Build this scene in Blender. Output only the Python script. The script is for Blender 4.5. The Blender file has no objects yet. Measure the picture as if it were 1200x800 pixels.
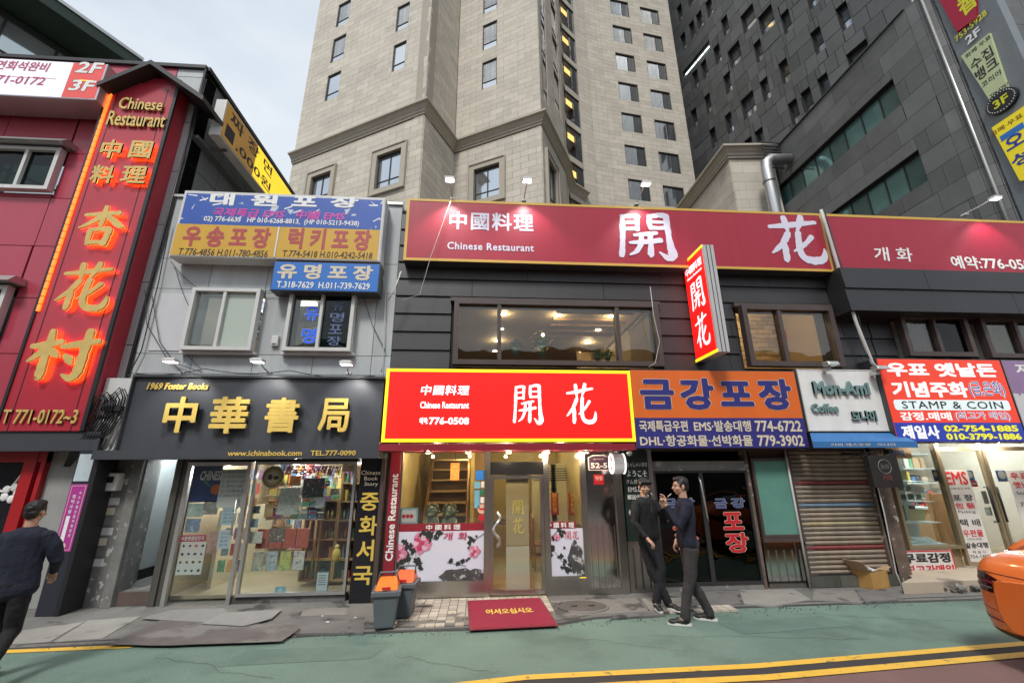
import bpy, bmesh, math, random
from mathutils import Vector, Matrix, noise
random.seed(7)
S = bpy.context.scene
COL = S.collection
V3 = Vector
rad = math.radians

# ------------------------------------------------------------------ camera, sky, sun, exposure
CAMH = 1.85
PITCH, YAW, ROLL, FPX = rad(16.8), rad(4.2), rad(-.39), 500.0
_f = V3((math.sin(YAW) * math.cos(PITCH), math.cos(YAW) * math.cos(PITCH), math.sin(PITCH)))
_r0 = V3((math.cos(YAW), -math.sin(YAW), 0)); _u0 = _r0.cross(_f)
_r = _r0 * math.cos(ROLL) + _u0 * math.sin(ROLL); _u = -_r0 * math.sin(ROLL) + _u0 * math.cos(ROLL)
cd = bpy.data.cameras.new('camera'); cam = bpy.data.objects.new('camera', cd); COL.objects.link(cam)
cam.matrix_world = Matrix(((_r.x, _u.x, -_f.x, 0), (_r.y, _u.y, -_f.y, 0), (_r.z, _u.z, -_f.z, CAMH), (0, 0, 0, 1)))
cd.sensor_width = 36; cd.lens = 36 * FPX / 1200; cd.clip_start = .05; cd.clip_end = 2000
S.camera = cam
def ray(px, py): return _r * ((px - 600) / FPX) - _u * ((py - 400) / FPX) + _f

SUN_EL, SUN_AZ = rad(52), rad(200)
W = bpy.data.worlds.new('World'); S.world = W; W.use_nodes = True
nt = W.node_tree; N = nt.nodes; Lk = nt.links
bg = N['Background']; bg.inputs[1].default_value = .1
sky = N.new('ShaderNodeTexSky'); sky.sky_type = 'NISHITA'; sky.sun_disc = False
sky.sun_elevation = SUN_EL; sky.sun_rotation = SUN_AZ; sky.dust_density = 3
tc = N.new('ShaderNodeTexCoord'); nz = N.new('ShaderNodeTexNoise'); nz.inputs['Scale'].default_value = 1.7
nz.inputs['Detail'].default_value = 5; nz.inputs['Roughness'].default_value = .5
mpg = N.new('ShaderNodeMapping'); mpg.inputs['Scale'].default_value = (1, 1, 2.2)
Lk.new(tc.outputs['Generated'], mpg.inputs[0]); Lk.new(mpg.outputs[0], nz.inputs[0])
cr = N.new('ShaderNodeValToRGB'); cr.color_ramp.elements[0].position = .32; cr.color_ramp.elements[1].position = .68
cr.color_ramp.elements[0].color = (3.6, 4.25, 5.0, 1); cr.color_ramp.elements[1].color = (6.2, 6.5, 6.7, 1)
Lk.new(nz.outputs[0], cr.inputs[0])
mx = N.new('ShaderNodeMix'); mx.data_type = 'RGBA'; mx.inputs[0].default_value = .88
Lk.new(sky.outputs[0], mx.inputs[6]); Lk.new(cr.outputs[0], mx.inputs[7]); Lk.new(mx.outputs[2], bg.inputs[0])
sl = bpy.data.lights.new('sun', 'SUN'); sl.energy = 1.5; sl.angle = rad(11); sl.color = (1, .97, .92)
so = bpy.data.objects.new('sun', sl); COL.objects.link(so)
so.rotation_euler = (math.pi / 2 - SUN_EL, 0, -SUN_AZ + math.pi)
so.rotation_euler = V3((-math.sin(SUN_AZ) * math.cos(SUN_EL), -math.cos(SUN_AZ) * math.cos(SUN_EL), -math.sin(SUN_EL))).to_track_quat('-Z', 'Y').to_euler()
S.view_settings.view_transform = 'Standard'; S.view_settings.look = 'None'
S.view_settings.exposure = .70; S.view_settings.gamma = 1
S.cycles.use_denoising = True; S.cycles.max_bounces = 7; S.cycles.diffuse_bounces = 3; S.cycles.glossy_bounces = 4
S.cycles.transparent_max_bounces = 12; S.cycles.sample_clamp_indirect = 4; S.cycles.sample_clamp_direct = 0
S.cycles.caustics_reflective = False; S.cycles.caustics_refractive = False

# ------------------------------------------------------------------ materials
_mats = {}
def mat(name, col, rough=.6, metal=0, var=.08, scale=3, bump=0, emit=0, ecol=None, streak=0, rnd=0, spots=None, bscale=None, spec=.5, coat=0, fine=0):
    """spots=(colour, scale, threshold 0..1, softness) blotches of wear or dirt"""
    if name in _mats: return _mats[name]
    m = bpy.data.materials.new(name); m.use_nodes = True; _mats[name] = m
    t = m.node_tree; n = t.nodes; l = t.links; b = n['Principled BSDF']
    b.inputs['Roughness'].default_value = rough; b.inputs['Metallic'].default_value = metal
    b.inputs['Specular IOR Level'].default_value = spec
    if coat: b.inputs['Coat Weight'].default_value = coat; b.inputs['Coat Roughness'].default_value = .08
    c4 = (*col, 1)
    b.inputs['Base Color'].default_value = c4
    if emit:
        b.inputs['Emission Color'].default_value = (*(ecol or col), 1); b.inputs['Emission Strength'].default_value = emit
    if not (var or bump or streak or rnd or spots): return m
    g = n.new('ShaderNodeNewGeometry'); pos = g.outputs['Position']
    def nzn(sc, src=pos, det=4, sv=None):
        if sv:
            mp = n.new('ShaderNodeMapping'); mp.inputs['Scale'].default_value = sv; l.new(src, mp.inputs[0]); src = mp.outputs[0]
        q = n.new('ShaderNodeTexNoise'); q.inputs['Scale'].default_value = sc; q.inputs['Detail'].default_value = det
        q.inputs['Roughness'].default_value = .6; l.new(src, q.inputs[0]); return q.outputs[0]
    def mth(op, a, b2, c2=None):
        q = n.new('ShaderNodeMath'); q.operation = op
        for i, x in enumerate((a, b2, c2)):
            if x is None: continue
            if isinstance(x, (int, float)): q.inputs[i].default_value = x
            else: l.new(x, q.inputs[i])
        return q.outputs[0]
    f = None
    if var: f = mth('MULTIPLY_ADD', nzn(scale), 4 * var, 1 - 2 * var)
    if fine: 
        k = mth('MULTIPLY_ADD', nzn(max(scale * 25, 70), det=2), 4 * fine, 1 - 2 * fine); f = mth('MULTIPLY', f, k) if f else k
    if rnd:
        oi = n.new('ShaderNodeObjectInfo')
        k = mth('FRACT', mth('ADD', oi.outputs['Random'], g.outputs['Random Per Island']), 0)
        k = mth('MULTIPLY_ADD', k, 2 * rnd, 1 - rnd); f = mth('MULTIPLY', f, k) if f else k
    if streak:
        k = mth('MULTIPLY_ADD', nzn(1, sv=(6, 6, .35), det=5), 3.2 * streak, 1 - 1.9 * streak); f = mth('MULTIPLY', f, k) if f else k
    cs = None
    if f is not None:
        f = mth('MAXIMUM', f, .05)
        vm = n.new('ShaderNodeVectorMath'); vm.operation = 'SCALE'; vm.inputs[0].default_value = col; l.new(f, vm.inputs['Scale'])
        cs = vm.outputs[0]
    if spots:
        sc, ss, th, sf = spots
        k = nzn(ss, det=6)
        mr = n.new('ShaderNodeMapRange'); mr.inputs['From Min'].default_value = th; mr.inputs['From Max'].default_value = th + sf
        l.new(k, mr.inputs[0])
        q = n.new('ShaderNodeMix'); q.data_type = 'RGBA'; l.new(mr.outputs[0], q.inputs[0])
        if cs: l.new(cs, q.inputs[6])
        else: q.inputs[6].default_value = c4
        q.inputs[7].default_value = (*sc, 1); cs = q.outputs[2]
    if cs: l.new(cs, b.inputs['Base Color'])
    if emit and cs and ecol is None: l.new(cs, b.inputs['Emission Color'])
    if bump:
        bp = n.new('ShaderNodeBump'); bp.inputs['Strength'].default_value = min(1, bump * 10); bp.inputs['Distance'].default_value = .02
        l.new(nzn(bscale or scale * 6, det=5), bp.inputs['Height']); l.new(bp.outputs[0], b.inputs['Normal'])
    return m

def glass(name, tint=(.9, .92, .9), refl=1.0, rough=.0, base=.04, body=None, bodyfac=0, wob=0.0):
    """thin pane: reflects by Fresnel, lets the rest through; body = a film or grime seen on the pane"""
    if name in _mats: return _mats[name]
    m = bpy.data.materials.new(name); m.use_nodes = True; _mats[name] = m
    t = m.node_tree; n = t.nodes; l = t.links; n.remove(n['Principled BSDF'])
    tr = n.new('ShaderNodeBsdfTransparent'); tr.inputs[0].default_value = (*tint, 1)
    gl = n.new('ShaderNodeBsdfGlossy'); gl.inputs['Roughness'].default_value = rough
    src = tr.outputs[0]
    if body:
        df = n.new('ShaderNodeBsdfDiffuse'); df.inputs[0].default_value = (*body, 1)
        mm = n.new('ShaderNodeMixShader'); mm.inputs[0].default_value = bodyfac; l.new(src, mm.inputs[1]); l.new(df.outputs[0], mm.inputs[2]); src = mm.outputs[0]
    lw = n.new('ShaderNodeFresnel'); lw.inputs[0].default_value = 1.45
    gb = n.new('ShaderNodeNewGeometry'); im = n.new('ShaderNodeMath'); im.operation = 'MULTIPLY_ADD'
    im.inputs[1].default_value = 1 / 1.45 - 1.45; im.inputs[2].default_value = 1.45   # same reflectance on both faces of the pane
    l.new(gb.outputs['Backfacing'], im.inputs[0]); l.new(im.outputs[0], lw.inputs[0])
    mt = n.new('ShaderNodeMath'); mt.operation = 'MULTIPLY_ADD'; mt.inputs[1].default_value = refl; mt.inputs[2].default_value = base
    mt.use_clamp = True; l.new(lw.outputs[0], mt.inputs[0])
    mm = n.new('ShaderNodeMixShader'); l.new(mt.outputs[0], mm.inputs[0]); l.new(src, mm.inputs[1]); l.new(gl.outputs[0], mm.inputs[2])
    if wob:
        g = n.new('ShaderNodeNewGeometry'); q = n.new('ShaderNodeTexNoise'); q.inputs['Scale'].default_value = 1.2; l.new(g.outputs['Position'], q.inputs[0])
        bp = n.new('ShaderNodeBump'); bp.inputs['Strength'].default_value = wob; bp.inputs['Distance'].default_value = .05
        l.new(q.outputs[0], bp.inputs['Height']); l.new(bp.outputs[0], gl.inputs['Normal'])
    l.new(mm.outputs[0], n['Material Output'].inputs[0]); return m

# ------------------------------------------------------------------ objects, things, parts
WM = {}
def _rel(o, parent, M):
    o.matrix_basis = (WM[parent.name].inverted() @ M) if parent else M
    if parent: o.parent = parent
    WM[o.name] = M
def _flat(o): return o
def tag(o, label=None, cat=None, group=None, kind=None):
    if label: o['label'] = label
    if cat: o['category'] = cat
    if group: o['group'] = group
    if kind: o['kind'] = kind
    return o
def thing(name, label, cat, loc=(0, 0, 0), group=None):
    o = bpy.data.objects.new(name, None); COL.objects.link(o); o.empty_display_size = .2
    _rel(o, None, Matrix.Translation(V3(loc))); return tag(o, label, cat, group)
def inst(name, me, parent, M):
    o = bpy.data.objects.new(name, me); COL.objects.link(o); _rel(o, parent, M); return o

class Fr:
    """a flat working frame: U to the right, V up, N towards the viewer; d is the distance out along N"""
    def __init__(s, O, U=(1, 0, 0), V=(0, 0, 1)):
        s.O = V3(O); s.U = V3(U).normalized(); s.V = V3(V).normalized(); s.N = s.U.cross(s.V)
    def P(s, u, v, d=0): return s.O + s.U * u + s.V * v + s.N * d
    def M(s, u=0, v=0, d=0):
        p = s.P(u, v, d); return Matrix(((s.U.x, -s.N.x, s.V.x, p.x), (s.U.y, -s.N.y, s.V.y, p.y), (s.U.z, -s.N.z, s.V.z, p.z), (0, 0, 0, 1)))
    def uv(s, px, py, d=0):
        r = ray(px, py); o = s.O + s.N * d; c = V3((0, 0, CAMH))
        t = (o - c).dot(s.N) / r.dot(s.N); p = c + r * t - s.O
        return p.dot(s.U), p.dot(s.V)
    def R(s, xl, xr, yt, yb, d=0):
        ym = (yt + yb) / 2; xm = (xl + xr) / 2
        return (s.uv(xl, ym, d)[0], s.uv(xr, ym, d)[0], s.uv(xm, yb, d)[1], s.uv(xm, yt, d)[1])

class MB:
    def __init__(s): s.v = []; s.f = []; s.sm = set()
    def quad(s, a, b, c, d): i = len(s.v); s.v += [V3(a), V3(b), V3(c), V3(d)]; s.f.append((i, i + 1, i + 2, i + 3)); return s
    def pts8(s, p):   # p: 4 back (ccw seen from the front), 4 front
        i = len(s.v); s.v += [V3(q) for q in p]
        for f in ((4, 5, 6, 7), (1, 0, 3, 2), (0, 1, 5, 4), (1, 2, 6, 5), (2, 3, 7, 6), (3, 0, 4, 7)): s.f.append(tuple(i + k for k in f))
        return s
    def box(s, x0, x1, y0, y1, z0, z1): return s.pts8([(x0, y1, z0), (x1, y1, z0), (x1, y1, z1), (x0, y1, z1), (x0, y0, z0), (x1, y0, z0), (x1, y0, z1), (x0, y0, z1)])
    def fbox(s, fr, u0, u1, v0, v1, d0, d1, top=None):
        t = d1 if top is None else top
        return s.pts8([fr.P(u0, v0, d0), fr.P(u1, v0, d0), fr.P(u1, v1, d0), fr.P(u0, v1, d0), fr.P(u0, v0, d1), fr.P(u1, v0, d1), fr.P(u1, v1, t), fr.P(u0, v1, t)])
    def tube(s, pts, r, n=8, cap=True):
        pts = [V3(p) for p in pts]; rs = r if isinstance(r, (list, tuple)) else [r] * len(pts); i0 = len(s.v); up = None
        for k, p in enumerate(pts):
            t = (pts[min(k + 1, len(pts) - 1)] - pts[max(k - 1, 0)]).normalized()
            if up is None: up = V3((0, 0, 1)) if abs(t.z) < .9 else V3((0, 1, 0))
            a = t.cross(up).normalized(); b = a.cross(t).normalized(); up = b
            for j in range(n):
                an = 2 * math.pi * j / n; s.v.append(p + (a * math.cos(an) + b * math.sin(an)) * rs[k])
        for k in range(len(pts) - 1):
            for j in range(n):
                q = i0 + k * n; s.sm.add(len(s.f)); s.f.append((q + j, q + n + j, q + n + (j + 1) % n, q + (j + 1) % n))
        if cap:
            s.f.append(tuple(i0 + j for j in range(n))); q = i0 + (len(pts) - 1) * n; s.f.append(tuple(q + n - 1 - j for j in range(n)))
        return s
    def disc(s, c, nrm, r, h=.01, n=16):
        c = V3(c); nrm = V3(nrm).normalized(); return s.tube([c, c + nrm * h], r, n)
    def ball(s, c, rx, ry=None, rz=None, n=10, m=7, rot=None):
        ry = ry or rx; rz = rz or rx; i0 = len(s.v); c = V3(c)
        for a in range(m + 1):
            th = math.pi * a / m
            for b in range(n):
                ph = 2 * math.pi * b / n; q = V3((rx * math.sin(th) * math.cos(ph), ry * math.sin(th) * math.sin(ph), rz * math.cos(th)))
                if rot: q = rot @ q
                s.v.append(c + q)
        for a in range(m):
            for b in range(n):
                s.sm.add(len(s.f)); s.f.append((i0 + a * n + b, i0 + (a + 1) * n + b, i0 + (a + 1) * n + (b + 1) % n, i0 + a * n + (b + 1) % n))
        return s
    def prism(s, poly, fn, d0, d1):    # poly of (u,v), fn(u,v,d)
        i = len(s.v); n = len(poly); s.v += [fn(u, v, d0) for u, v in poly] + [fn(u, v, d1) for u, v in poly]
        s.f.append(tuple(i + n + k for k in range(n))); s.f.append(tuple(i + n - 1 - k for k in range(n)))
        for k in range(n): s.f.append((i + k, i + (k + 1) % n, i + n + (k + 1) % n, i + n + k))
        return s
    def add(s, verts, faces): i = len(s.v); s.v += verts; s.f += [tuple(i + k for k in f) for f in faces]; return s
    def mesh(s, name, m, org=None, smooth=False):
        me = bpy.data.meshes.new(name); o = org or V3((0, 0, 0))
        me.from_pydata([v - o for v in s.v], [], s.f)
        if smooth or s.sm:
            me.polygons.foreach_set('use_smooth', [(smooth or k in s.sm) for k in range(len(s.f))])
        if m: me.materials.append(m)
        me.update(); return me
    def build(s, name, m, parent=None, label=None, cat=None, group=None, kind=None, smooth=False, bev=0, low=True):
        xs = [v.x for v in s.v]; ys = [v.y for v in s.v]; zs = [v.z for v in s.v]
        org = V3(((min(xs) + max(xs)) / 2, (min(ys) + max(ys)) / 2, min(zs)))
        o = bpy.data.objects.new(name, s.mesh(name, m, org, smooth)); COL.objects.link(o); _rel(o, parent, Matrix.Translation(org))
        if bev:
            b = o.modifiers.new('bevel', 'BEVEL'); b.width = bev; b.segments = 2; b.limit_method = 'ANGLE'
        return tag(o, label, cat, group, kind)
def FB(fr, u0, u1, v0, v1, d0, d1, top=None): return MB().fbox(fr, u0, u1, v0, v1, d0, d1, top)

def cells(u0, u1, v0, v1, holes):
    us = sorted({u0, u1, *[min(max(h[k], u0), u1) for h in holes for k in (0, 1)]})
    vs = sorted({v0, v1, *[min(max(h[k], v0), v1) for h in holes for k in (2, 3)]})
    out = []
    for i in range(len(us) - 1):
        run = None
        for j in range(len(vs) - 1):
            cu, cv = (us[i] + us[i + 1]) / 2, (vs[j] + vs[j + 1]) / 2
            if us[i + 1] - us[i] < 1e-4 or vs[j + 1] - vs[j] < 1e-4: continue
            if any(h[0] < cu < h[1] and h[2] < cv < h[3] for h in holes):
                if run: out.append(run); run = None
            else: run = (run[0], run[1], run[2], vs[j + 1]) if run else (us[i], us[i + 1], vs[j], vs[j + 1])
        if run: out.append(run)
    return out
def wall(fr, u0, u1, v0, v1, holes, d0, d1, name, m, parent, mb=None, **k):
    b = mb or MB()
    for c in cells(u0, u1, v0, v1, holes): b.fbox(fr, *c, d0, d1)
    return b if mb else b.build(name, m, parent, **k)
_tc = {}
def cladding(fr, u0, u1, v0, v1, holes, tw, th, name, m, parent, d=0, t=.03, gap=.012, bond=.5, lap=0, limit=300, jit=0, rows=None, irregular=0, stuff=False, keep=None):
    """tiles / boards laid in courses round the openings: the ones that show largest are parts, the rest one part"""
    T = []; v = v0; r = 0
    rws = rows or []
    if not rws:
        while v < v1 - .02: rws.append((v, min(v + th, v1))); v += th
    for r, (a, b) in enumerate(rws):
        u = u0 - (tw * bond if r % 2 else 0) - (random.random() * tw * irregular)
        while u < u1 - .01:
            w = tw * (1 + random.uniform(-1, 1) * irregular); x0, x1 = max(u, u0), min(u + w, u1); u += w
            if x1 - x0 < .03: continue
            hs = [h for h in holes if h[0] < x1 and h[1] > x0 and h[2] < b and h[3] > a]
            for c in (cells(x0, x1, a, b, hs) if hs else [(x0, x1, a, b)]):
                if c[1] - c[0] > gap * 2.5 and c[3] - c[2] > gap * 2.5: T.append(c)
    cp = V3((0, 0, CAMH))
    def size(c):
        p = fr.P((c[0] + c[1]) / 2, (c[2] + c[3]) / 2, d) - cp
        vis = 1
        z = p.dot(_f)
        if z <= 0: vis = .001
        else:
            X = abs(p.dot(_r) / z) * FPX; Y = abs(p.dot(_u) / z) * FPX
            if X > 640 or Y > 430: vis = .01
        return -vis * (c[1] - c[0]) * (c[3] - c[2]) * abs(p.normalized().dot(fr.N)) / p.length_squared
    T.sort(key=size)
    rest = MB()
    for i, c in enumerate(T):
        w, h = c[1] - c[0] - gap, c[3] - c[2] - gap; j = random.random() * jit
        if i < limit and not stuff:
            key = (round(w, 3), round(h, 3), t, lap, m.name, name)
            me = _tc.get(key)
            if me is None:
                b = MB(); hw, hh = w / 2, h / 2; tp = -(t - lap)
                b.pts8([(-hw, 0, -hh), (hw, 0, -hh), (hw, 0, hh), (-hw, 0, hh), (-hw, -t, -hh), (hw, -t, -hh), (hw, tp, hh), (-hw, tp, hh)])
                me = _tc[key] = b.mesh(name, m)
            inst(name, me, parent, fr.M((c[0] + c[1]) / 2, (c[2] + c[3]) / 2, d + j))
        else: rest.fbox(fr, c[0] + gap / 2, c[1] - gap / 2, c[2] + gap / 2, c[3] - gap / 2, d + j, d + t + j, d + t - lap + j)
    if rest.v: rest.build(name, m, parent, kind='stuff')

_wc = {}
def window(fr, u0, u1, v0, v1, d, fm, gm, parent, bars=(), hbars=(), fw=.05, dep=.08, name='window', pm=None, gd=None, pane='pane', label=None, slab=None):
    """a frame with its bars (part) and a pane for each light (sub-parts)"""
    w, h = u1 - u0, v1 - v0
    key = (round(w, 3), round(h, 3), tuple(bars), tuple(hbars), fw, dep, fm.name, gm.name, name, pm and tuple(x.name if x else '' for x in pm))
    if key not in _wc:
        b = MB()
        b.box(0, fw, -dep, 0, 0, h); b.box(w - fw, w, -dep, 0, 0, h)
        b.box(fw, w - fw, -dep, 0, 0, fw); b.box(fw, w - fw, -dep, 0, h - fw, h)
        xs = [fw] + [x for q in bars for x in (q * w - fw * .4, q * w + fw * .4)] + [w - fw]
        for q in bars: b.box(q * w - fw * .4, q * w + fw * .4, -dep + .01, 0, fw, h - fw)
        zs = [fw] + [x for q in hbars for x in (q * h - fw * .35, q * h + fw * .35)] + [h - fw]
        for q in hbars:
            for i in range(0, len(xs), 2): b.box(xs[i], xs[i + 1], -dep + .012, 0, q * h - fw * .35, q * h + fw * .35)
        ps = []
        k = 0
        for i in range(0, len(xs), 2):
            for j in range(0, len(zs), 2):
                q = MB(); a, c, e, g = xs[i], xs[i + 1], zs[j], zs[j + 1]; y = -dep * .4
                q.box(-(c - a) / 2, (c - a) / 2, y - .004, y + .004, 0, g - e)
                mm = gm
                if pm and pm[k % len(pm)]: mm = pm[k % len(pm)]
                ps.append((q.mesh(pane, mm), (a + c) / 2, e)); k += 1
        _wc[key] = (b.mesh(name, fm), ps)
    me, ps = _wc[key]
    M = fr.M(u0, v0, d)
    o = inst(name, me, parent, M)
    if label: o['label'] = label
    for pme, x, z in ps: inst(pane, pme, o, M @ Matrix.Translation((x, 0, z)))
    return o

# ------------------------------------------------------------------ writing
_gl = {}
def glyphs(s, bold=0, shear=0, sp=1, res=2):
    """outline triangles of a string; heavier weights are built from copies shifted a little round the stroke"""
    bold = bold * .74; k = (s, bold, shear, sp, res)
    if k in _gl: return _gl[k]
    off = 0
    c = bpy.data.curves.new('t', 'FONT'); c.body = s; c.resolution_u = res; c.offset = off; c.shear = shear
    c.space_character = sp; c.align_x = 'CENTER'
    o = bpy.data.objects.new('t', c); COL.objects.link(o)
    dg = bpy.context.evaluated_depsgraph_get(); me = bpy.data.meshes.new_from_object(o.evaluated_get(dg))
    v1 = [(v.co.x, v.co.y) for v in me.vertices]; f1 = [tuple(p.vertices) for p in me.polygons]
    COL.objects.unlink(o); bpy.data.objects.remove(o); bpy.data.curves.remove(c); bpy.data.meshes.remove(me)
    vs, fs = [], []; r = bold - off
    sh = [(0, 0)] + ([(r * math.cos(a), r * math.sin(a)) for a in [math.pi / 4 * (q + .5) for q in range(8)]] if r > .002 else [])
    for L, (dx, dy) in enumerate(sh):
        n = len(vs); vs += [(x + dx, y + dy, L) for x, y in v1]; fs += [tuple(i + n for i in f) for f in f1]
    _gl[k] = (vs, fs); return vs, fs
def text(s, fr, box, d, m, parent, bold=.012, shear=0, ext=0, sp=1, name='lettering', rot=0, keepw=False, back=None, label=None, ref=None, grow=0):
    """flat or raised lettering fitted to box=(u0,u1,v0,v1); ref = unbold string bounds so that outlines line up"""
    vs, fs = glyphs(s, bold, shear, sp)
    rv = glyphs(s, ref, shear, sp)[0] if ref is not None else vs
    u0, u1, v0, v1 = box
    x0, x1 = min(v[0] for v in rv), max(v[0] for v in rv); y0, y1 = min(v[1] for v in rv), max(v[1] for v in rv)
    def mp(x, y):
        a, b = (x - x0) / (x1 - x0), (y - y0) / (y1 - y0)
        if rot == 90: a, b = 1 - b, a     # reads upwards
        if rot == 180: a, b = 1 - a, 1 - b
        return u0 + a * (u1 - u0), v0 + b * (v1 - v0)
    P = [mp(v[0], v[1]) for v in vs]; LY = [v[2] * .00022 for v in vs]
    b = MB()
    b.add([fr.P(x, y, d + ext + l) for (x, y), l in zip(P, LY)], fs)
    if ext:
        ed = {}
        for f in fs:
            for i in range(len(f)):
                e = (f[i], f[(i + 1) % len(f)]); ed[e] = 1
        n = len(P); b.v += [fr.P(x, y, d) for x, y in P]
        for (p, q) in ed:
            if (q, p) not in ed: b.f.append((q, p, n + p, n + q))
    return b.build(name, m, parent, label=label)
# strokes of the brush-written characters on a 100 x 100 grid: (points with half-widths)
BR = {
 '開': [[(14,92,3),(13,60,4.5),(11,30,4),(8,6,4.5)],[(14,90,4),(30,93,3.5),(40,92,4.5)],[(40,92,4.5),(39,74,3.5),(38,62,3.5)],[(16,77,2.5),(38,79,2.5)],[(14,63,3),(38,65,3)],
        [(60,94,3.5),(60,78,4),(61,66,3.5)],[(60,92,3.5),(76,96,4),(89,95,5)],[(89,95,5),(90,60,4.5),(91,30,5),(93,8,7),(84,3,5),(72,14,1.5)],[(62,80,2.5),(88,81,2.5)],[(62,67,3),(88,68,3)],
        [(32,50,2.5),(52,53,3.5),(70,56,3)],[(24,33,2.5),(50,36,4),(76,40,4)],[(44,52,4),(42,32,4),(34,16,3.5),(22,7,1.5)],[(59,53,4),(58,30,4),(57,10,5),(56,4,2)]],
 '花': [[(8,76,3),(35,79,4.5),(62,84,4.5),(90,88,3)],[(36,97,4.5),(37,80,4.5),(39,66,2)],[(66,99,5),(62,84,4.5),(55,68,2)],
        [(38,62,5),(28,44,4.5),(16,30,3.5),(5,20,1.5)],[(27,42,4),(28,26,5),(27,6,4.5),(27,2,2)],[(78,56,4),(66,42,3.5),(52,30,3),(42,24,1.2)],
        [(56,64,4.5),(54,44,5),(53,24,5),(60,9,5.5),(76,5,6),(90,9,5.5),(95,20,4),(95,30,1.5)]],
 '杏': [[(10,76,3.5),(45,80,5),(82,84,5)],[(50,99,4),(50,78,5.5),(49,58,5),(48,48,3)],[(46,78,5),(34,64,5),(18,52,4),(4,44,2)],[(54,80,4),(70,66,6),(86,54,7),(97,48,2)],
        [(30,40,5),(30,22,5),(31,5,4)],[(30,39,4.5),(52,42,5),(70,42,6)],[(70,42,6),(68,22,6),(65,6,6)],[(31,9,4.5),(66,10,4.5)]],
 '村': [[(4,66,3.5),(24,70,5),(44,76,4)],[(27,98,4),(27,70,5.5),(26,35,5.5),(26,6,5),(24,1,2)],[(25,68,4.5),(16,50,4.5),(4,36,2)],[(30,60,4),(38,52,5),(44,46,2)],
        [(48,66,3.5),(72,72,5),(98,78,4)],[(82,99,5),(81,70,6),(80,35,6),(78,12,6),(70,3,5),(58,10,1.5)],[(55,48,3),(62,40,5.5),(66,32,3)]],
}
def brush(ch, fr, box, d, m, parent, ext=.002, name='lettering', back=None, fat=1.0):
    u0, u1, v0, v1 = box; b = MB(); bk = MB(); rr = random.Random(ord(ch)); kk = (u1 - u0) / 100 * fat
    for i, st in enumerate(BR[ch]):
        # smooth the stroke
        p = [(u0 + x / 100 * (u1 - u0), v0 + y / 100 * (v1 - v0), w * kk) for x, y, w in st]
        q = []
        for a in range(len(p) - 1):
            p0, p1, p2, p3 = p[max(a - 1, 0)], p[a], p[a + 1], p[min(a + 2, len(p) - 1)]
            for t in (0, .25, .5, .75):
                q.append(tuple(.5 * (2 * p1[k] + (p2[k] - p0[k]) * t + (2 * p0[k] - 5 * p1[k] + 4 * p2[k] - p3[k]) * t * t + (3 * p1[k] - p0[k] - 3 * p2[k] + p3[k]) * t ** 3) for k in range(3)))
        q.append(p[-1]); L = []; R_ = []
        for a, (x, y, w) in enumerate(q):
            x1, y1, _ = q[min(a + 1, len(q) - 1)]; x0, y0, _ = q[max(a - 1, 0)]
            dx, dy = x1 - x0, y1 - y0; l = math.hypot(dx, dy) or 1; nx, ny = -dy / l, dx / l
            w1, w2 = abs(w) * rr.uniform(.85, 1.12), abs(w) * rr.uniform(.85, 1.12)
            L.append((x + nx * w1, y + ny * w1)); R_.append((x - nx * w2, y - ny * w2))
        def cap(pt, pt2, w):
            dx, dy = pt[0] - pt2[0], pt[1] - pt2[1]; l = math.hypot(dx, dy) or 1; dx, dy = dx / l * w, dy / l * w
            return [(pt[0] + dx * .75 + s * -dy * .6, pt[1] + dy * .75 + s * dx * .6) for s in (-1, 1)]
        e = ext + i * .0004
        c1 = cap(q[-1], q[-2], abs(q[-1][2])); c0 = cap(q[0], q[1], abs(q[0][2]))
        # ribbon quads (front) + rim
        rim = L + [c1[1], c1[0]] + R_[::-1] + [c0[1], c0[0]]
        def addrib(bb, dd, flip=False):
            n0 = len(bb.v)
            Ls = [((c0[0]))] + L + [c1[1]]; Rs = [c0[1]] + R_ + [c1[0]]
            bb.v += [fr.P(*z, dd) for z in Ls] + [fr.P(*z, dd) for z in Rs]; n = len(Ls)
            for a in range(n - 1):
                fc = (n0 + a, n0 + n + a, n0 + n + a + 1, n0 + a + 1)
                bb.f.append(fc[::-1] if flip else fc)
        addrib(b, d + e)
        n0 = len(b.v); n = len(rim)
        b.v += [fr.P(*z, d + e) for z in rim] + [fr.P(*z, d) for z in rim]
        if ext > .005:
            for a in range(n): b.f.append((n0 + a, n0 + (a + 1) % n, n0 + n + (a + 1) % n, n0 + n + a))
        if back: addrib(bk, d - .002 - i * .0003, True)
    o = b.build(name, m, parent)
    if back: bk.build('glow_strip', back, o)
    return o
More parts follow.
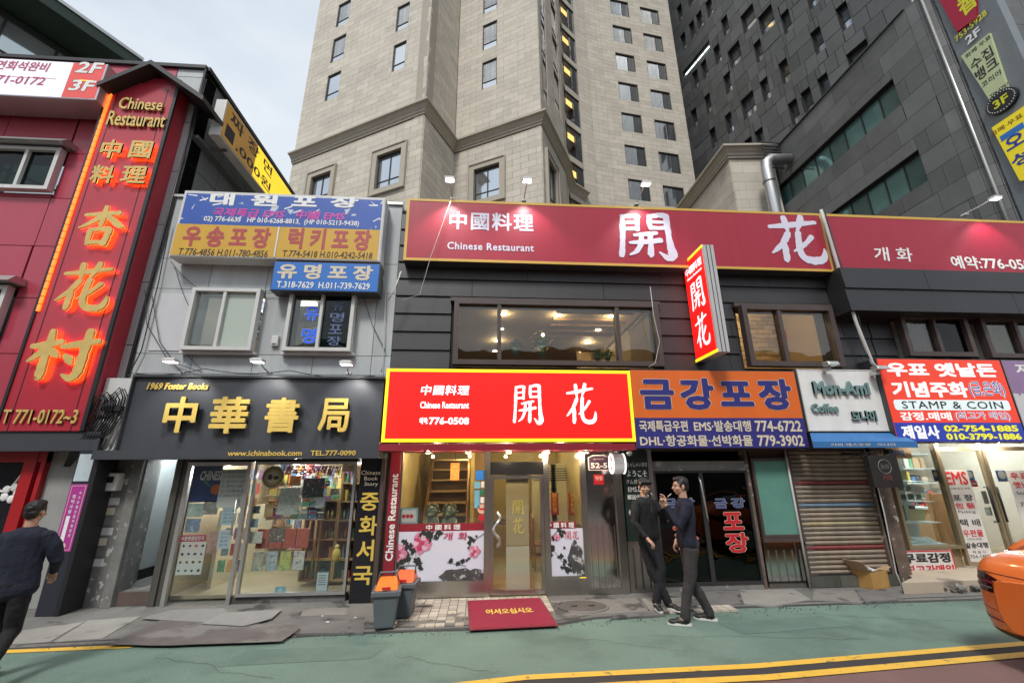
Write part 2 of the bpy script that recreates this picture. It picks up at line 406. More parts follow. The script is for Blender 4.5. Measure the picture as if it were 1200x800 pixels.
# ================================================================== palette
M_ = dict(
 asphalt=mat('green_road_surface', (.155, .235, .192), .88, var=.17, scale=.7, bump=.06, bscale=70, spots=((.09, .135, .11), 1.0, .50, .25), fine=.26),
 redroad=mat('red_road_surface', (.19, .11, .10), .88, var=.12, scale=1.5, bump=.05, bscale=70, fine=.12),
 yellow=mat('yellow_road_paint', (.75, .46, .06), .7, var=.08, scale=6, spots=((.3, .22, .08), 7, .6, .06)),
 darkline=mat('dark_asphalt', (.045, .042, .042), .9, var=.15, scale=8, bump=.04),
 concrete=mat('old_concrete', (.22, .208, .19), .9, var=.16, scale=2.2, bump=.05, spots=((.08, .075, .07), 2.2, .54, .08), fine=.06),
 paver=mat('pale_paver', (.46, .41, .34), .85, var=.1, scale=3, bump=.02, rnd=.2, spots=((.14, .12, .1), 2.5, .55, .08)),
 concrete_dk=mat('worn_dark_pavement', (.165, .16, .148), .9, var=.2, scale=2.5, bump=.05, spots=((.05, .05, .048), 1.8, .55, .08), fine=.08),
 tar=mat('tar_patch', (.05, .05, .05), .9, var=.2, scale=5, bump=.06),
 stone=mat('tower_limestone', (.535, .485, .41), .8, var=.07, scale=.7, bump=.012, bscale=14, rnd=.10, streak=.08, fine=.03),
 stone_dark=mat('tower_joint', (.36, .32, .265), .9, var=.05),
 cornice=mat('cornice_stone', (.42, .375, .31), .8, var=.06, scale=1, streak=.1),
 tglass_b=mat('tower_window_curtained', (.42, .43, .43), .12, metal=.6, var=.3, scale=.9, streak=.3),
 granite=mat('dark_granite', (.135, .137, .135), .55, var=.14, scale=1.3, bump=.012, bscale=20, rnd=.22, fine=.05, streak=.08),
 granite2=mat('black_granite', (.088, .092, .092), .5, var=.14, scale=.9, bump=.012, bscale=16, rnd=.25, fine=.05),
 joint=mat('dark_joint', (.02, .02, .021), .9, var=0),
 frame_dk=mat('dark_window_frame', (.03, .03, .032), .4, var=0),
 tglass=mat('tower_window_glass', (.62, .66, .70), .05, metal=.9, var=.05, scale=.4),
 tglass_dk=mat('tower_window_glass_dark', (.10, .105, .11), .08, metal=.5, var=.2, scale=.6),
 ggreen=mat('green_tinted_glass', (.20, .36, .34), .06, metal=.5, var=.12, scale=.5),
 blind=mat('window_blind', (.36, .34, .29), .8, var=.1),
 lit=mat('lit_room_ceiling', (1, .62, .18), .6, var=0, emit=1.2),
 litw=mat('lit_tube', (1, 1, .95), .5, var=0, emit=2.2),
 curtain_dim=mat('dim_room', (.22, .21, .2), .8, var=.2, scale=2),
 red_panel=mat('red_wall_panel', (.43, .045, .078), .4, var=.06, scale=.6, streak=.07, coat=.3),
 red_sign=mat('red_sign_metal', (.43, .026, .045), .35, var=.05, scale=1, coat=.3),
 black=mat('black_trim', (.016, .016, .019), .45, var=.1),
 blackgl=mat('black_gloss', (.012, .013, .018), .18, var=0),
 charcoal=mat('charcoal_board', (.05, .054, .062), .45, var=.12, scale=1.2, streak=.08),
 gold=mat('gold_letter', (.74, .52, .13), .4, metal=.15, var=.1, scale=8),
 oldgold=mat('matt_gold_letter', (.66, .47, .15), .5, metal=.1, var=.15, scale=6),
 greymetal=mat('grey_wall_panel', (.45, .475, .48), .5, var=.06, scale=.8, streak=.16, rnd=.1),
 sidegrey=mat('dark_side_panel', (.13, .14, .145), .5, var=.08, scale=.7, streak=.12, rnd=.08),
 white=mat('white_metal', (.62, .62, .6), .5, var=.06, streak=.08),
 alu=mat('aluminium', (.55, .55, .54), .35, metal=.8, var=.06),
 steel=mat('polished_steel', (.56, .55, .53), .13, metal=1, var=.05, scale=2, bump=.006, bscale=1.8),
 steel_r=mat('brushed_steel', (.48, .47, .45), .3, metal=1, var=.08, scale=3, streak=.1),
 brown=mat('brown_frame', (.075, .055, .05), .45, var=.15, scale=3),
 siding=mat('black_siding', (.036, .034, .036), .48, var=.16, scale=1.1, rnd=.12, streak=.12),
 siding2=mat('black_hood_metal', (.028, .028, .030), .45, var=.14, scale=1.1, streak=.1),
 topsign=mat('crimson_sign_sheet', (.37, .014, .038), .42, var=.06, scale=.7, streak=.10),
 goldtrim=mat('gold_trim', (.62, .38, .07), .45, var=.06),
 lilac=mat('pale_letter_sheet', (.68, .66, .78), .55, var=0),
 litred=mat('lit_red_acrylic', (.9, .008, .006), .4, var=.10, scale=1.1, emit=.8, streak=.05),
 lityel=mat('lit_yellow_acrylic', (.92, .62, .02), .4, var=0, emit=.7),
 litwhite=mat('lit_white_acrylic', (.9, .92, .95), .4, var=0, emit=.55),
 orange_s=mat('orange_sign_sheet', (.74, .15, .02), .5, var=.07, scale=1, streak=.07),
 navy=mat('navy_sign_sheet', (.03, .03, .2), .5, var=.08, streak=.06),
 cream=mat('cream_letter', (.68, .6, .46), .6, var=0),
 whitel=mat('white_letter', (.82, .82, .8), .6, var=0),
 blackl=mat('black_letter', (.02, .02, .025), .6, var=0),
 bluel=mat('blue_letter', (.02, .06, .35), .5, var=0),
 redl=mat('red_letter', (.55, .02, .03), .5, var=0),
 awn=mat('crimson_awning', (.26, .015, .03), .5, var=.08),
 wood=mat('warm_wood', (.32, .18, .08), .55, var=.15, scale=2, streak=.15),
 woodlt=mat('pale_wood', (.50, .36, .2), .55, var=.12, scale=2, streak=.12),
 cable=mat('black_cable', (.012, .012, .013), .5, var=0),
 cablew=mat('white_cable', (.5, .5, .48), .5, var=.1),
)
G_ = dict(clear=glass('clear_glass', (.93, .95, .93), 1.0, base=.05, wob=.15), smoke=glass('smoky_glass', (.5, .52, .5), 1.1, base=.07, wob=.2),
          dark=glass('dark_door_glass', (.12, .19, .165), .55, base=.02, wob=.5), upper=glass('upper_window_glass', (.86, .84, .78), .7, base=.05, wob=.12),
          frost=glass('frosted_film_glass', (.7, .75, .68), .8, base=.05, body=(.55, .62, .54), bodyfac=.75))

# ================================================================== ground
FAC = 7.3                                   # the shop fronts stand on this line
edge = [(-40, 5.75), (-9, 5.8), (-5.2, 5.83), (-1.3, 5.98), (.84, 6.0), (1.5, 6.24), (3.55, 6.5), (7.2, 6.53), (14, 6.95), (60, 9)]
b = MB(); b.quad((-400, -300, -.03), (400, -300, -.03), (400, 400, -.03), (-400, 400, -.03)); b.build('ground', M_['concrete'], kind='structure')
b = MB()
for (x0, y0), (x1, y1) in zip(edge, edge[1:]):
    b.quad((x0, -3, 0), (x1, -3, 0), (x1, y1, 0), (x0, y0, 0))
b.build('road', M_['asphalt'], kind='structure')
# double yellow centre line, red lane beyond it (towards the viewer)
cl = [(-30, 1.6), (-12, 2.9), (-3, 4.05), (.46, 4.58), (2.7, 4.62), (5.8, 4.88), (9, 5.08), (16, 5.4), (40, 5.6)]
def strip(pts, a, bb, z, nm, m):
    q = MB()
    for (x0, y0), (x1, y1) in zip(pts, pts[1:]):
        n = max(1, int(abs(x1 - x0) / 1.0)) if abs(x0) < 12 else 1
        for k in range(n):
            t0, t1 = k / n, (k + 1) / n; xa, xb = x0 + (x1 - x0) * t0, x0 + (x1 - x0) * t1; ya, yb = y0 + (y1 - y0) * t0, y0 + (y1 - y0) * t1
            q.quad((xa, ya + a, z), (xb, yb + a, z), (xb, yb + bb, z), (xa, ya + bb, z))
    return q.build(nm, m, kind='structure')
strip(cl, -7, -.18, .004, 'red_lane', M_['redroad'])
strip(cl, -.19, .15, .008, 'line_gap_band', M_['darkline'])
strip(cl, .05, .15, .012, 'yellow_line', M_['yellow']); strip(cl, -.19, -.08, .012, 'yellow_line', M_['yellow'])
strip([(-12, 5.7), (-6, 5.78), (-3.82, 5.83)], -.06, .04, .006, 'yellow_kerb_line', M_['yellow'])
# pavement: broken slabs of concrete with tar between, each slab its own piece
PZ = .024
b = MB()
for (x0, y0), (x1, y1) in zip(edge, edge[1:]):
    b.pts8([(x0, y0 + .02, -.02), (x1, y1 + .02, -.02), (x1, 14, -.02), (x0, 14, -.02), (x0, y0 + .05, PZ - .004), (x1, y1 + .05, PZ - .004), (x1, 14, PZ - .004), (x0, 14, PZ - .004)])
pav = b.build('pavement', M_['concrete_dk'], kind='structure')
rs = random.Random(3)
def slab(poly, z0, z1, m, nm='concrete_slab', par=None, label=None):
    q = MB(); pts = []
    for i in range(len(poly)):          # chip the edges a little
        (x0, y0), (x1, y1) = poly[i], poly[(i + 1) % len(poly)]; L = math.hypot(x1 - x0, y1 - y0); n = max(1, int(L / .22))
        for k in range(n):
            t = k / n; j = 0 if k == 0 else .008; pts.append((x0 + (x1 - x0) * t + rs.uniform(-j, j), y0 + (y1 - y0) * t + rs.uniform(-j, j)))
    i = len(q.v); n = len(pts); q.v += [V3((x, y, z1)) for x, y in pts] + [V3((x, y, z0)) for x, y in pts]
    q.f.append(tuple(range(n)))
    for k in range(n): q.f.append((k, n + k, n + (k + 1) % n, (k + 1) % n))
    return q.build(nm, m, par, label=label)
def gq(*pp): # pixel outline on the pavement
    F = Fr((0, 0, PZ), (1, 0, 0), (0, 1, 0)); return [F.uv(x, y) for x, y in pp]
concr2 = mat('pale_concrete', (.27, .26, .235), .9, var=.16, scale=2.5, bump=.04, spots=((.12, .12, .11), 3, .58, .08), fine=.06)
concr3 = mat('dark_concrete', (.15, .145, .14), .9, var=.18, scale=2.5, bump=.05, spots=((.05, .05, .05), 3, .55, .1), fine=.06)
for poly, m in [
  (gq((28, 738), (100, 728), (58, 752), (10, 755)), concr2), (gq((102, 727), (165, 722), (120, 748), (64, 752)), concr2),
  (gq((330, 742), (426, 741), (428, 722), (350, 722)), concr3), (gq((352, 722), (406, 720), (406, 712), (356, 713)), M_['concrete']),
  (gq((652, 722), (712, 719), (760, 716), (745, 700), (645, 704)), M_['concrete']), (gq((762, 715), (802, 713), (815, 700), (750, 700)), concr2),
  (gq((818, 713), (868, 707), (862, 692), (812, 694)), concr3), (gq((872, 707), (905, 710), (950, 702), (930, 690), (866, 691)), concr2),
  (gq((952, 703), (1010, 706), (1000, 692), (955, 690)), M_['concrete']), (gq((1014, 705), (1060, 702), (1040, 690), (1002, 691)), concr3),
  (gq((716, 724), (778, 720), (777, 717), (722, 720)), concr3)]:
    slab(poly, PZ - .02, PZ + .004, m, par=pav)
# small square pavers in front of the restaurant
b = MB(); x = -1.2; k = 0
def inpoly(x, y): return 6.06 + max(0, (x - .2)) * .1 < y < 7.28 and not (x > .95 and y < 6.9 and y > 6.28)
y = 6.06
while y < 7.2:
    x = -1.25
    while x < 1.0:
        if rs.random() > .06 + (.5 if y < 6.2 else 0): b.box(x + .006, x + .114, y + .006, y + .114, PZ - .02, PZ + .006 + rs.uniform(-.003, .003))
        x += .12
    y += .12
x = 2.55
while x < 3.5:
    for y in (6.33, 6.45):
        if rs.random() > .2: b.box(x + .006, x + .114, y + .006, y + .114, PZ - .02, PZ + .006)
    x += .12
b.build('paver', M_['paver'], pav, kind='stuff')
# dark broken joint where the pavement meets the road
q = MB(); ed = []
for (x0, y0), (x1, y1) in zip(edge[2:8], edge[3:9]):
    n = int((x1 - x0) / .12)
    for k in range(n): ed.append((x0 + (x1 - x0) * k / n, y0 + (y1 - y0) * k / n))
for (a, c_), (d, e) in zip(ed, ed[1:]):
    r0 = .05 + .06 * (noise.noise(V3((a * 1.3, 0, 0))) + .3); r1 = .05 + .06 * (noise.noise(V3((d * 1.3, 0, 0))) + .3); s0 = .03 + .05 * noise.noise(V3((a * 2.1, 4, 0))); s1 = .03 + .05 * noise.noise(V3((d * 2.1, 4, 0)))
    q.quad((a, c_ + .02 - abs(s0), .003), (d, e + .02 - abs(s1), .003), (d, e + .06 + abs(r1), PZ + .001), (a, c_ + .06 + abs(r0), PZ + .001))
q.build('gutter', M_['tar'], kind='structure')
# grit and litter at the kerb
b = MB()
for i in range(500):
    x = rs.uniform(-5, 7.5); ee = 5.95 + max(0, x) * .1 + rs.gauss(0, .08); s = rs.uniform(.004, .014); b.box(x, x + s, ee, ee + s, PZ - .03, PZ + s * .6 - .02)
b.build('gutter_grit', concr3, pav, kind='stuff')
# repairs and cracks in the road
for poly, m in (([(-2.6, 5.2), (-1.1, 5.25), (-1.0, 5.62), (-2.5, 5.6)], mat('road_repair', (.13, .20, .165), .9, var=.15, scale=2, bump=.05, bscale=70, fine=.14)), ([(3.1, 5.55), (4.6, 5.7), (4.5, 6.1), (3.0, 5.95)], mat('road_repair', ()))):
    q = MB(); q.add([V3((x, y, .003)) for x, y in poly], [(0, 1, 2, 3)]); q.build('road_patch', m, kind='structure')
for x0, y0, x1, y1 in ((-3.4, 5.5, -1.9, 4.9), (.9, 5.7, 2.2, 5.15), (2.0, 5.6, 4.4, 5.3), (-.9, 5.3, .2, 4.8), (4.2, 6.2, 6.4, 5.6)):
    pts = []; n = 14
    for k in range(n + 1): t_ = k / n; pts.append((x0 + (x1 - x0) * t_ + rs.gauss(0, .03), y0 + (y1 - y0) * t_ + rs.gauss(0, .03)))
    q = MB()
    for (a, c_), (d, e) in zip(pts, pts[1:]): q.quad((a, c_, .0035), (d, e, .0035), (d, e + .005, .0035), (a, c_ + .005, .0035))
    q.build('road_crack', M_['darkline'], kind='structure')

# ================================================================== the limestone tower behind
K = 20.0; ZC = CAMH + K
TP = [(-.633, 1.227), (-.172, .986), (-.096, 1.139), (.164, 1.004), (.272, 1.20), (.292, 1.262), (.314, 1.312), (.384, 1.366), (.44, 1.39), (.51, 1.405), (.88, 1.455)]
TP = [V3((x * K, y * K, 0)) for x, y in TP]
tower = thing('stone_tower', 'tall beige limestone tower with stepped faces, a moulded cornice and a curved inner corner', 'tower', (TP[1].x, TP[1].y + 4, 0))
def frw(a, b): return Fr(a, b - a), (b - a).length
ZT = 52
segs = []
def tower_cols(fr, cols, z0=ZC, n=12, pitch=3.32):
    H = []
    for (xl, xr, yt, yb) in cols:
        u0, u1, v0, v1 = fr.R(xl, xr, yt, yb); k = math.ceil((z0 + .5 - v0) / pitch)
        for i in range(k, k + n):
            if v1 + i * pitch < ZT: H.append((u0, u1, v0 + i * pitch, v1 + i * pitch))
    return H
fA, lA = frw(TP[0], TP[1]); fB, lB = frw(TP[1], TP[2]); fC, lC = frw(TP[2], TP[3]); fD, lD = frw(TP[3], TP[4])
hA = tower_cols(fA, [(389.5, 403.5, 44, 70), (460.5, 475, 51, 81)]); hC = tower_cols(fC, [(565.7, 582.4, 27, 56)]); hD = tower_cols(fD, [(633.5, 639.5, 25, 68), (648, 653.5, 48, 84)])
lowA = [fA.R(365, 387, 206, 236), fA.R(442, 470, 180, 219)]; lowC = [fC.R(556, 586, 196, 233)]; lowD = [fD.R(642, 651, 195, 243)]
sur = .32
def surround(fr, h, par):
    q = MB(); u0, u1, v0, v1 = h
    q.fbox(fr, u0 - sur, u0, v0 - sur, v1 + sur, 0, .14); q.fbox(fr, u1, u1 + sur, v0 - sur, v1 + sur, 0, .14)
    q.fbox(fr, u0, u1, v1, v1 + sur, 0, .14); q.fbox(fr, u0, u1, v0 - sur, v0, 0, .14)
    q.fbox(fr, u0 - sur - .06, u0 - sur, v0 - sur - .06, v1 + sur + .06, 0, .2); q.fbox(fr, u1 + sur, u1 + sur + .06, v0 - sur - .06, v1 + sur + .06, 0, .2)
    q.fbox(fr, u0 - sur, u1 + sur, v1 + sur, v1 + sur + .06, 0, .2); q.fbox(fr, u0 - sur, u1 + sur, v0 - sur - .06, v0 - sur, 0, .2)
    q.build('window_surround', M_['cornice'], par)
for fr, L, hi, lo, lim in ((fA, lA, hA, lowA, 120), (fB, lB, [], [], 40), (fC, lC, hC, lowC, 100), (fD, lD, hD, lowD, 40)):
    hs = hi + [(a - sur, b_ + sur, c - sur, d + sur) for a, b_, c, d in lo]
    wall(fr, 0, L, 0, ZT, hi + lo, -.7, -.03, 'wall', M_['stone_dark'], tower)
    cladding(fr, .02, L - .02, 8, ZC - .75, hs, 1.0, .42, 'stone_block', M_['stone'], tower, d=-.03, t=.05, gap=.014, limit=lim, jit=.006, bond=.5)
    cladding(fr, .02, L - .02, ZC + .1, ZT, hs, .98, .40, 'stone_block', M_['stone'], tower, d=-.03, t=.03, gap=.012, limit=lim // 2, jit=.006, bond=.5)
    for h in hi: window(fr, *h, -.14, M_['frame_dk'], M_['tglass'], tower, hbars=(.26,), fw=.07, pm=(M_['tglass'], random.choice((M_['tglass'], M_['tglass_b']))))
    for h in lo: surround(fr, h, tower); window(fr, *h, -.14, M_['frame_dk'], M_['tglass'], tower, bars=(.5,), hbars=(.25,), fw=.08)
# curved corner and the long east wing
for i in range(4, len(TP) - 1):
    fr, L = frw(TP[i], TP[i + 1]); hs = []; hw = []
    if i in (5, 6):
        c0, c1 = (L * .35, L) if i == 5 else (0, L - .04)
        f6 = frw(TP[6], TP[7])[0]; z0 = f6.uv(670, 143)[1]; z1 = f6.uv(668, 110)[1]
        k = math.ceil((ZC + 1 - z0) / 3.32)
        hs = [(c0, c1, z0 + j * 3.32, z1 + j * 3.32) for j in range(k - 3, k + 9) if z1 + j * 3.32 < ZT]
    if i == len(TP) - 2:
        hs = tower_cols(fr, [(725.5, 748, 98, 118), (763.5, 786, 107, 127)], z0=10, n=14)
    wall(fr, 0, L, 0, ZT, hs, -.7, -.03, 'wall', M_['stone_dark'], tower)
    cladding(fr, 0, L, 9, ZC - .4 if i < 6 else ZT, hs, 1.05, .42, 'stone_block', M_['stone'], tower, d=-.03, t=.04, gap=.013, limit=100 if i == 9 else 0, jit=.006)
    if i < 6: cladding(fr, 0, L, ZC - .4, ZT, hs, 1.05, .42, 'stone_block', M_['stone'], tower, d=-.03, t=.04, gap=.013, limit=0)
    for n_, h in enumerate(hs):
        if i in (5, 6):
            window(fr, *h, -.12, M_['frame_dk'], M_['tglass_dk'], tower, bars=(.62,) if i == 6 else (), fw=.06, pm=(G_['clear'], M_['tglass_dk']))
            u0, u1, v0, v1 = h; q = FB(fr, u0 + .05, u0 + (u1 - u0) * (.6 if i == 6 else .98), v1 - 1.05, v1 - .5, -.22, -.2); q.build('lit_ceiling', M_['lit'], tower)
            FB(fr, u0 + .02, u1 - .02, v0, v1, -.68, -.6).build('room_back', M_['brown'], tower)
        else:
            window(fr, *h, -.16, M_['frame_dk'], M_['tglass'], tower, bars=(.62,), fw=.08, pm=(random.choice((M_['tglass'], M_['tglass_b'], M_['tglass'])), M_['tglass_dk']) if h[0] < 5 else (random.choice((M_['tglass_dk'], M_['tglass_b'])), M_['tglass_dk']))
# mouldings: a cornice that follows the stepped plan
def cornice(pts, z, prof, nm, m, par):
    q = MB()
    off = []
    for i, p in enumerate(pts):
        n = V3((0, 0, 0))
        for a, c in ((i - 1, i), (i, i + 1)):
            if a >= 0 and c < len(pts):
                d = (pts[c] - pts[a]).normalized(); n += V3((d.y, -d.x, 0)) if True else n
        # exact mitre
        if 0 < i < len(pts) - 1:
            d0 = (pts[i] - pts[i - 1]).normalized(); d1 = (pts[i + 1] - pts[i]).normalized(); n0 = V3((d0.y, -d0.x, 0)); n1 = V3((d1.y, -d1.x, 0))
            bis = (n0 + n1).normalized(); n = bis / max(.3, bis.dot(n0))
        else: n = n.normalized()
        off.append(n)
    for i in range(len(pts) - 1):
        for (d0, h0), (d1, h1) in zip(prof, prof[1:]):
            a, c = pts[i], pts[i + 1]; na, nc = off[i], off[i + 1]; up = V3((0, 0, 1))
            q.quad(a + na * d0 + up * (z + h0), c + nc * d0 + up * (z + h0), c + nc * d1 + up * (z + h1), a + na * d1 + up * (z + h1))
    return q.build(nm, m, par)
prof = [(a_ * .72, h_ * .66) for a_, h_ in [(0, -.95), (.08, -.95), (.08, -.8), (.18, -.72), (.18, -.55), (.30, -.42), (.42, -.25), (.62, -.18), (.62, 0), (.5, .08), (0, .1)]]
cornice(TP[:8], ZC, prof, 'cornice', M_['cornice'], tower)
cornice([p for p in TP[6:]], 11.5, prof, 'cornice', M_['cornice'], tower)
b = MB()   # the mass behind the faces, and the flank that runs back
b.pts8([TP[0] + V3((.2, .6, 0)), TP[0] + V3((6, 16, 0)), V3((17.4, 46, 0)), V3((17.3, 30, 0)), TP[0] + V3((.2, .6, ZT)), TP[0] + V3((6, 16, ZT)), V3((17.4, 46, ZT)), V3((17.3, 30, ZT))])
b.build('flank', M_['stone_dark'], tower)

# ================================================================== dark granite tower further right
fF = Fr((24.0, 11.6, 0), (.264, -.965, 0))
fF = Fr((17.5, 35.4, 0), (.264, -.965, 0))      # left end is far, right end near
dark = thing('granite_tower', 'very tall near-black granite tower with scattered narrow slot windows', 'tower', (20.5, 26, 0))
c1 = lambda x, y: (600 + .3 * x, .3 * y); c2 = lambda x, y: (860 + .325 * x, .325 * y)
WF = [c1(655,45), c1(700,90), c1(735,90), c1(668,150), c1(700,15), c1(770,30), c1(830,85), c1(860,50), c1(930,105), c1(865,190), c1(967,215), c1(808,240), c1(757,300), c1(722,335), c1(847,345), c1(897,290), c1(922,265), c1(990,350), c1(768,415), c1(792,400), c1(925,420), c1(848,475), c1(875,460), c1(716,480), c1(787,540), c1(758,560), c1(970,540), c1(925,560),
      c2(62,100), c2(112,50), c2(100,205), c2(162,140), c2(195,100), c2(27,270), c2(46,255), c2(120,325), c2(185,265), c2(218,235), c2(305,155), c2(355,110), c2(402,75), c2(443,180), c2(398,230), c2(323,295), c2(263,350), c2(215,390), c2(185,420), c2(52,390), c2(92,495), c2(52,520), c2(290,20), c2(160,10)]
WIDE = {c1(930,105), c1(865,190), c2(355,110), c2(443,180), c2(52,390), c2(185,420), c1(925,420), c2(112,50)}
hF = []
rw = random.Random(5)
for p in WF:
    u, v = fF.uv(*p); w = 1.15 if p in WIDE else .62; v = round(v / 1.8) * 1.8
    if all(abs(u - (h[0] + h[1]) / 2) > .9 or abs(v - (h[2] + h[3]) / 2) > 2.2 for h in hF): hF.append((u - w / 2, u + w / 2, v - .95, v + .95))
u, v = fF.uv(801, 93); u2, v2 = fF.uv(831, 49)
strip_h = (u, u2, (v + v2) / 2 - .5, (v + v2) / 2 + .5); hF = [h for h in hF if not (h[1] > u - .3 and h[0] < u2 + .3 and h[3] > strip_h[2] - .3 and h[2] < strip_h[3] + .3)]
wall(fF, 0, 30, 0, 62, hF + [strip_h], -.8, -.04, 'wall', M_['joint'], dark)
cladding(fF, 0, 30, 9, 62, hF + [strip_h], 1.5, 1.2, 'granite_panel', M_['granite2'], dark, d=-.04, t=.05, gap=.03, limit=300, jit=.03, irregular=.45)
for i, h in enumerate(hF):
    window(fF, *h, -.35, M_['joint'], M_['tglass_dk'], dark, hbars=(.42,), fw=.05, pm=(M_['tglass'], M_['tglass_dk']) if i % 3 else (M_['blind'], M_['tglass_dk']))
    if i % 3 != 1: FB(fF, h[0] + .12 + .2 * (i % 2), h[1] - .12, h[2] + .08, h[2] + .22, -.34, -.31).build('lit_lamp', M_['litw'], dark)
window(fF, *strip_h, -.2, M_['frame_dk'], M_['ggreen'], dark, bars=(.25, .5, .75), fw=.05)
FB(fF, strip_h[0] + .2, strip_h[1] - .2, strip_h[3] - .5, strip_h[3] - .36, -.18, -.15).build('lit_tube', M_['litw'], dark)
b = MB(); b.pts8([fF.P(0, 0, -.8), fF.P(30, 0, -.8), fF.P(30, 0, -14), fF.P(0, 0, -14), fF.P(0, 62, -.8), fF.P(30, 62, -.8), fF.P(30, 62, -14), fF.P(0, 62, -14)]); b.build('core', M_['granite2'], dark)

# ================================================================== granite annex (right), west wall runs away from the street
XG = 16.0; fG = Fr((XG, 24, 0), (0, -1, 0)); ZG = CAMH + 16.84
annex = thing('granite_annex', 'five-storey charcoal granite block with two long bands of green glass', 'building', (XG + 4, 15, 0))
Y0 = 10.9
def gR(tl, br, bot): # the band: left end, right end, top from tl, bottom from bot
    return fG.uv(*tl)[0], fG.uv(*br)[0], fG.uv(*bot)[1], fG.uv(*tl)[1]
s1 = (fG.uv(907, 219)[0], fG.uv(1047, 95)[0], 15.5, 16.75); s2 = (fG.uv(965, 256)[0], fG.uv(1076, 176)[0], 11.9, 13.2)
s1 = (s1[0], s1[1], 1.85 + .838 * XG, 1.85 + .918 * XG); s2 = (s2[0] - 2, s2[1], 1.85 + (.838 - .218) * XG, 1.85 + .704 * XG)
wall(fG, 0, 24 - Y0, 0, ZG, [s1, s2], -.6, -.04, 'wall', M_['joint'], annex)
cladding(fG, 0, 24 - Y0, 7, ZG, [s1, s2], 1.7, .83, 'granite_panel', M_['granite'], annex, d=-.04, t=.05, gap=.014, limit=200, jit=.012, bond=.35, irregular=.12)
for s_, nb in ((s1, 8), (s2, 8)):
    window(fG, *s_, -.28, M_['frame_dk'], M_['ggreen'], annex, bars=[k / nb for k in range(1, nb)], fw=.06, pm=(M_['ggreen'], mat('green_glass_dim', (.13, .21, .2), .08, metal=.4, var=.15), M_['ggreen']))
# rounded corner, then the street front
cpts = [V3((XG, Y0, 0))]
for k in range(1, 5):
    a = math.pi / 2 * k / 4; cpts.append(V3((XG + .9 - .9 * math.cos(a), Y0 - .9 * math.sin(a), 0)))
for i in range(4):
    fr, L = frw(cpts[i], cpts[i + 1]); FB(fr, 0, L, 0, ZG, -.5, -.04).build('wall', M_['joint'], annex)
    cladding(fr, 0, L, 7, ZG, [], 2, .83, 'granite_panel', M_['granite'], annex, d=-.04, t=.05, gap=.01, limit=30, bond=0)
fr = Fr(cpts[-1], (1, 0, 0)); wall(fr, 0, 12, 0, ZG, [(3.2, 9, 14.5, 16.8), (3.2, 9, 10.6, 13)], -.5, -.04, 'wall', M_['joint'], annex)
cladding(fr, 0, 12, 7, ZG, [(3.2, 9, 14.5, 16.8), (3.2, 9, 10.6, 13)], 1.7, .83, 'granite_panel', M_['granite'], annex, d=-.04, t=.05, gap=.014, limit=60, jit=.01)
for v in (14.5, 10.6): window(fr, 3.2, 9, v, v + 2.35, -.3, M_['frame_dk'], M_['tglass_dk'], annex, bars=(.25, .5, .75), fw=.07)
MB().box(XG + .6, XG + 12, Y0 - .3, 24, 0, ZG - .02).build('core', M_['granite'], annex)
b = MB(); b.tube([(XG - .04, 24, ZG + .02), (XG - .04, Y0, ZG + .02)], .05, 6); b.build('parapet_rail', M_['frame_dk'], annex)
b = MB(); b.tube([(16.05, 10.35, 4), (16.05, 10.35, 19.5)], .045, 8); b.build('conduit', M_['alu'], annex)
# far side of the street front: a taller recessed block at the top right corner
rb = thing('recessed_block', 'dark block with a heavy top beam rising at the top right edge behind the signs', 'building', (30, 14.5, 0))
fr = Fr((21.6, 11.6, 0), (1, 0, 0)); wall(fr, 0, 16, 0, 21, [(2, 8, 14.5, 18.5)], -.8, 0, 'wall', M_['granite'], rb)
window(fr, 2, 8, 14.5, 18.5, -.5, M_['frame_dk'], M_['tglass_dk'], rb, bars=(.33, .66), fw=.1)
FB(fr, -.2, 16, 19.4, 21.2, 0, .6).build('top_beam', M_['granite'], rb)

# small limestone annex with a cornice and the vent duct beside it
sa = thing('stone_annex', 'low beige stone block with a moulded cornice between the tower and the granite annex', 'building', (14.5, 21, 0))
Xa = 13.43; fr = Fr((Xa, 27, 0), (0, -1, 0)); Za = CAMH + 17
apts = [V3((Xa, 27, 0)), V3((Xa, 18.72, 0)), V3((Xa + 2.4, 18.5, 0))]
for i in range(2):
    fr, L = frw(apts[i], apts[i + 1]); FB(fr, 0, L, 0, Za - .02, -.5, -.03).build('wall', M_['stone_dark'], sa)
    cladding(fr, .01, L - .01, 9, Za - .9, [], 1.3, .55, 'stone_block', M_['stone'], sa, d=-.03, t=.05, limit=40, jit=.006)
cornice(apts, Za, prof, 'cornice', M_['cornice'], sa)
MB().box(Xa + .4, Xa + 2.2, 19, 27, 0, Za - .1).build('core', M_['stone_dark'], sa)
b = MB()
for k in range(9): b.box(14.9, 15.9, 17.95, 18.0, 17.1 + k * .2, 17.2 + k * .2)
tag(b.build('louvre', M_['frame_dk']), 'dark louvred grille beside the grey vent duct behind the red sign', 'grille')
du = thing('vent_duct', 'thick grey galvanised vent duct bending over between the stone block and the granite block', 'duct', (14.6, 17.6, 6))
b = MB(); b.tube([(14.55, 17.5, 5), (14.5, 17.5, 16.6), (14.55, 17.5, 17.0), (14.8, 17.5, 17.25), (15.9, 17.5, 17.3)], .27, 14); b.build('duct_pipe', M_['alu'], du)
for z in (8, 11, 13.5, 15.8): MB().tube([(14.5, 17.5, z), (14.5, 17.5, z + .08)], .31, 14).build('duct_collar', M_['steel_r'], du)

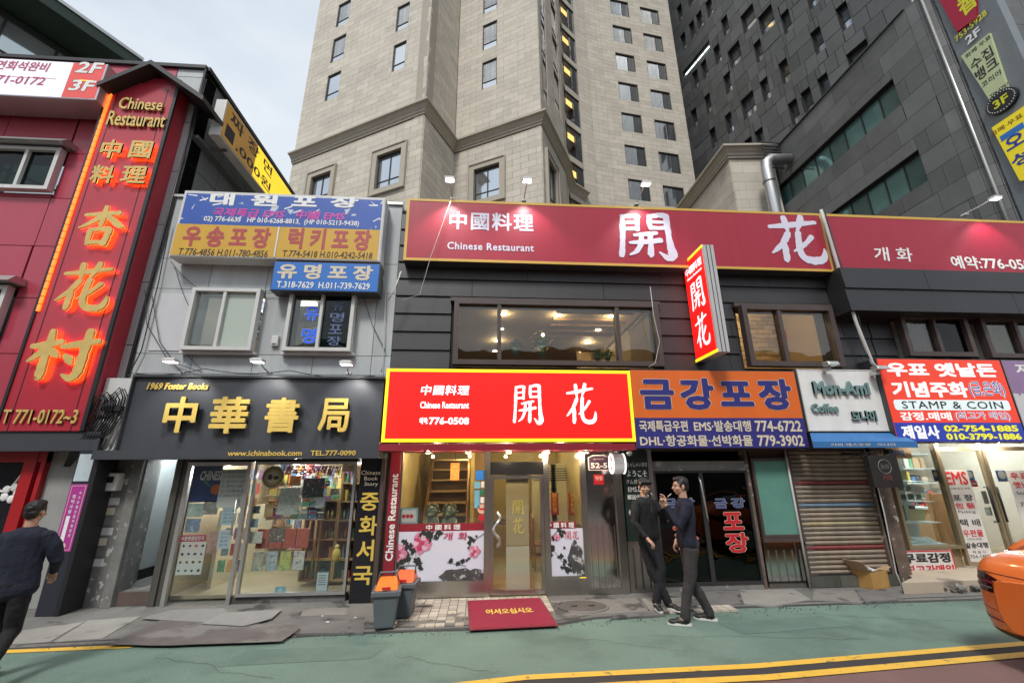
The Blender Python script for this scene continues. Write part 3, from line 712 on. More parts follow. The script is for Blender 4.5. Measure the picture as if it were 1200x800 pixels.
# ================================================================== glass-fronted building top left
gb = thing('glass_office', 'glass-walled office block with a sloping dark green roof edge at the top left', 'building', (-17, 16, 0))
fr = Fr((-14.6, 8.0, 0), (.078 * 3, .11 * 3, 0))
p0, p1 = V3((-1.091 * 14, .781 * 14, 0)), V3((-1.027 * 14, .895 * 14, 0))
fr = Fr(p0 - (p1 - p0) * 4, p1 - p0); ztop = CAMH + 14; gl_end = fr.uv(146, 85)[0]
wall(fr, 0, gl_end - .1, 0, ztop, [(0.3, gl_end - .5, 8, ztop - .1)], -.6, 0, 'wall', M_['frame_dk'], gb)
window(fr, .3, gl_end - .5, 8, ztop - .1, -.1, M_['frame_dk'], mat('office_glass', (.55, .60, .60), .07, metal=.7, var=.3, scale=.25), gb, bars=[k / 8 for k in range(1, 8)], hbars=[.2, .36, .52, .68, .84], fw=.09)
b = MB(); z = ztop; b.pts8([fr.P(-1, z, -1), fr.P(gl_end, z, -1), fr.P(gl_end, z + .5, -1), fr.P(-1, z + .5, -1), fr.P(-1, z + .15, 1.25), fr.P(gl_end, z + .15, 1.25), fr.P(gl_end, z + .5, 1.3), fr.P(-1, z + .5, 1.3)])
b.build('roof_edge', mat('dark_green_metal', (.045, .075, .055), .45, var=.15, scale=.6, streak=.1), gb)
FB(fr, -1, gl_end, z + .5, z + .62, -1, 1.36).build('roof_trim', M_['alu'], gb)
# ================================================================== shop fronts: common frame and helpers
F = Fr((0, FAC, 0))
def R(xl, xr, yt, yb, d=0): return F.R(xl, xr, yt, yb, d)
def crop(x0, y0, s): return lambda a, b, c, d_: (x0 + a * s, x0 + c * s, y0 + b * s, y0 + d_ * s)   # x0,y0,x1,y1 -> xl,xr,yt,yb
def T(s, px, d, m, par, fr=None, **k): return text(s, fr or F, (fr or F).R(*px, d), d, m, par, **k)
def signbox(name, label, cat, box, d0, d1, body, face, trim=None, tw=.06, group=None, fr=None, tface=None):
    """a sign box: casing, face sheet and an optional border, face at d1"""
    fr = fr or F; u0, u1, v0, v1 = box
    t = thing(name, label, cat, fr.P((u0 + u1) / 2, v0, d0), group)
    b = MB(); b.fbox(fr, u0, u1, v0, v1, d0, d1 - .01); b.build('casing', body, t)
    k = tw if trim else .015
    b = MB(); b.fbox(fr, u0 + k, u1 - k, v0 + k, v1 - k, d1 - .01, d1); b.build('face_sheet', face, t)
    if trim:
        b = MB(); b.fbox(fr, u0, u0 + tw, v0, v1, d1 - .01, d1 + .006); b.fbox(fr, u1 - tw, u1, v0, v1, d1 - .01, d1 + .006)
        b.fbox(fr, u0 + tw, u1 - tw, v0, v0 + tw, d1 - .01, d1 + .006); b.fbox(fr, u0 + tw, u1 - tw, v1 - tw, v1, d1 - .01, d1 + .006); b.build('border', tface or trim, t)
    return t
def spot(par, p, to, e, ang=70, col=(1, .98, .95), r=.04, blend=.6):
    l = bpy.data.lights.new('lamp_light', 'SPOT'); l.energy = e; l.spot_size = rad(ang); l.spot_blend = blend; l.color = col; l.shadow_soft_size = r
    o = bpy.data.objects.new('lamp_light', l); COL.objects.link(o); M = Matrix.Translation(p) @ (V3(to) - V3(p)).to_track_quat('-Z', 'Y').to_matrix().to_4x4(); _rel(o, par, M)
def point(par, p, e, col=(1, .8, .55), r=.05):
    l = bpy.data.lights.new('lamp_light', 'POINT'); l.energy = e; l.color = col; l.shadow_soft_size = r
    o = bpy.data.objects.new('lamp_light', l); COL.objects.link(o); _rel(o, par, Matrix.Translation(V3(p)))
lensw = mat('lamp_lens', (1, .97, .92), .3, var=0, emit=6); lensm = mat('warm_lamp_lens', (1, .8, .5), .3, var=0, emit=9)
def arm_lamp(px, base, label, group, e=16, up=.02, d=.45, dh=.95, aim=-.75):
    """swan-neck spot lamp: base on the sign top, head hung out in front of the sign"""
    bu, bv = F.uv(*base, d); hu, hv = F.uv(*px, dh)
    p0, ph = F.P(bu, bv, d), F.P(hu, hv, dh)
    t = thing('sign_lamp', label, 'lamp', p0, group)
    b = MB(); b.tube([p0, p0 + V3((0, -.02, (ph.z - p0.z) * .55)), p0 * .45 + ph * .55 + V3((0, 0, abs(ph.z - p0.z) * .32)), ph + V3((0, .08, .04))], .012, 6); b.build('arm', M_['white'], t)
    b = MB(); b.fbox(F, bu - .04, bu + .04, bv - .01, bv + .03, d - .05, d + .04); b.build('bracket', M_['white'], t)
    b = MB(); b.box(ph.x - .09, ph.x + .09, ph.y - .06, ph.y + .07, ph.z, ph.z + .045); b.box(ph.x - .07, ph.x + .07, ph.y - .04, ph.y + .05, ph.z + .045, ph.z + .06); b.build('head', M_['white'], t, bev=.01)
    b = MB(); b.box(ph.x - .075, ph.x + .075, ph.y - .045, ph.y + .055, ph.z - .006, ph.z - .001); b.build('lens', lensw, t)
    spot(t, (ph.x, ph.y, ph.z - .03), F.P(hu, hv + aim, .45), e, 95)
    return t

# ------------------------------------------------------------------ red building on the left
XC = -5.82                                                       # party-wall line
rbld = thing('red_building', 'three-storey building clad in crimson metal panels with white framed windows', 'building', (-9, FAC, 0))
w1 = R(-32, 73, 177, 226); w2 = R(-70, 11, 337, 394)
ZR = 9.85
wall(F, -14, XC, 2.45, ZR - .02, [w1, w2], -.4, -.04, 'wall', M_['joint'], rbld)
cladding(F, -14, -6.35, 2.75, ZR, [w1, w2], 1.22, .98, 'wall_panel', M_['red_panel'], rbld, d=-.04, t=.045, gap=.014, bond=0)
cladding(F, -6.35, XC, 2.75, ZR, [], .6, 1.15, 'grey_panel', M_['greymetal'], rbld, d=-.04, t=.04, gap=.014, bond=0)
FB(F, -14, XC + .04, ZR, ZR + .08, -.5, .06).build('roof_trim', M_['black'], rbld)
for w, br in ((w1, (.62,)), (w2, (.5,))):
    window(F, *w, .03, M_['white'], G_['dark'], rbld, bars=br, fw=.07, dep=.12)
    FB(F, w[0] - .1, w[1] + .12, w[3] + .03, w[3] + .15, 0, .3, .2).build('window_hood', M_['alu'], rbld)
    b = FB(F, w[0] + .1, w[1] - .1, w[2] - .2, w[3] + .2, -1.4, -1.3); b.build('room_wall', M_['curtain_dim'], rbld)
b = MB(); b.tube([F.P(XC + .03, 0.2, .03), F.P(XC + .03, ZR, .03)], .022, 8); b.build('drain_pipe', M_['black'], rbld)
# the flank seen above the grey building (faces right)
SWF = Fr((XC, FAC, 0), (0, 1, 0))
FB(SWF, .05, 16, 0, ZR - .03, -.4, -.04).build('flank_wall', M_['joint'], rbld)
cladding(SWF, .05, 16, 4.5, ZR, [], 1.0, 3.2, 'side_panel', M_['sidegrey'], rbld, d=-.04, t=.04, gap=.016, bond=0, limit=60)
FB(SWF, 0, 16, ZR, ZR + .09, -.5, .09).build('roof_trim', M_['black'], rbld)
# ground floor: black fascia, red door frame, dark ornament glass, grey pier
FB(F, -14, -5.72, 2.17, 2.45, -.3, .3).build('fascia', M_['charcoal'], rbld)
u0 = F.uv(15, 600)[0]
FB(F, u0 + .3, -5.74, PZ, 2.17, -.5, -.03).build('pier', mat('grey_plaster', (.33, .33, .32), .8, var=.15, scale=1.5, streak=.1), rbld)
for uu, ww in ((u0, .17), (u0 + .24, .06)): FB(F, uu, uu + ww, PZ, 2.17, -.05, .06).build('red_post', mat('red_post_paint', (.4, .015, .02), .35, var=.05), rbld)
o = FB(F, -14, u0, PZ, 2.17, -.12, -.08); gd = o.build('dark_glass', M_['blackgl'], rbld)
FB(F, u0 + .17, u0 + .24, PZ, 2.17, -.2, -.16).build('dark_glass', M_['blackgl'], rbld)
FB(F, -14, u0 + .3, 2.02, 2.17, -.04, .05).build('red_beam', mat('red_post_paint', ()), rbld)
def scroll(cx, cy, s, fl, par):
    b = MB(); pts = [F.P(cx + fl * s * (t * .9 - math.sin(t * 7) * .18 * (1 - t)), cy + s * .42 * math.cos(t * 6.5) * (1 - t * .6), -.07) for t in [k / 26 for k in range(27)]]
    b.tube(pts, [.006 + .012 * math.sin(k / 26 * math.pi) for k in range(27)], 5); b.build('scroll_ornament', M_['whitel'], par)
cu, cv = F.uv(10, 561)
scroll(cu - .35, cv, .6, 1, gd); scroll(cu - .1, cv - .42, .5, -1, gd)
b = MB(); cu, cv = F.uv(7, 578)
for k in range(5): b.ball(F.P(cu + .09 * math.cos(k * 1.257), cv + .09 * math.sin(k * 1.257), -.065), .06, .012, .06, 8, 5)
b.build('flower_ornament', M_['whitel'], gd)

# vertical neon sign with its little gabled roof
FV = .33
t = thing('neon_tower_sign', 'tall crimson upright sign with orange-lit gold characters under a small black gable', 'sign', F.P(-6.3, 2.45, 0))
sl_ = F.R(50, 146, 290, 300, FV); ua, ub = F.uv(66.5, 293, FV)[0], F.uv(157, 293, FV)[0]
vb = 2.46; vt = F.uv(150, 105, FV)[1] + .05
FB(F, ua, ub, vb, vt + .12, 0, FV).build('casing', M_['red_sign'], t)
for q in (.12, .84): FB(F, ua + (ub - ua) * q, ua + (ub - ua) * q + .012, vb, vt, FV, FV + .004).build('seam', M_['black'], t)
FB(F, ub - .045, ub + .012, vb, vt + .1, FV - .02, FV + .02).build('edge_trim', M_['black'], t); FB(F, ua - .03, ua + .012, vb, vt, FV - .02, FV + .02).build('edge_trim', M_['black'], t)
um = (ua + ub) / 2; zp = F.uv(177, 70, FV + .25)[1]; ul, zl = F.uv(114, 96, FV + .25); ur, zr = F.uv(236, 122, FV + .25)
um = F.uv(177, 70, FV + .25)[0]
for a, za in ((ul, zl), (ur, (zr + zl) / 2)):
    b = MB(); x0, x1 = min(a, um), max(a, um); z0, z1 = (za, zp) if a < um else (zp, za)
    pts = lambda dd, up: [F.P(x0, z0 - .1 + up, dd), F.P(x1, z1 - .1 + up, dd), F.P(x1, z1 + up, dd), F.P(x0, z0 + up, dd)]
    b.pts8(pts(-.1, 0) + pts(FV + .25, 0)); b.build('roof_slope', M_['black'], t)
FB(F, ua + .02, ub - .02, vt + .1, vt + .28, FV - .12, FV - .02).build('gable', M_['red_sign'], t)
neon = mat('orange_neon', (1, .16, .02), .4, var=0, emit=1.3)
glow = mat('orange_backlight', (1, .20, .025), .4, var=0, emit=4.5)
v_a, v_b = F.uv(92, 240, FV)[1] - 2.0, vt - .05
b = MB(); n = 34
for k in range(n): z0 = 4.35 + (vt - .1 - 4.35) * k / n; b.fbox(F, ua + .02, ua + .065, z0, z0 + (vt - .1 - 4.35) / n - .018, FV + .004, FV + .03)
b.build('neon_edge', neon, t, kind='stuff')
b = MB(); c = crop(0, 0, .325)
T('Chinese', c(433, 358, 592, 400), FV + .02, M_['oldgold'], t, bold=.02, shear=.0, ext=.03)
T('Restaurant', c(392, 408, 602, 460), FV + .02, M_['oldgold'], t, bold=.02, shear=.0, ext=.03)
def backlit(s, px, br=False):
    bx = F.R(*px, FV + .07)
    if br: brush(s, F, bx, FV + .055, M_['oldgold'], t, ext=.03, back=glow, fat=1.12); return
    o = text(s, F, bx, FV + .055, M_['oldgold'], t, bold=.035, ext=.03)
    q = text(s, F, (bx[0] + .01, bx[1] - .01, bx[2] + .01, bx[3] - .01), FV + .045, glow, o, bold=.02, name='glow_strip')
for s, px in (('中', (365, 505, 440, 572)), ('國', (470, 510, 550, 572)), ('料', (330, 597, 415, 662)), ('理', (440, 600, 530, 662))): backlit(s, c(*px))
c = crop(0, 240, .35)
for s, px in (('杏', (262, 5, 418, 140)), ('花', (192, 195, 378, 355)), ('村', (92, 420, 325, 585))): backlit(s, c(*px), True)
T('T 771-0172~3', c(12, 685, 262, 732), FV + .01, M_['oldgold'], t, bold=.02, ext=.02)

# banner light box above the red building's windows
FBn = .55; bx = F.R(-90, 121, 69, 112, FBn)
t = signbox('banner_light_box', 'wide white and red light box with 2F and 3F floor numbers, top left', 'sign', bx, .05, FBn, M_['alu'], mat('pale_lit_acrylic', (.78, .8, .92), .4, var=.03, emit=.22))
us = F.uv(80, 92, FBn)[0]; FB(F, us, bx[1] - .02, bx[2] + .02, bx[3] - .02, FBn, FBn + .004).build('red_sheet', mat('coral_sheet', (.72, .08, .07), .45, var=.03, emit=.1), t)
vm = (bx[2] + bx[3]) / 2; FB(F, us + .2, bx[1] - .15, vm - .008, vm + .008, FBn + .004, FBn + .006).build('rule', M_['lityel'], t); FB(F, bx[0], us - .2, vm - .005, vm + .005, FBn, FBn + .002).build('rule', M_['redl'], t)
redrose = mat('rose_letter', (.5, .05, .12), .5, var=0)
T('연회석완비', (-5, 59, 72, 83), FBn + .004, redrose, t, bold=.03, shear=.15); T('771-0172', (-14, 53, 89, 98.5), FBn + .004, redrose, t, bold=.02, shear=.15)
for s, px in (('2F', (89, 121, 73, 86)), ('3F', (81, 112, 94, 107))):
    T(s, px, FBn + .005, mat('shadow_letter', (.1, .03, .04), .5, var=0), t, bold=.065, shear=.12, ref=.04); T(s, px, FBn + .008, M_['whitel'], t, bold=.04, shear=.12)

# yellow lit sign on the flank
SS = Fr((XC + .55, FAC, 0), (0, 1, 0))
ya, za = SS.uv(268, 118); yb_, zb = SS.uv(257, 157); y1 = ya + 5.2; y0 = (ya + yb_) / 2
t = thing('flank_light_box', 'long yellow light box on the dark side wall above the blue and yellow board', 'sign', (XC + .3, FAC + y0, zb))
FB(SS, y0, y1, zb, za, -.22, -.012).build('casing', M_['white'], t)
ym = y0 + 1.25
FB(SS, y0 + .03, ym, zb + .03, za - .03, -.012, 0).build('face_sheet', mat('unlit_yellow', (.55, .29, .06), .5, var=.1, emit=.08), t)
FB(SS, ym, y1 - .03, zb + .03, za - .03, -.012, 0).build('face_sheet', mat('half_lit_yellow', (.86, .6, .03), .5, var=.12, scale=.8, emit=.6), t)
FB(SS, y0, y1, zb - .09, zb - .03, -.55, -.4).build('rail', M_['sidegrey'], t)
for q in (.4, 2.4, 4.2): FB(SS, y0 + q, y0 + q + .05, zb - .04, zb + .02, -.55, -.1).build('bracket', M_['sidegrey'], t)
hh = za - zb
text('짜 장 면', SS, (y0 + .18, y0 + 2.0, zb + hh * .56, zb + hh * .9), .002, M_['blackl'], t, bold=.02)
text(',000원', SS, (y0 + .52, y0 + 2.05, zb + hh * .1, zb + hh * .42), .002, M_['blackl'], t, bold=.02)
FB(SS, y0 + .12, y0 + .42, zb + hh * .12, zb + hh * .46, 0, .003).build('covered_digit', M_['blackl'], t)
text('하', SS, (y0 + 3.0, y0 + 3.5, zb + hh * .2, zb + hh * .8), .002, M_['blackl'], t, bold=.02)

# ------------------------------------------------------------------ grey building (bookshop below)
XR = F.uv(462, 370)[0]                                          # right edge against the restaurant
ZGB = F.uv(430, 236, .1)[1]
grey = thing('grey_building', 'narrow two-storey building in streaked grey metal panels with two white sliding windows', 'building', ((XC + XR) / 2, FAC, 0))
wa = R(225.6, 305.5, 342, 413); wb = R(340, 417, 345, 414)
u_al, u_ar = F.uv(127, 630)[0], F.uv(190, 630)[0]               # doorway of the passage
u_bl, u_br = F.uv(198, 630)[0], F.uv(415, 630)[0]               # shop front
zlow = R(150, 448, 442, 531)[2]
wall(F, XC, XR, zlow, ZGB, [wa, wb], -.3, -.03, 'wall', M_['greymetal'], grey)
rows = [(zlow, 3.42), (3.42, wa[2] - .03), (wa[2] - .03, wa[3] + .04), (wa[3] + .04, wa[3] + .62), (wa[3] + .62, ZGB)]
cladding(F, XC, XR, zlow, ZGB, [wa, wb], .98, 1, 'wall_panel', M_['greymetal'], grey, d=-.03, t=.03, gap=.01, bond=0, rows=rows)
FB(F, XC + .25, wa[0] - .02, wa[2] + .02, wa[3] - .05, .0, .012).build('pale_panel', mat('pale_patch', (.58, .58, .6), .5, var=.05, streak=.05), grey)
FB(F, XC + .05, XR, ZGB, ZGB + .05, -.35, .04).build('roof_trim', M_['alu'], grey)
MB().box(XC + .02, XR, FAC + .3, FAC + 9, 2.6, ZGB - .05).build('mass', M_['sidegrey'], grey) if False else None
window(F, *wa, .05, M_['white'], G_['frost'], grey, bars=(.48,), fw=.06, dep=.13, pm=(G_['clear'], G_['frost']))
window(F, *wb, .05, M_['white'], G_['smoke'], grey, bars=(.50,), fw=.06, dep=.13, pm=(G_['smoke'], G_['dark']))
for w in (wa, wb): FB(F, w[0] - .04, w[1] + .04, w[2] - .05, w[2], 0, .1).build('window_sill', M_['white'], grey)
# room behind the left window: shelves
room = mat('pale_room_wall', (.42, .4, .36), .8, var=.05)
def roombox(par, u0, u1, v0, v1, d0, d1, m, fm=None, cm=None, nm='room'):
    """floor, ceiling, back and sides behind the front"""
    b = MB(); b.fbox(F, u0 - .05, u1 + .05, v0 - .05, v1 + .05, d1 - .05, d1); b.fbox(F, u0 - .05, u0, v0, v1, d1, d0); b.fbox(F, u1, u1 + .05, v0, v1, d1, d0); b.build(nm + '_wall', m, par)
    FB(F, u0, u1, v0 - .05, v0, d1, d0).build(nm + '_floor', fm or m, par); FB(F, u0, u1, v1, v1 + .05, d1, d0).build(nm + '_ceiling', cm or m, par)
roombox(grey, wa[0] - .6, wb[1] + .6, wa[2] - .6, wa[3] + .5, -.32, -3, room)
for k in range(4): FB(F, wa[0] + .05, wa[0] + .6, wa[2] + .25 + k * .42, wa[2] + .29 + k * .42, -1.3, -.7).build('wall_shelf', M_['white'], grey)
for k in range(6): 
    q = .3 * (k % 2); FB(F, wa[0] + .1 + q, wa[0] + .3 + q, wa[2] + .29 + (k // 2) * .42, wa[2] + .5 + (k // 2) * .42, -1.1, -.8).build('shelf_box', (M_['blackl'], M_['woodlt'], M_['bluel'])[k % 3], grey)
tu = bpy.data.objects
tl = thing('tube_lamp', 'lit white tube lamp on the ceiling behind the upper left sliding window', 'lamp', F.P(wa[0] + .7, wa[3] + .4, -1.5))
FB(F, wa[0] + .2, wa[0] + 1.4, wa[3] + .38, wa[3] + .45, -1.6, -1.5).build('tube', lensw, tl); point(tl, F.P(wa[0] + .8, wa[3] + .2, -1.5), 14, (.95, 1, .9), .2)
c = crop(150, 200, .3)
outl = mat('pale_blue_outline', (.45, .5, .62), .5, var=0); brightblue = mat('bright_blue_letter', (.02, .12, .75), .5, var=0, emit=.1)
for s, px in (('유', (690, 530, 748, 585)), ('명', (678, 614, 735, 675))):
    T(s, c(*px), .112, outl, grey, bold=.07, ref=.045); T(s, c(*px), .116, brightblue, grey, bold=.045)
for i, s in enumerate('유명포장'): T(s, c(795 - i * 6, 508 + i * 46, 850 - i * 6, 545 + i * 46), .112, mat('dull_blue_outline', (.10, .14, .28), .5, var=0), grey, bold=.02)

# old sign boards on the grey building
FS = .32; bx = F.R(206, 449, 227, 303.5, FS)
peel = mat('peeling_blue_sheet', (.018, .085, .40), .5, var=.1, spots=((.55, .6, .66), 4, .62, .02))
t = signbox('packing_shops_sign', 'weathered sign board, peeling blue on top and mustard yellow below, topmost on the grey building', 'sign', bx, .03, FS, M_['white'], M_['white'])
vq = bx[2] + (bx[3] - bx[2]) * .485
FB(F, bx[0] + .05, bx[1] - .05, vq, bx[3] - .06, FS, FS + .004).build('blue_sheet', peel, t)
FB(F, bx[0] + .02, bx[1] - .05, bx[2] + .03, vq - .01, FS, FS + .004).build('yellow_sheet', mat('mustard_sheet', (.62, .36, .03), .5, var=.06, streak=.05), t)
uq = F.uv(326, 275, FS)[0]; FB(F, uq - .012, uq + .012, bx[2] + .03, vq - .01, FS + .004, FS + .012).build('divider', M_['alu'], t)
b = MB(); rp = random.Random(11)      # crazed white joints and torn strips of the peeling sheet
for k in range(26):
    x = bx[0] + .1 + rp.random() * (bx[1] - bx[0] - .25); z = vq + .05 + rp.random() * (bx[3] - vq - .15); a = rp.uniform(0, 3.1)
    if bx[0] + .6 < x < bx[1] - .6 and rp.random() < .5: continue
    dx, dz = .16 * math.cos(a), .10 * math.sin(a); nx, nz = -dz * .08, dx * .08
    z2 = min(max(z + dz, vq + .02), bx[3] - .08); b.quad(F.P(x - nx, z - nz, FS + .0055 + k * 1e-5), F.P(x + dx, z2 - nz, FS + .0055 + k * 1e-5), F.P(x + dx, z2 + nz + .008, FS + .0055 + k * 1e-5), F.P(x + nx, z + nz, FS + .0055 + k * 1e-5))
b.build('tear', M_['whitel'], t, kind='stuff')
for px in ((243, 275, 226, 240), (294, 327, 228, 242), (342, 372, 230, 243), (387, 420, 231, 244)):
    pass
for s, px in (('대', (246, 275, 226, 240.5)), ('원', (294, 326, 228, 241.5)), ('포', (342, 372, 230, 242)), ('장', (387, 420, 230.5, 243.5))): T(s, px, FS + .007, M_['whitel'], t, bold=.06)
T('국제특급 EMS   中國 EMS', (249, 405, 245.5, 256), FS + .007, mat('magenta_letter', (.55, .06, .38), .5, var=0), t, bold=.045, shear=.15)
T('02) 776-6633   HP 010-6268-8813,  (HP 010-5213-9438)', (238, 421, 256, 263.5), FS + .007, M_['whitel'], t, bold=.03)
brick = mat('brick_red_letter', (.42, .06, .06), .5, var=0)
T('우송포장', (214.5, 317, 265.5, 290), FS + .006, brick, t, bold=.055, sp=1.5); T('럭키포장', (337.5, 435, 268, 293), FS + .006, brick, t, bold=.055, sp=1.5)
T('T.776-4856 H.011-780-4856', (209, 314, 292, 300), FS + .006, M_['blackl'], t, bold=.012, shear=.1); T('T.774-5418 H.010-4242-5418', (331, 436.5, 294.5, 302), FS + .006, M_['blackl'], t, bold=.012, shear=.1)
bx = F.R(318.6, 444.6, 306, 341.4, FS)
t = signbox('blue_packing_sign', 'bright blue sign board with white letters directly under the yellow board', 'sign', (bx[0], bx[1], bx[2], bx[3] - .02), .03, FS, M_['charcoal'], mat('azure_sheet', (.02, .16, .55), .45, var=.04))
T('유명포장', (325, 437, 310, 327.5), FS + .003, M_['cream'], t, bold=.055, sp=1.45); T('T.318-7629  H.011-739-7629', (324, 433.5, 330.5, 338), FS + .003, M_['whitel'], t, bold=.03)

# bookshop sign board: charcoal box, raised gold characters
FK = .38; bx = F.R(149, 447, 443, 527, FK)
t = thing('bookshop_sign', 'wide charcoal sign board with raised gold Chinese characters over the bookshop', 'sign', F.P((bx[0] + bx[1]) / 2, bx[2], .2))
FB(F, bx[0], bx[1], bx[2], bx[3], .02, FK).build('board', M_['charcoal'], t)
FB(F, bx[0] - .02, bx[1] + .02, bx[3], bx[3] + .035, .02, FK + .05).build('top_trim', M_['charcoal'], t)
FB(F, bx[0] - .02, bx[0], bx[2], bx[3], .02, FK + .05).build('side_trim', M_['charcoal'], t)
FB(F, bx[0] - .3, bx[1] + .02, bx[2] - .13, bx[2], .02, FK + .06).build('bottom_trim', M_['charcoal'], t)
T('1969 Foster Books', (173, 245, 448.5, 456.5), FK + .01, M_['gold'], t, bold=.045, shear=.2, ext=.012)
for s, px in (('中', (194, 232, 465, 507)), ('華', (248, 292, 465, 508)), ('書', (312, 351, 466, 507)), ('局', (375, 410, 467, 506))):
    T(s, px, FK + .06, M_['gold'], t, bold=.038 if s != '局' else .03, ext=.04)
T('www.ichinabook.com', (267, 354, 527.5, 534), FK + .065, M_['gold'], t, bold=.03, ext=.004); T('TEL.777-0090', (364, 417, 527.5, 533.5), FK + .065, M_['gold'], t, bold=.03, ext=.004)
for hx, hy, bxx, nm in ((199.5, 424, 214, 'left of'), (301.5, 424, 315, 'above the middle of'), (405.6, 427, 409, 'right of')):
    arm_lamp((hx, hy), (bxx, 438), {'left of': 'white swan-neck lamp above the left end of the bookshop board', 'above the middle of': 'white swan-neck lamp above the middle of the bookshop board', 'right of': 'white swan-neck lamp above the right end of the bookshop board'}[nm], 'lamps over the bookshop sign', e=20, d=.2, dh=.85, aim=-.55)

# cable cabinet between the two buildings
bx = F.R(118, 146, 442, 530, .25)
t = thing('cable_cabinet', 'pale cable panel with looping black cables at the left end of the bookshop board', 'cabinet', F.P(bx[0], bx[2], 0))
FB(F, bx[0] - .1, bx[1], bx[2], bx[3], 0, .2).build('panel', M_['white'], t)
FB(F, bx[0] + .0, bx[1] - .06, bx[2] + .62, bx[2] + .7, .2, .28).build('clamp_bar', M_['black'], t)
rc = random.Random(4)
for k in range(9):
    x = bx[0] + .02 + k * .04; b = MB(); h = rc.uniform(.1, .24)
    b.tube([F.P(bx[0] - .25, bx[2] + .1, .28), F.P(x - .12, bx[2] + .25, .3), F.P(x, bx[2] + .6, .26), F.P(x + .01, bx[2] + .72 + h * .5, .27), F.P(x - .05, bx[2] + .75 + h, .3), F.P(x - .14, bx[2] + .72 + h * .6, .3), F.P(x - .2, bx[2] + .45, .29), F.P(bx[0] - .3 + k * .01, bx[2] - .2, .27)], .010, 5); b.build('cable', M_['cable'], t)
for k in range(5):
    x = bx[0] + .08 + k * .07; MB().tube([F.P(x, bx[2] + .62, .24), F.P(x - .1, bx[2] + .05, .24)], .014, 6).build('conduit', M_['alu'], t)
# bundle that hangs down the party wall
b = MB()
for k in range(4):
    ph = k * .9; b.tube([F.P(XC + .06 + .025 * math.sin(ph + z * .8), z, .03 + .015 * math.cos(ph + z)) for z in [9.6 - .5 * j for j in range(15)]], .007, 5)
tag(b.build('cable_bundle', M_['cable']), 'black cable bundle running down between the red sign and the grey building', 'cables')
for pts in ([(178, 345), (187, 400), (205, 425), (236, 436)], [(170, 340), (172, 380), (196, 420), (214, 436)], [(425, 345), (436, 380), (452, 412)]):
    b = MB(); q = [F.P(*F.uv(x, y, .05), .05) for x, y in pts]; b.tube(q, .006, 5)
    tag(b.build('loose_cable', M_['cable']), ('outer' if pts[0][0] == 178 else 'inner') + ' thin grey cable sagging left of the bookshop windows' if pts[0][0] < 400 else 'thin cable hanging below the right end of the blue sign', 'cable')

# the passage doorway, posts, meter, step
ps = thing('passage_doorway', 'open narrow passage doorway with grey posts and a tiled step left of the bookshop', 'doorway', F.P((u_al + u_ar) / 2, PZ, 0))
post = mat('worn_grey_post', (.2, .2, .19), .6, var=.25, scale=5, streak=.15, spots=((.4, .39, .36), 9, .62, .03)); dpost = mat('dark_post', (.085, .08, .07), .5, var=.2, scale=4, streak=.15)
FB(F, XC + .02, XC + .46, PZ, zlow, -.6, -.02).build('pier', mat('stickered_pier', (.16, .155, .15), .8, var=.2, scale=4, spots=((.45, .44, .42), 10, .58, .03)), ps)
FB(F, XC + .46, XC + .60, PZ, zlow, -.3, .02).build('post', post, ps); FB(F, XC + .62, u_al, PZ, zlow, -.3, -.04).build('post', post, ps)
FB(F, u_ar, u_ar + .09, PZ, zlow, -.2, .03).build('post', dpost, ps); 
steel_d = mat('passage_wall', (.42, .45, .45), .5, var=.1, scale=1, streak=.1)
for k in range(3): FB(SWF, .1 + k * .62, .1 + k * .62 + .6, .35, 2.6, u_al - XC - .06, u_al - XC + .0).build('wall_panel', steel_d, ps)
FB(SWF, .1, 2.0, .2, .33, u_al - XC - .06, u_al - XC + .02).build('skirting', M_['black'], ps)
FB(F, u_al, u_ar + .05, PZ, 2.7, -2.05, -2.0).build('back_wall', mat('dim_back', (.12, .12, .115), .8, var=.2), ps); FB(F, u_ar, u_ar + .05, PZ, 2.7, -2, -.2).build('side_wall', steel_d, ps)
FB(F, u_al, u_ar, 2.62, 2.68, -2, 0).build('ceiling', steel_d, ps)
FB(F, u_al + .01, u_ar, PZ, .2, -2, -.05).build('step', mat('brown_tile', (.12, .085, .075), .5, var=.2, scale=3), ps)
b = MB()
for i in range(4):
    for j in range(6): b.fbox(F, u_al + .02 + i * .19, u_al + .2 + i * .19, .2, .206, -.1 - j * .3 - .29, -.1 - j * .3)
b.build('tile', concr3, ps, kind='stuff')
pl = thing('passage_lamp', 'lit ceiling lamp inside the narrow passage', 'lamp', F.P(u_ar - .3, 2.55, -.7)); FB(F, u_ar - .4, u_ar - .2, 2.57, 2.6, -.8, -.6).build('lens', lensw, pl); point(pl, F.P(u_ar - .3, 2.45, -.7), 34, (.9, .97, 1), .1)
bx = F.R(117, 138, 554, 575, .1)
t = thing('meter_box', 'small pale grey electricity meter box on the post under the cables', 'meter', F.P(bx[0], bx[2], 0))
FB(F, bx[0], bx[1], bx[2], bx[3], -.02, .12).build('case', M_['white'], t, bev=.015); FB(F, bx[0] + .05, bx[1] - .05, bx[2] + .12, bx[3] - .05, .12, .13).build('dial_window', M_['blackgl'], t)
# stickers on the pier
for k in range(9):
    z = .55 + k * .14; b = FB(F, XC + .1 + rc.uniform(-.03, .03), XC + .3 + rc.uniform(0, .08), z, z + .1, -.02, -.016); b.build('sticker', (M_['white'], post, M_['cream'])[k % 3], ps)

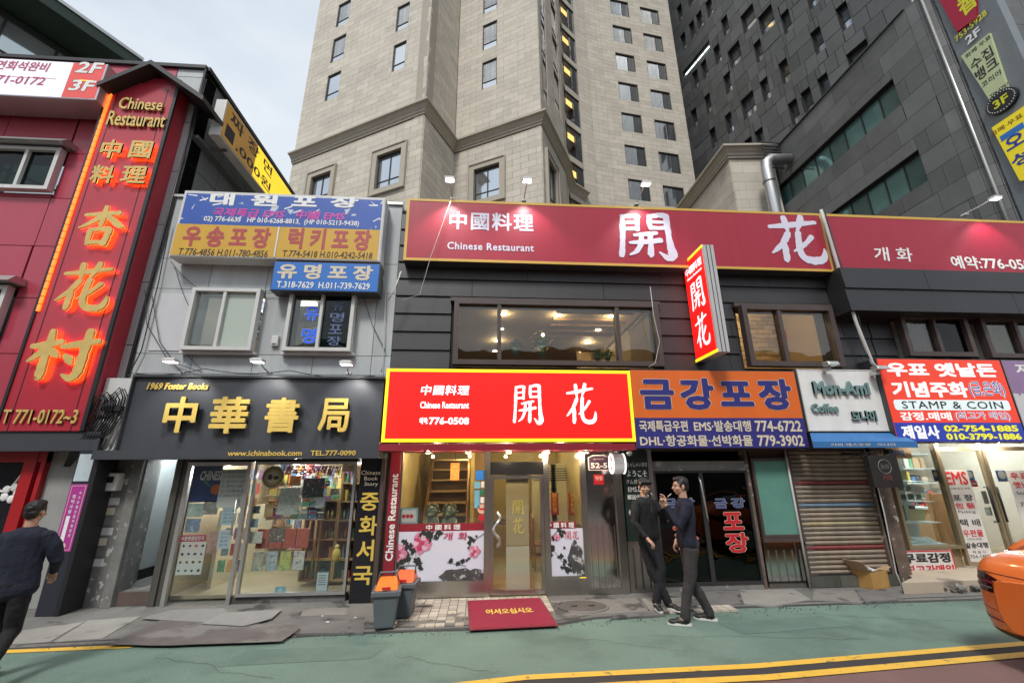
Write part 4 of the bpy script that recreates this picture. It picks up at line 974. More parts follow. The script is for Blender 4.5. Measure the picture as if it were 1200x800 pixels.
# black pillar with the magenta banner
pu0, pu1 = F.uv(63, 640, .35)[0], F.uv(85, 640, .35)[0]
t = thing('banner_pillar', 'dark navy pillar beside the red building with a magenta banner on its upper half', 'pillar', F.P(pu0, PZ, .2))
FB(F, pu0, pu1, PZ, 2.16, 0, .35).build('shaft', mat('navy_pillar', (.025, .028, .04), .4, var=.15, scale=3), t); FB(F, pu1, pu1 + .06, PZ, 2.16, 0, .36).build('edge', M_['black'], t)
bb = F.R(72.5, 93, 567, 646, .355); bn = FB(F, bb[0], bb[1], bb[2], bb[3], .35, .356).build('banner', mat('magenta_sheet', (.42, .035, .28), .5, var=.05), t)
FB(F, pu0 + .02, pu1 - .02, bb[3] + .04, bb[3] + .42, .35, .358).build('pale_notice', mat('pale_blue_sheet', (.5, .58, .62), .5, var=.2, scale=4), t)  # flat pale blue sheet of uneven tone above the banner
w = bb[1] - bb[0]; hgt = bb[3] - bb[2]
fr_b = MB(); e = .012
for a, c_, d1, f1 in ((bb[0] + .02, bb[1] - .02, bb[2] + .02, bb[2] + .026), (bb[0] + .02, bb[1] - .02, bb[3] - .026, bb[3] - .02), (bb[0] + .02, bb[0] + .026, bb[2] + .026, bb[3] - .026), (bb[1] - .026, bb[1] - .02, bb[2] + .026, bb[3] - .026)): fr_b.fbox(F, a, c_, d1, f1, .356, .358)
fr_b.build('border_line', M_['cream'], bn)
for i, s in enumerate('회덕사람'): text(s, F, (bb[0] + w * .28, bb[0] + w * .46, bb[3] - hgt * (.22 + i * .075), bb[3] - hgt * (.16 + i * .075)), .357, M_['whitel'], bn, bold=.03)
for i, s in enumerate('우수상점으로지정된곳'): text(s, F, (bb[0] + w * .62, bb[0] + w * .76, bb[3] - hgt * (.16 + i * .07), bb[3] - hgt * (.115 + i * .07)), .357, M_['whitel'], bn, bold=.03)
FB(F, bb[0] + w * .25, bb[0] + w * .46, bb[2] + hgt * .14, bb[2] + hgt * .52, .356, .359).build('paper_strip', M_['whitel'], bn)
MB().tube([F.P(bb[0] + w * .45, bb[2] + hgt * .08, .356), F.P(bb[0] + w * .45, bb[2] + hgt * .08, .359)], .045, 12).build('seal', M_['cream'], bn)

# overhead wires and a junction box on the grey building
def wire(pts, d, r_, m, lb):
    b = MB(); P_ = [F.P(*F.uv(x, y, d), d) for x, y in pts]; Q = []
    for a, c_ in zip(P_, P_[1:]):
        L = (c_ - a).length
        for k in range(5): t_ = k / 5; Q.append(a.lerp(c_, t_) - V3((0, 0, .05 * L * math.sin(math.pi * t_))))
    Q.append(P_[-1]); b.tube(Q, r_, 5); tag(b.build('wire', M_[m]), lb, 'wire')
wire([(200, 262), (186, 330), (166, 410), (150, 440)], .06, .009, 'cable', 'thick black wire beside the left edge of the blue and yellow board')
wire([(200, 306), (232, 338), (320, 343), (336, 343)], .06, .006, 'cable', 'thin black wire running over the two sliding windows')
wire([(446, 300), (452, 345), (450, 400), (447, 436)], .06, .009, 'cablew', 'pale wire down the right edge of the grey building')
wire([(205, 312), (222, 360), (216, 410), (236, 432)], .05, .005, 'cable', 'thin black wire left of the frosted sliding window')
wire([(160, 438), (240, 432), (340, 434), (440, 440)], .30, .007, 'cable', 'black wire sagging behind the bookshop lamps')
t = thing('junction_box', 'small grey junction box between the two sliding windows', 'box', F.P(*F.uv(322, 400, .02), .0)); q = F.R(318, 326, 393, 405, .05); FB(F, *q, -.02, .06).build('box_body', M_['white'], t, bev=.008); FB(F, q[0] + .02, q[1] - .02, q[2] + .02, q[2] + .04, .06, .063).build('latch', M_['charcoal'], t)
# ------------------------------------------------------------------ bookshop front
FC_ = 2.05
shop = thing('bookshop', 'bookshop front with a glass door plastered with posters and a wide display window', 'shopfront', ((u_bl + u_br) / 2, FAC, PZ))
ztop = R(230, 400, 541, 700)[3]; fz = R(280, 400, 600, 712)[2]; sz = R(280, 400, 600, 697)[2]
um_ = F.uv(284, 620)[0]; ue = F.uv(412, 620)[0]; u_l = F.uv(207, 620)[0]
b = MB(); b.fbox(F, u_ar + .09, u_l, PZ, zlow, -.12, .0); b.build('door_post', dpost, shop)
FB(F, u_l, ue, ztop, zlow, -.15, -.01).build('head_beam', M_['frame_dk'], shop)
FB(F, um_, ue, fz - .15, sz, -.16, .0).build('stall_riser', mat('speckled_granite', (.17, .165, .16), .5, var=.2, scale=12, spots=((.07, .065, .06), 2, .55, .08)), shop)
window(F, um_ + .06, ue, sz, ztop, -.03, M_['alu'], G_['clear'], shop, fw=.04, dep=.07, name='display_window')
o = window(F, u_l, um_, fz - .1, ztop, -.03, M_['alu'], G_['clear'], shop, fw=.055, dep=.07, name='glass_door')
MB().tube([F.P(um_ - .13, .95, .0), F.P(um_ - .13, .95, .05), F.P(um_ - .13, 1.45, .05), F.P(um_ - .13, 1.45, 0)], .014, 8).build('door_handle', M_['alu'], o)
shopwall = mat('cream_shop_wall', (.36, .29, .19), .7, var=.12); shopfloor = mat('shop_floor', (.33, .29, .2), .35, var=.1, scale=3)
roombox(shop, u_l - .02, ue, .1, ztop + .05, -.2, -3.3, shopwall, shopfloor, mat('shop_ceiling', (.5, .48, .42), .8))
# counter panel seen through the door
FB(F, u_l + .28, u_l + .34, .1, 1.25, -2.6, -.55).build('partition', mat('cream_panel', (.52, .48, .36), .5, var=.06, streak=.05), shop)
for i, (x, y) in enumerate(((.45, -1.0), (1.6, -.9), (2.3, -2.0), (.9, -2.3))):
    l = thing('ceiling_lamp', ['flat lamp on the bookshop ceiling just inside the door', 'flat lamp on the bookshop ceiling over the display window', 'flat lamp deep in the bookshop at the right', 'flat lamp deep in the bookshop at the left'][i], 'lamp', F.P(u_l + x, ztop, y), 'bookshop ceiling lamps')
    FB(F, u_l + x - .18, u_l + x + .18, ztop + .02, ztop + .045, y - .08, y + .08).build('lens', lensw, l); point(l, F.P(u_l + x, ztop - .12, y), 24, (.97, .98, .96), .1)
for i, x in enumerate((u_l + .5, um_ + .6, um_ + 1.5)):  # added fill lights that brighten the covers and goods behind the glass
    l = thing('fill_lamp', 'small strip lamp inside the head of the bookshop ' + ('door', 'display window, left one', 'display window, right one')[i], 'lamp', F.P(x, ztop, -.17), 'strip lamps in the bookshop window')
    FB(F, x - .2, x + .2, ztop - .035, ztop - .02, -.19, -.16).build('tube', lensw, l); point(l, F.P(x, ztop - .09, -.16), 5.5, (1, .97, .92), .03)
# shelving
shw = mat('shelf_wood', (.36, .23, .11), .5, var=.12, scale=3, streak=.1)
sh = thing('book_shelf', 'pale wooden shelving with toys and books in the bookshop window', 'shelf', F.P(um_ + 1.1, .1, -1))
def shelfunit(u0, u1, v0, v1, d0, d1, ncol, nrow):
    FB(F, u0, u1, v0, v1, d0 - .02, d0).build('back_board', shw, sh)
    for k in range(ncol + 1): x = u0 + (u1 - u0) * k / ncol; FB(F, x - .012, x + .012, v0, v1, d0, d1).build('upright', shw, sh)
    for k in range(nrow + 1): z = v0 + (v1 - v0) * k / nrow; FB(F, u0 + .012, u1 - .012, z - .01, z + .01, d0, d1 - .004).build('shelf_board', shw, sh)
U0 = um_ + .1; UW = ue - .06 - U0
shelfunit(U0 + UW * .42, U0 + UW * .76, .18, 1.38, -.95, -.55, 2, 4); shelfunit(U0 + UW * .78, ue - .08, .18, ztop - .05, -.95, -.55, 1, 6)
shelfunit(U0, ue - .2, .1, ztop - .2, -3.2, -2.9, 5, 6)
itc = [(.6,.09,.07),(.08,.2,.4),(.6,.5,.1),(.12,.35,.2),(.55,.55,.52),(.3,.12,.3),(.05,.05,.06),(.62,.3,.08),(.2,.4,.45),(.45,.33,.2),(.7,.62,.5),(.1,.12,.2)]
ims = [mat('goods_%d' % 0 if False else 'goods_' + n, c_, .45, var=.25, scale=22, spots=((.6, .58, .55), 30, .6, .03)) for n, c_ in zip('red blue yellow green white plum black orange teal tan cream navy'.split(), itc)]
cn = 'red blue yellow green white plum black orange teal tan cream navy'.split()
ri = random.Random(21)
bk = thing('shop_goods', 'crowded small boxes, books and jars filling the bookshop shelves', 'goods', F.P(U0 + .8, .5, -.8))
def goods(u0, u1, z, dd, hmin, hmax, group, kinds=('book', 'carton', 'jar')):
    x = u0 + .02
    while x < u1 - .05:
        kd = ri.choice(kinds); w = {'book': ri.uniform(.02, .04), 'carton': ri.uniform(.06, .13), 'jar': ri.uniform(.03, .045)}[kd]; h = ri.uniform(hmin, hmax); m = ri.choice(ims)
        if x + w > u1: break
        b = MB()
        if kd == 'jar':
            c0 = F.P(x + w / 2, z, dd); b.tube([c0, c0 + V3((0, 0, h * .7)), c0 + V3((0, 0, h * .82)), c0 + V3((0, 0, h))], [w / 2, w / 2, w / 3.4, w / 3.4], 8)
        else: b.fbox(F, x, x + w, z, z + h, dd - .1, dd)
        b.build(kd, m, bk); x += w + ri.uniform(.004, .03)
for r in range(4):
    for c0_ in (0, 1): goods(U0 + UW * (.42 + .17 * c0_) + .02, U0 + UW * (.42 + .17 * (c0_ + 1)) - .02, .19 + r * .30, -.68, .09, .2, '')
for r in range(6): goods(U0 + UW * .78 + .02, ue - .1, .19 + r * (ztop - .23) / 6, -.66, .1, .2, '', ('book', 'jar'))
for r in range(5): goods(U0 + .05, ue - .25, .45 + r * .28, -2.95, .1, .2, '')
goods(U0 + UW * .36, U0 + UW * .76, 1.40, -.6, .05, .16, ''); goods(U0 + UW * .4, U0 + UW * .76, 1.40, -.75, .1, .3, '')
for z in (1.15, 1.4, 1.65, 1.85):
    goods(U0 + .02, U0 + UW * .35, z, -.5, .1, .2, '', ('carton', 'book'))
    FB(F, U0, U0 + UW * .36, z - .012, z, -.62, -.4).build('shelf_board', shw, sh)
for y_, z0_, w0, w1 in ((-1.5, .5, .0, .40), (-1.5, .85, .0, .40), (-1.5, 1.2, .0, .40), (-1.9, 1.5, .3, .8), (-1.9, 1.75, .3, .8), (-1.9, 2.0, .3, .8)):
    FB(F, U0 + UW * w0, U0 + UW * w1, z0_ - .012, z0_, y_ - .2, y_).build('shelf_board', shw, sh); goods(U0 + UW * w0, U0 + UW * w1, z0_, y_ - .04, .12, .24, '')
for r in range(5): goods(u_l + .38, um_ - .05, .5 + r * .32, -2.4, .14, .26, ''); FB(F, u_l + .36, um_ - .02, .488 + r * .32, .5 + r * .32, -2.55, -2.35).build('shelf_board', shw, sh)
b = MB()      # strings of small hanging goods under the window head
for k in range(26):
    x = U0 + rk3.uniform(.02, UW * .95) if False else U0 + .03 + (k * .37 % 1) * (UW * .95); z = ztop - .08 - (k * .61 % 1) * .22; y_ = -.3 - (k * .29 % 1) * .5
    MB().tube([F.P(x, ztop, y_), F.P(x, z, y_)], .003, 4).build('string', M_['cable'], bk) if k % 3 == 0 else None
    q = MB(); q.fbox(F, x - .035, x + .035, z - .09, z, y_ - .02, y_); q.build('tag_card', ims[k % 12], bk)
rack = thing('cover_rack', 'wire rack of small bright book covers behind the upper part of the display window', 'rack', F.P(U0 + .3, 1.1, -.4))
for i in range(7):
    for j in range(5):
        if (i, j) in ((1, 4), (2, 4)): continue
        x = U0 + .03 + i * UW * .092; z = 1.12 + j * .185; hh = .13 + .03 * ((i * 3 + j) % 3) / 2
        q = FB(F, x, x + UW * .078, z, z + hh, -.42 - .02 * (j % 2), -.41 - .02 * (j % 2)); o = q.build('book_cover', ims[(i * 5 + j * 7) % 12], rack)
        FB(F, x + .01, x + UW * .078 - .012, z + hh * .62, z + hh * .8, -.408 - .02 * (j % 2), -.405 - .02 * (j % 2)).build('title_print', (M_['whitel'], M_['lityel'] if False else M_['cream'], M_['redl'])[(i + j) % 3], o)
for j in range(5): MB().tube([F.P(U0, 1.115 + j * .185, -.40), F.P(U0 + UW * .66, 1.115 + j * .185, -.40)], .005, 5).build('rack_wire', M_['alu'], rack)
drk = thing('door_rack', 'rack of leaflets standing inside the bookshop door beside the pattern poster', 'rack', F.P(u_l + .5, .1, -.5))
for i in range(3):
    for j in range(7): FB(F, u_l + .42 + i * .14, u_l + .53 + i * .14, .35 + j * .23, .35 + j * .23 + .17, -.5 - .03 * j, -.49 - .03 * j).build('leaflet', ims[(i * 4 + j * 5 + 3) % 12], drk)
# hanging packets in the display window
for i in range(4):
    x = U0 + .06 + i * .2; q = FB(F, x, x + .18, 1.0 - .27, 1.0, -.19, -.15); tag(q.build('hanging_packet', mat('red_net', (.42, .1, .07), .6, var=.35, scale=30)), ['red snack packet at the left end of the hanging row', 'second red snack packet from the left in the window', 'third red packet, one with a pale label, in the window', 'red snack packet at the right end of the hanging row'][i], 'packet', 'red packets in the bookshop window')
    q = FB(F, x - .01, x + .15, .42, .68, -.17, -.15); tag(q.build('magazine', mat(['mag_a', 'mag_b', 'mag_c', 'mag_d'][i], [(.5, .5, .42), (.4, .48, .55), (.5, .55, .15), (.62, .6, .58)][i], .5, var=.3, scale=18, spots=((.2, .3, .3), 20, .55, .05))), ['cream booklet leaning at the left of the window foot', 'pale blue booklet second at the window foot', 'yellow green booklet third at the window foot', 'white booklet on the right at the window foot'][i], 'booklet')
def poster(name, label, cat, px, m, d=-.02, lean=0): 
    bx = F.R(*px, d); t = thing(name, label, cat, F.P((bx[0] + bx[1]) / 2, bx[2], d)); FB(F, *bx, d, d + .003).build('sheet', m, t); return t, bx, d + .004
paperm = mat('paper', (.66, .66, .66), .7, var=.04); paperb = mat('bluish_paper', (.5, .62, .68), .7, var=.04)
c = crop(190, 530, .25)
for i, (px, cc) in enumerate((((410, 250, 460, 285), (.1, .12, .14)), ((405, 310, 450, 350), (.3, .45, .55)), ((395, 370, 470, 425), (.65, .64, .6)), ((480, 240, 520, 300), (.5, .35, .2)), ((545, 165, 640, 290), (.5, .55, .52)), ((720, 210, 760, 260), (.6, .62, .64)), ((600, 110, 650, 155), (.55, .3, .08)), ((660, 120, 760, 210), (.04, .06, .07)), ((845, 50, 905, 90), (.5, .4, .25)), ((500, 355, 575, 420), (.12, .12, .1)))):
    poster('notice', 'small print or card on the bookshop window, ' + ('dark, by the door edge', 'blue, by the door edge', 'white, left of the packets', 'tan, under the round emblem', 'pale and glittery, mid window', 'white, beside the yellow toy', 'orange, right of the emblem', 'large dark one, upper middle', 'brown, top right corner', 'dark, above the red packets')[i], 'notice', c(*px), mat('print_%s' % ('ink', 'sea', 'chalk', 'tan', 'foil', 'snow', 'amber', 'night', 'umber', 'coal')[i], cc, .5, var=.4, scale=24, spots=((.55, .52, .45), 26, .6, .04)), d=-.06 - .01 * i)
t, bx, d = poster('basketball_poster', 'dark blue poster with CHINESE and an orange basketball, top of the glass door', 'poster', c(140, 45, 275, 232), mat('deep_blue_paper', (.02, .05, .2), .6, var=.3, scale=8))
T('CHINESE', c(180, 85, 290, 130), d, M_['whitel'], t, bold=.05, shear=.2)
q = F.R(*c(228, 145, 275, 200), d); MB().tube([F.P((q[0] + q[1]) / 2, (q[2] + q[3]) / 2, d - .002), F.P((q[0] + q[1]) / 2, (q[2] + q[3]) / 2, d + .001)], (q[1] - q[0]) / 2, 16).build('ball_print', M_['orange_s'], t)
b = MB(); q = F.R(*c(185, 110, 235, 180), d); b.add([F.P(q[0], q[3], d), F.P(q[1], q[2] + .05, d), F.P(q[0] + .04, (q[2] + q[3]) / 2, d)], [(0, 1, 2)]); b.build('green_flash', mat('green_print', (.03, .25, .12), .5, var=0), t)
t, bx, d = poster('price_list', 'large white sheet with rows of handwritten lines on the bookshop door', 'notice', c(268, 78, 400, 258), paperm, d=-.012)
for i, s in enumerate(('1. 중국어학습서', '2. 사전류할인판매', '3. 중국차수입품', '4. 중국식품', '5. 선물용품', '6. 잡지도서신문')): text(s, F, (bx[0] + .03, bx[1] - .03 - .05 * (i % 2), bx[3] - .06 - i * .07, bx[3] - .025 - i * .07), d, M_['blackl'], t, bold=.0, shear=.2)
t, bx, d = poster('pattern_poster', 'white poster of small black drawings with a crimson heading, lower left of the door', 'poster', c(75, 418, 195, 572), paperm)
hd = F.R(*c(84, 386, 205, 416), -.02); FB(F, hd[0], hd[1], hd[2], hd[3], -.02, -.016).build('heading', mat('crimson_print', (.45, .02, .1), .6, var=0), t); text('서울팬클럽한국', F, (hd[0] + .02, hd[1] - .02, hd[2] + .015, hd[3] - .015), -.015, M_['whitel'], t, bold=.02)
rp = random.Random(8)
for i in range(4):
    for j in range(4):
        x, z = bx[0] + (i + .5) * (bx[1] - bx[0]) / 4, bx[2] + (j + .5) * (bx[3] - bx[2]) / 4; b = MB(); n = 9
        b.add([F.P(x + rp.uniform(.4, 1) * .03 * math.cos(6.28 * k / n), z + rp.uniform(.3, .8) * .03 * math.sin(6.28 * k / n), d) for k in range(n)], [tuple(range(n))]); b.build('drawing', M_['redl'] if (i, j) == (2, 3) else M_['blackl'], t)
for px, m, lb in (((262, 362, 322, 450), paperb, 'pale blue notice taped right of the pattern poster'), ((278, 255, 345, 340), paperb, 'pale blue notice under the handwritten list'), ((120, 238, 195, 300), mat('photo_a', (.4, .5, .48), .6, var=.4, scale=14), 'faded photo print under the basketball poster'), ((195, 225, 262, 290), mat('photo_b', (.3, .3, .28), .6, var=.5, scale=12, spots=((.65, .62, .6), 9, .55, .05)), 'dark and white photo print beside the faded one'), ((110, 310, 178, 372), mat('photo_c', (.18, .28, .42), .6, var=.4, scale=14, spots=((.6, .6, .6), 14, .55, .05)), 'blue photo print above the crimson heading'), ((215, 370, 255, 472), mat('photo_d', (.4, .25, .22), .6, var=.4, scale=12), 'reddish photo print behind the blue notice')):
    t, bx, d = poster('notice', lb, 'notice', c(*px), m)
    if m is paperb:
        for i in range(4): text(('안내', '영업시간', '휴무', '문의')[i], F, (bx[0] + .03, bx[1] - .04, bx[3] - .07 - i * (bx[3] - bx[2]) * .2, bx[3] - .035 - i * (bx[3] - bx[2]) * .2), d, M_['bluel'], t, bold=0)
t, bx, d = poster('white_card', 'white card standing at the foot of the bookshop window', 'card', c(722, 556, 780, 652), mat('grey_card', (.12, .12, .12), .6)); FB(F, bx[0] + .01, bx[1] - .012, bx[2] + .015, bx[3] - .015, d, d + .002).build('print', paperb, t)
for i in range(5): FB(F, bx[0] + .03, bx[1] - .04, bx[3] - .06 - i * .03, bx[3] - .052 - i * .03, d + .002, d + .003).build('text_line', M_['blackl'], t)
t, bx, d = poster('blue_sticker', 'small light blue sticker at the bottom of the window', 'sticker', c(530, 628, 578, 660), mat('sky_blue_paper', (.15, .42, .6), .6)); text('소', F, (bx[0] + .03, bx[1] - .03, bx[2] + .02, bx[3] - .02), d, M_['whitel'], t)
q = F.R(*c(467, 65, 572, 165), -.02); cx, cz, rr_ = (q[0] + q[1]) / 2, (q[2] + q[3]) / 2, (q[1] - q[0]) / 2
t = thing('round_emblem', 'round yellow emblem sticker at the top of the bookshop window', 'sticker', F.P(cx, cz, -.02))
for k, (r_, m) in enumerate(((1, M_['cream']), (.88, M_['blackl']), (.8, mat('mustard_print', (.5, .33, .08), .6)), (.55, M_['cream']))): MB().tube([F.P(cx, cz, -.02), F.P(cx, cz, -.018 + k * .001)], rr_ * r_, 20).build('ring', m, t)
b = MB(); b.ball(F.P(cx - .04, cz, -.014), .04, .002, .045, 8, 6); b.ball(F.P(cx + .05, cz - .01, -.014), .045, .002, .03, 8, 6); b.build('emblem_print', M_['blackl'], t, kind='stuff')
o = T('한국중국어책갈피', c(580, 60, 840, 105), -.015, M_['redl'], None, bold=.06, name='window_lettering', shear=.3); tag(o, 'red stuck-on characters rising across the top of the bookshop window', 'lettering')
# glossy hanging foil bags and plush toys
for k, (x, z, s_, m, lb) in enumerate(((.33, 1.62, .1, 'white', 'white net bag hanging in the middle of the window'), (.47, 1.6, .09, 'teal', 'teal net bag hanging in the window'), (.56, 1.5, .07, 'yellow', 'yellow plush toy on top of the low shelf'), (.83, .58, .07, 'yellow', 'yellow plush toy on the lowest shelf at the right'))):
    b = MB(); b.ball(F.P(U0 + UW * x, z, -.4), s_, s_ * .8, s_ * 1.5, 10, 7); b.ball(F.P(U0 + UW * x, z + s_ * 1.6, -.4), s_ * .6, s_ * .5, s_ * .6, 8, 6)
    tag(b.build('plush_toy' if 'toy' in lb else 'net_bag', ims[cn.index(m)]), lb, 'toy' if 'toy' in lb else 'bag')
for s_ in (0, 1):
    b = MB(); b.tube([F.P(U0 + UW * (.5 + .11 * s_), .25, -.3), F.P(U0 + UW * (.53 + .06 * s_), 1.1, -.35)], .02, 6); tag(b.build('wooden_staff', M_['wood']), 'carved wooden staff leaning %s in the bookshop window' % ('right' if s_ else 'left'), 'staff')
# dark upright sign pillar
FP = .14; bx = F.R(415.5, 441, 537, 716, FP)
t = thing('bookshop_pillar_sign', 'black upright sign with gold vertical Korean characters between bookshop and restaurant', 'sign', F.P(bx[0], PZ, 0))
FB(F, bx[0], bx[1], PZ, bx[3], -.15, FP).build('board', M_['blackgl'], t); FB(F, bx[1], bx[1] + .06, PZ, bx[3], -.15, FP + .02).build('edge', M_['brown'], t)
for s, px in (('Chinese', (423.5, 446, 551, 556)), ('Book', (427, 443, 558, 562.5)), ('Story', (427, 443, 564.5, 570))): T(s, px, FP + .002, M_['cream'], t, bold=.005)
for s, px in (('중', (422, 444, 577, 598)), ('화', (421, 442, 604, 627)), ('서', (418, 438, 632, 657)), ('국', (413.5, 436, 663, 685))): T(s, px, FP + .002, mat('bright_gold_letter', (.68, .48, .09), .4, var=0), t, bold=.03)

# worn mats / slabs laid in front of the bookshop
MF = PZ + .006
def lay(name, label, cat, pix, m, h=.006, z=MF):
    o = slab(gq(*pix), z, z + h, m, name); tag(o, label, cat); return o
lay('rubber_mat', 'large worn brown-red rubber sheet laid on the kerb before the bookshop', 'mat', [(150, 745), (188, 727), (345, 733), (352, 737), (330, 752), (200, 757), (128, 756)], mat('worn_red_rubber', (.135, .118, .115), .8, var=.2, scale=3, bump=.03, spots=((.2, .19, .18), 1.3, .5, .08)), z=MF + .002)
lay('carpet_mat', 'pale grey worn carpet before the bookshop door', 'mat', [(165, 726), (200, 716), (262, 714), (270, 722), (250, 731), (205, 729)], mat('grey_carpet', (.24, .235, .225), .95, var=.12, scale=9, bump=.05), z=MF + .009)
lay('carpet_mat', 'pale ribbed carpet under the bookshop window', 'mat', [(262, 720), (330, 716), (318, 727), (285, 736), (235, 733)], mat('ribbed_carpet', (.27, .265, .255), .95, var=.1, scale=9, bump=.05), z=MF + .016)

# ------------------------------------------------------------------ restaurant: wall, windows
rest = thing('restaurant_building', 'restaurant building clad in black lapped boards with long upstairs windows', 'building', (3, FAC, 0))
w1 = R(532, 770, 357, 430.5); w2 = R(868, 974, 362, 431.5); XE = F.uv(1016, 380)[0]
w3 = R(1050, 1127, 372, 420); w4 = R(1143, 1222, 375, 422)
zb0 = R(460, 740, 430, 517)[2]; ztp = R(500, 900, 243, 311, .24)[3] - .05
XEND = 15.5
wall(F, XR, XEND, 3.0, ztp, [w1, w2, w3, w4], -.3, -.03, 'wall', M_['joint'], rest)
cladding(F, XR, XE, 3.2, 6.6, [(w[0] - .06, w[1] + .06, w[2] - .06, w[3] + .06) for w in (w1, w2)], 2.4, .34, 'board', M_['siding'], rest, d=-.03, t=.05, lap=.03, gap=.008, bond=.4, irregular=.12)
cladding(F, XE + .02, XEND, 3.2, 6.6, [(w[0] - .06, w[1] + .06, w[2] - .06, w[3] + .06) for w in (w3, w4)], 2.4, .34, 'board', M_['siding'], rest, d=-.03, t=.05, lap=.03, gap=.008, bond=.4, irregular=.12)
window(F, *w1, .05, M_['brown'], G_['upper'], rest, bars=(.215, .79), fw=.085, dep=.14, name='long_window')
window(F, *w2, .05, M_['brown'], G_['upper'], rest, bars=(.40,), fw=.09, dep=.14)
for w in (w3, w4): window(F, *w, .05, M_['brown'], G_['upper'], rest, bars=(.5,), fw=.085, dep=.14, pm=(G_['upper'], G_['dark']) if w is w3 else (G_['upper'], G_['upper']))
for w in (w1, w2): FB(F, w[0] - .08, w[1] + .08, w[3] + .0, w[3] + .07, 0, .1).build('window_head', M_['brown'], rest)
# rooms upstairs
warm = mat('warm_plaster', (.34, .27, .16), .7, var=.1, streak=.05); warmc = mat('warm_ceiling', (.33, .265, .165), .7, var=.05)
zc = 5.95
roombox(rest, XR + .3, 4.25, 3.35, zc, -.35, -9.5, warm, M_['wood'], warmc)
roombox(rest, 4.35, XE + .2, 3.35, zc, -.35, -2.6, mat('stone_brick_wall', (.4, .3, .17), .85, var=.05), M_['wood'], warmc)
bkm = mat('tan_stone_brick', (.50, .37, .2), .85, var=.12, scale=6, rnd=.3)
cladding(F, 4.36, XE + .19, 3.4, zc, [], .36, .115, 'brick', bkm, rest, d=-2.58, t=.04, gap=.012, jit=.03, limit=200, irregular=.3)
FB(F, 4.36, 5.0, 3.4, zc, -2.5, -2.1).build('chimney_breast', bkm, rest)
b = MB()
for k in range(9): b.fbox(F, 2.0, 4.2, zc - .05, zc - .001, -1.4 - k * .5 - .03, -1.4 - k * .5)
b.build('ceiling_batten', M_['wood'], rest, kind='stuff')
for uu, dd, s_ in ((1.35, -1.9, .45), (2.35, -2.0, .28)):
    b = MB(); b.fbox(F, uu - s_, uu + s_, zc - .05, zc - .002, dd - s_, dd - s_ + .05); b.fbox(F, uu - s_, uu + s_, zc - .05, zc - .002, dd + s_ - .05, dd + s_); b.fbox(F, uu - s_, uu - s_ + .05, zc - .05, zc - .002, dd - s_ + .05, dd + s_ - .05); b.fbox(F, uu + s_ - .05, uu + s_, zc - .05, zc - .002, dd - s_ + .05, dd + s_ - .05); b.build('ceiling_grille', M_['wood'], rest)
FB(F, 3.4, 4.2, 3.4, 5.9, -7.4, -7.3).build('lattice_panel', M_['woodlt'], rest)
FB(F, 3.65, 3.95, 3.4, 5.2, -2.6, -.6).build('booth_side', M_['woodlt'], rest); FB(F, 3.5, 3.58, 5.15, 5.3, -4.2, -.6).build('booth_rail', M_['woodlt'], rest)
FB(F, -1.1, -.65, 3.4, 5.9, -1.2, -1.1).build('curtain', mat('amber_curtain', (.45, .3, .12), .8, var=.2, scale=4, streak=.2), rest)
up = [(590, 368), (587, 385), (583, 399), (580, 411), (654, 369), (716, 370), (701, 386), (689, 401), (679, 413), (884, 378)]
CZ = Fr((0, 0, zc - .004), (1, 0, 0), (0, 1, 0))
names = ['front left', 'second left', 'third left', 'far left', 'front middle', 'front right', 'second right', 'third right', 'far right', 'brick room']
for i, (x, y) in enumerate(up):
    u, v = CZ.uv(x, y); l = thing('downlight', 'round recessed downlight, %s, in the upstairs dining room ceiling' % names[i] if i < 9 else 'round recessed downlight in the small brick-walled upstairs room', 'lamp', (u, v, zc), 'downlights upstairs')
    b = MB(); b.tube([(u, v, zc - .012), (u, v, zc - .002)], .1, 14); b.build('rim', M_['white'], l)
    b = MB(); b.tube([(u, v, zc - .018), (u, v, zc - .0125)], .082, 14); b.build('lens', mat('downlight_lens', (1, .86, .6), .4, var=0, emit=18), l)
    if i in (0, 2, 4, 5, 7, 9): point(l, (u, v, zc - .12) if i < 9 else (5.6, FAC + 1.3, 5.6), 13 if i < 9 else 60, (1, .84, .58), .08)
# plants on the sill
leafm = mat('leaf_green', (.05, .12, .03), .5, var=.3, scale=20, rnd=.4); potm = mat('celadon_pot', (.2, .34, .3), .35, var=.1)
def potplant(px, py, label, r_, h_, gold=False, name='potted_plant'):
    u, v = F.uv(px, py, -.3); t = thing(name, label, 'plant', F.P(u, v, -.3)); b = MB(); b.tube([F.P(u, v, -.3), F.P(u, v + h_ * .3, -.3), F.P(u, v + h_ * .34, -.3)], [r_ * .28, r_ * .42, r_ * .45], 12); b.build('pot', potm, t)
    rq = random.Random(int(px)); b = MB()
    for k in range(170):
        a = rq.uniform(0, 6.28); e = rq.uniform(-.3, 1.5); rr2 = r_ * rq.uniform(.35, 1); p = F.P(u + rr2 * math.cos(a) * math.cos(e), v + h_ * .38 + rr2 * .95 * math.sin(e) * (1 if e > 0 else 1.3), -.3 + .6 * rr2 * math.sin(a) * math.cos(e))
        d1 = V3((rq.gauss(0, 1), rq.gauss(0, 1), rq.gauss(0, 1))).normalized() * r_ * .16; d2 = d1.cross(V3((rq.gauss(0, 1), 1, 0))).normalized() * r_ * .06
        b.v += [p - d1, p + d2, p + d1, p - d2]; n = len(b.v); b.f.append((n - 4, n - 3, n - 2, n - 1))
    b.build('foliage', leafm, t, kind='stuff'); return t, u, v
potplant(604, 418, 'small hanging-basket plant on the upstairs sill, left of the gold plant', .17, .45)
t, u, v = potplant(635, 419, 'larger potted plant with gold ornaments and a tiny light on the upstairs sill', .24, .6)
b = MB(); rq = random.Random(3)
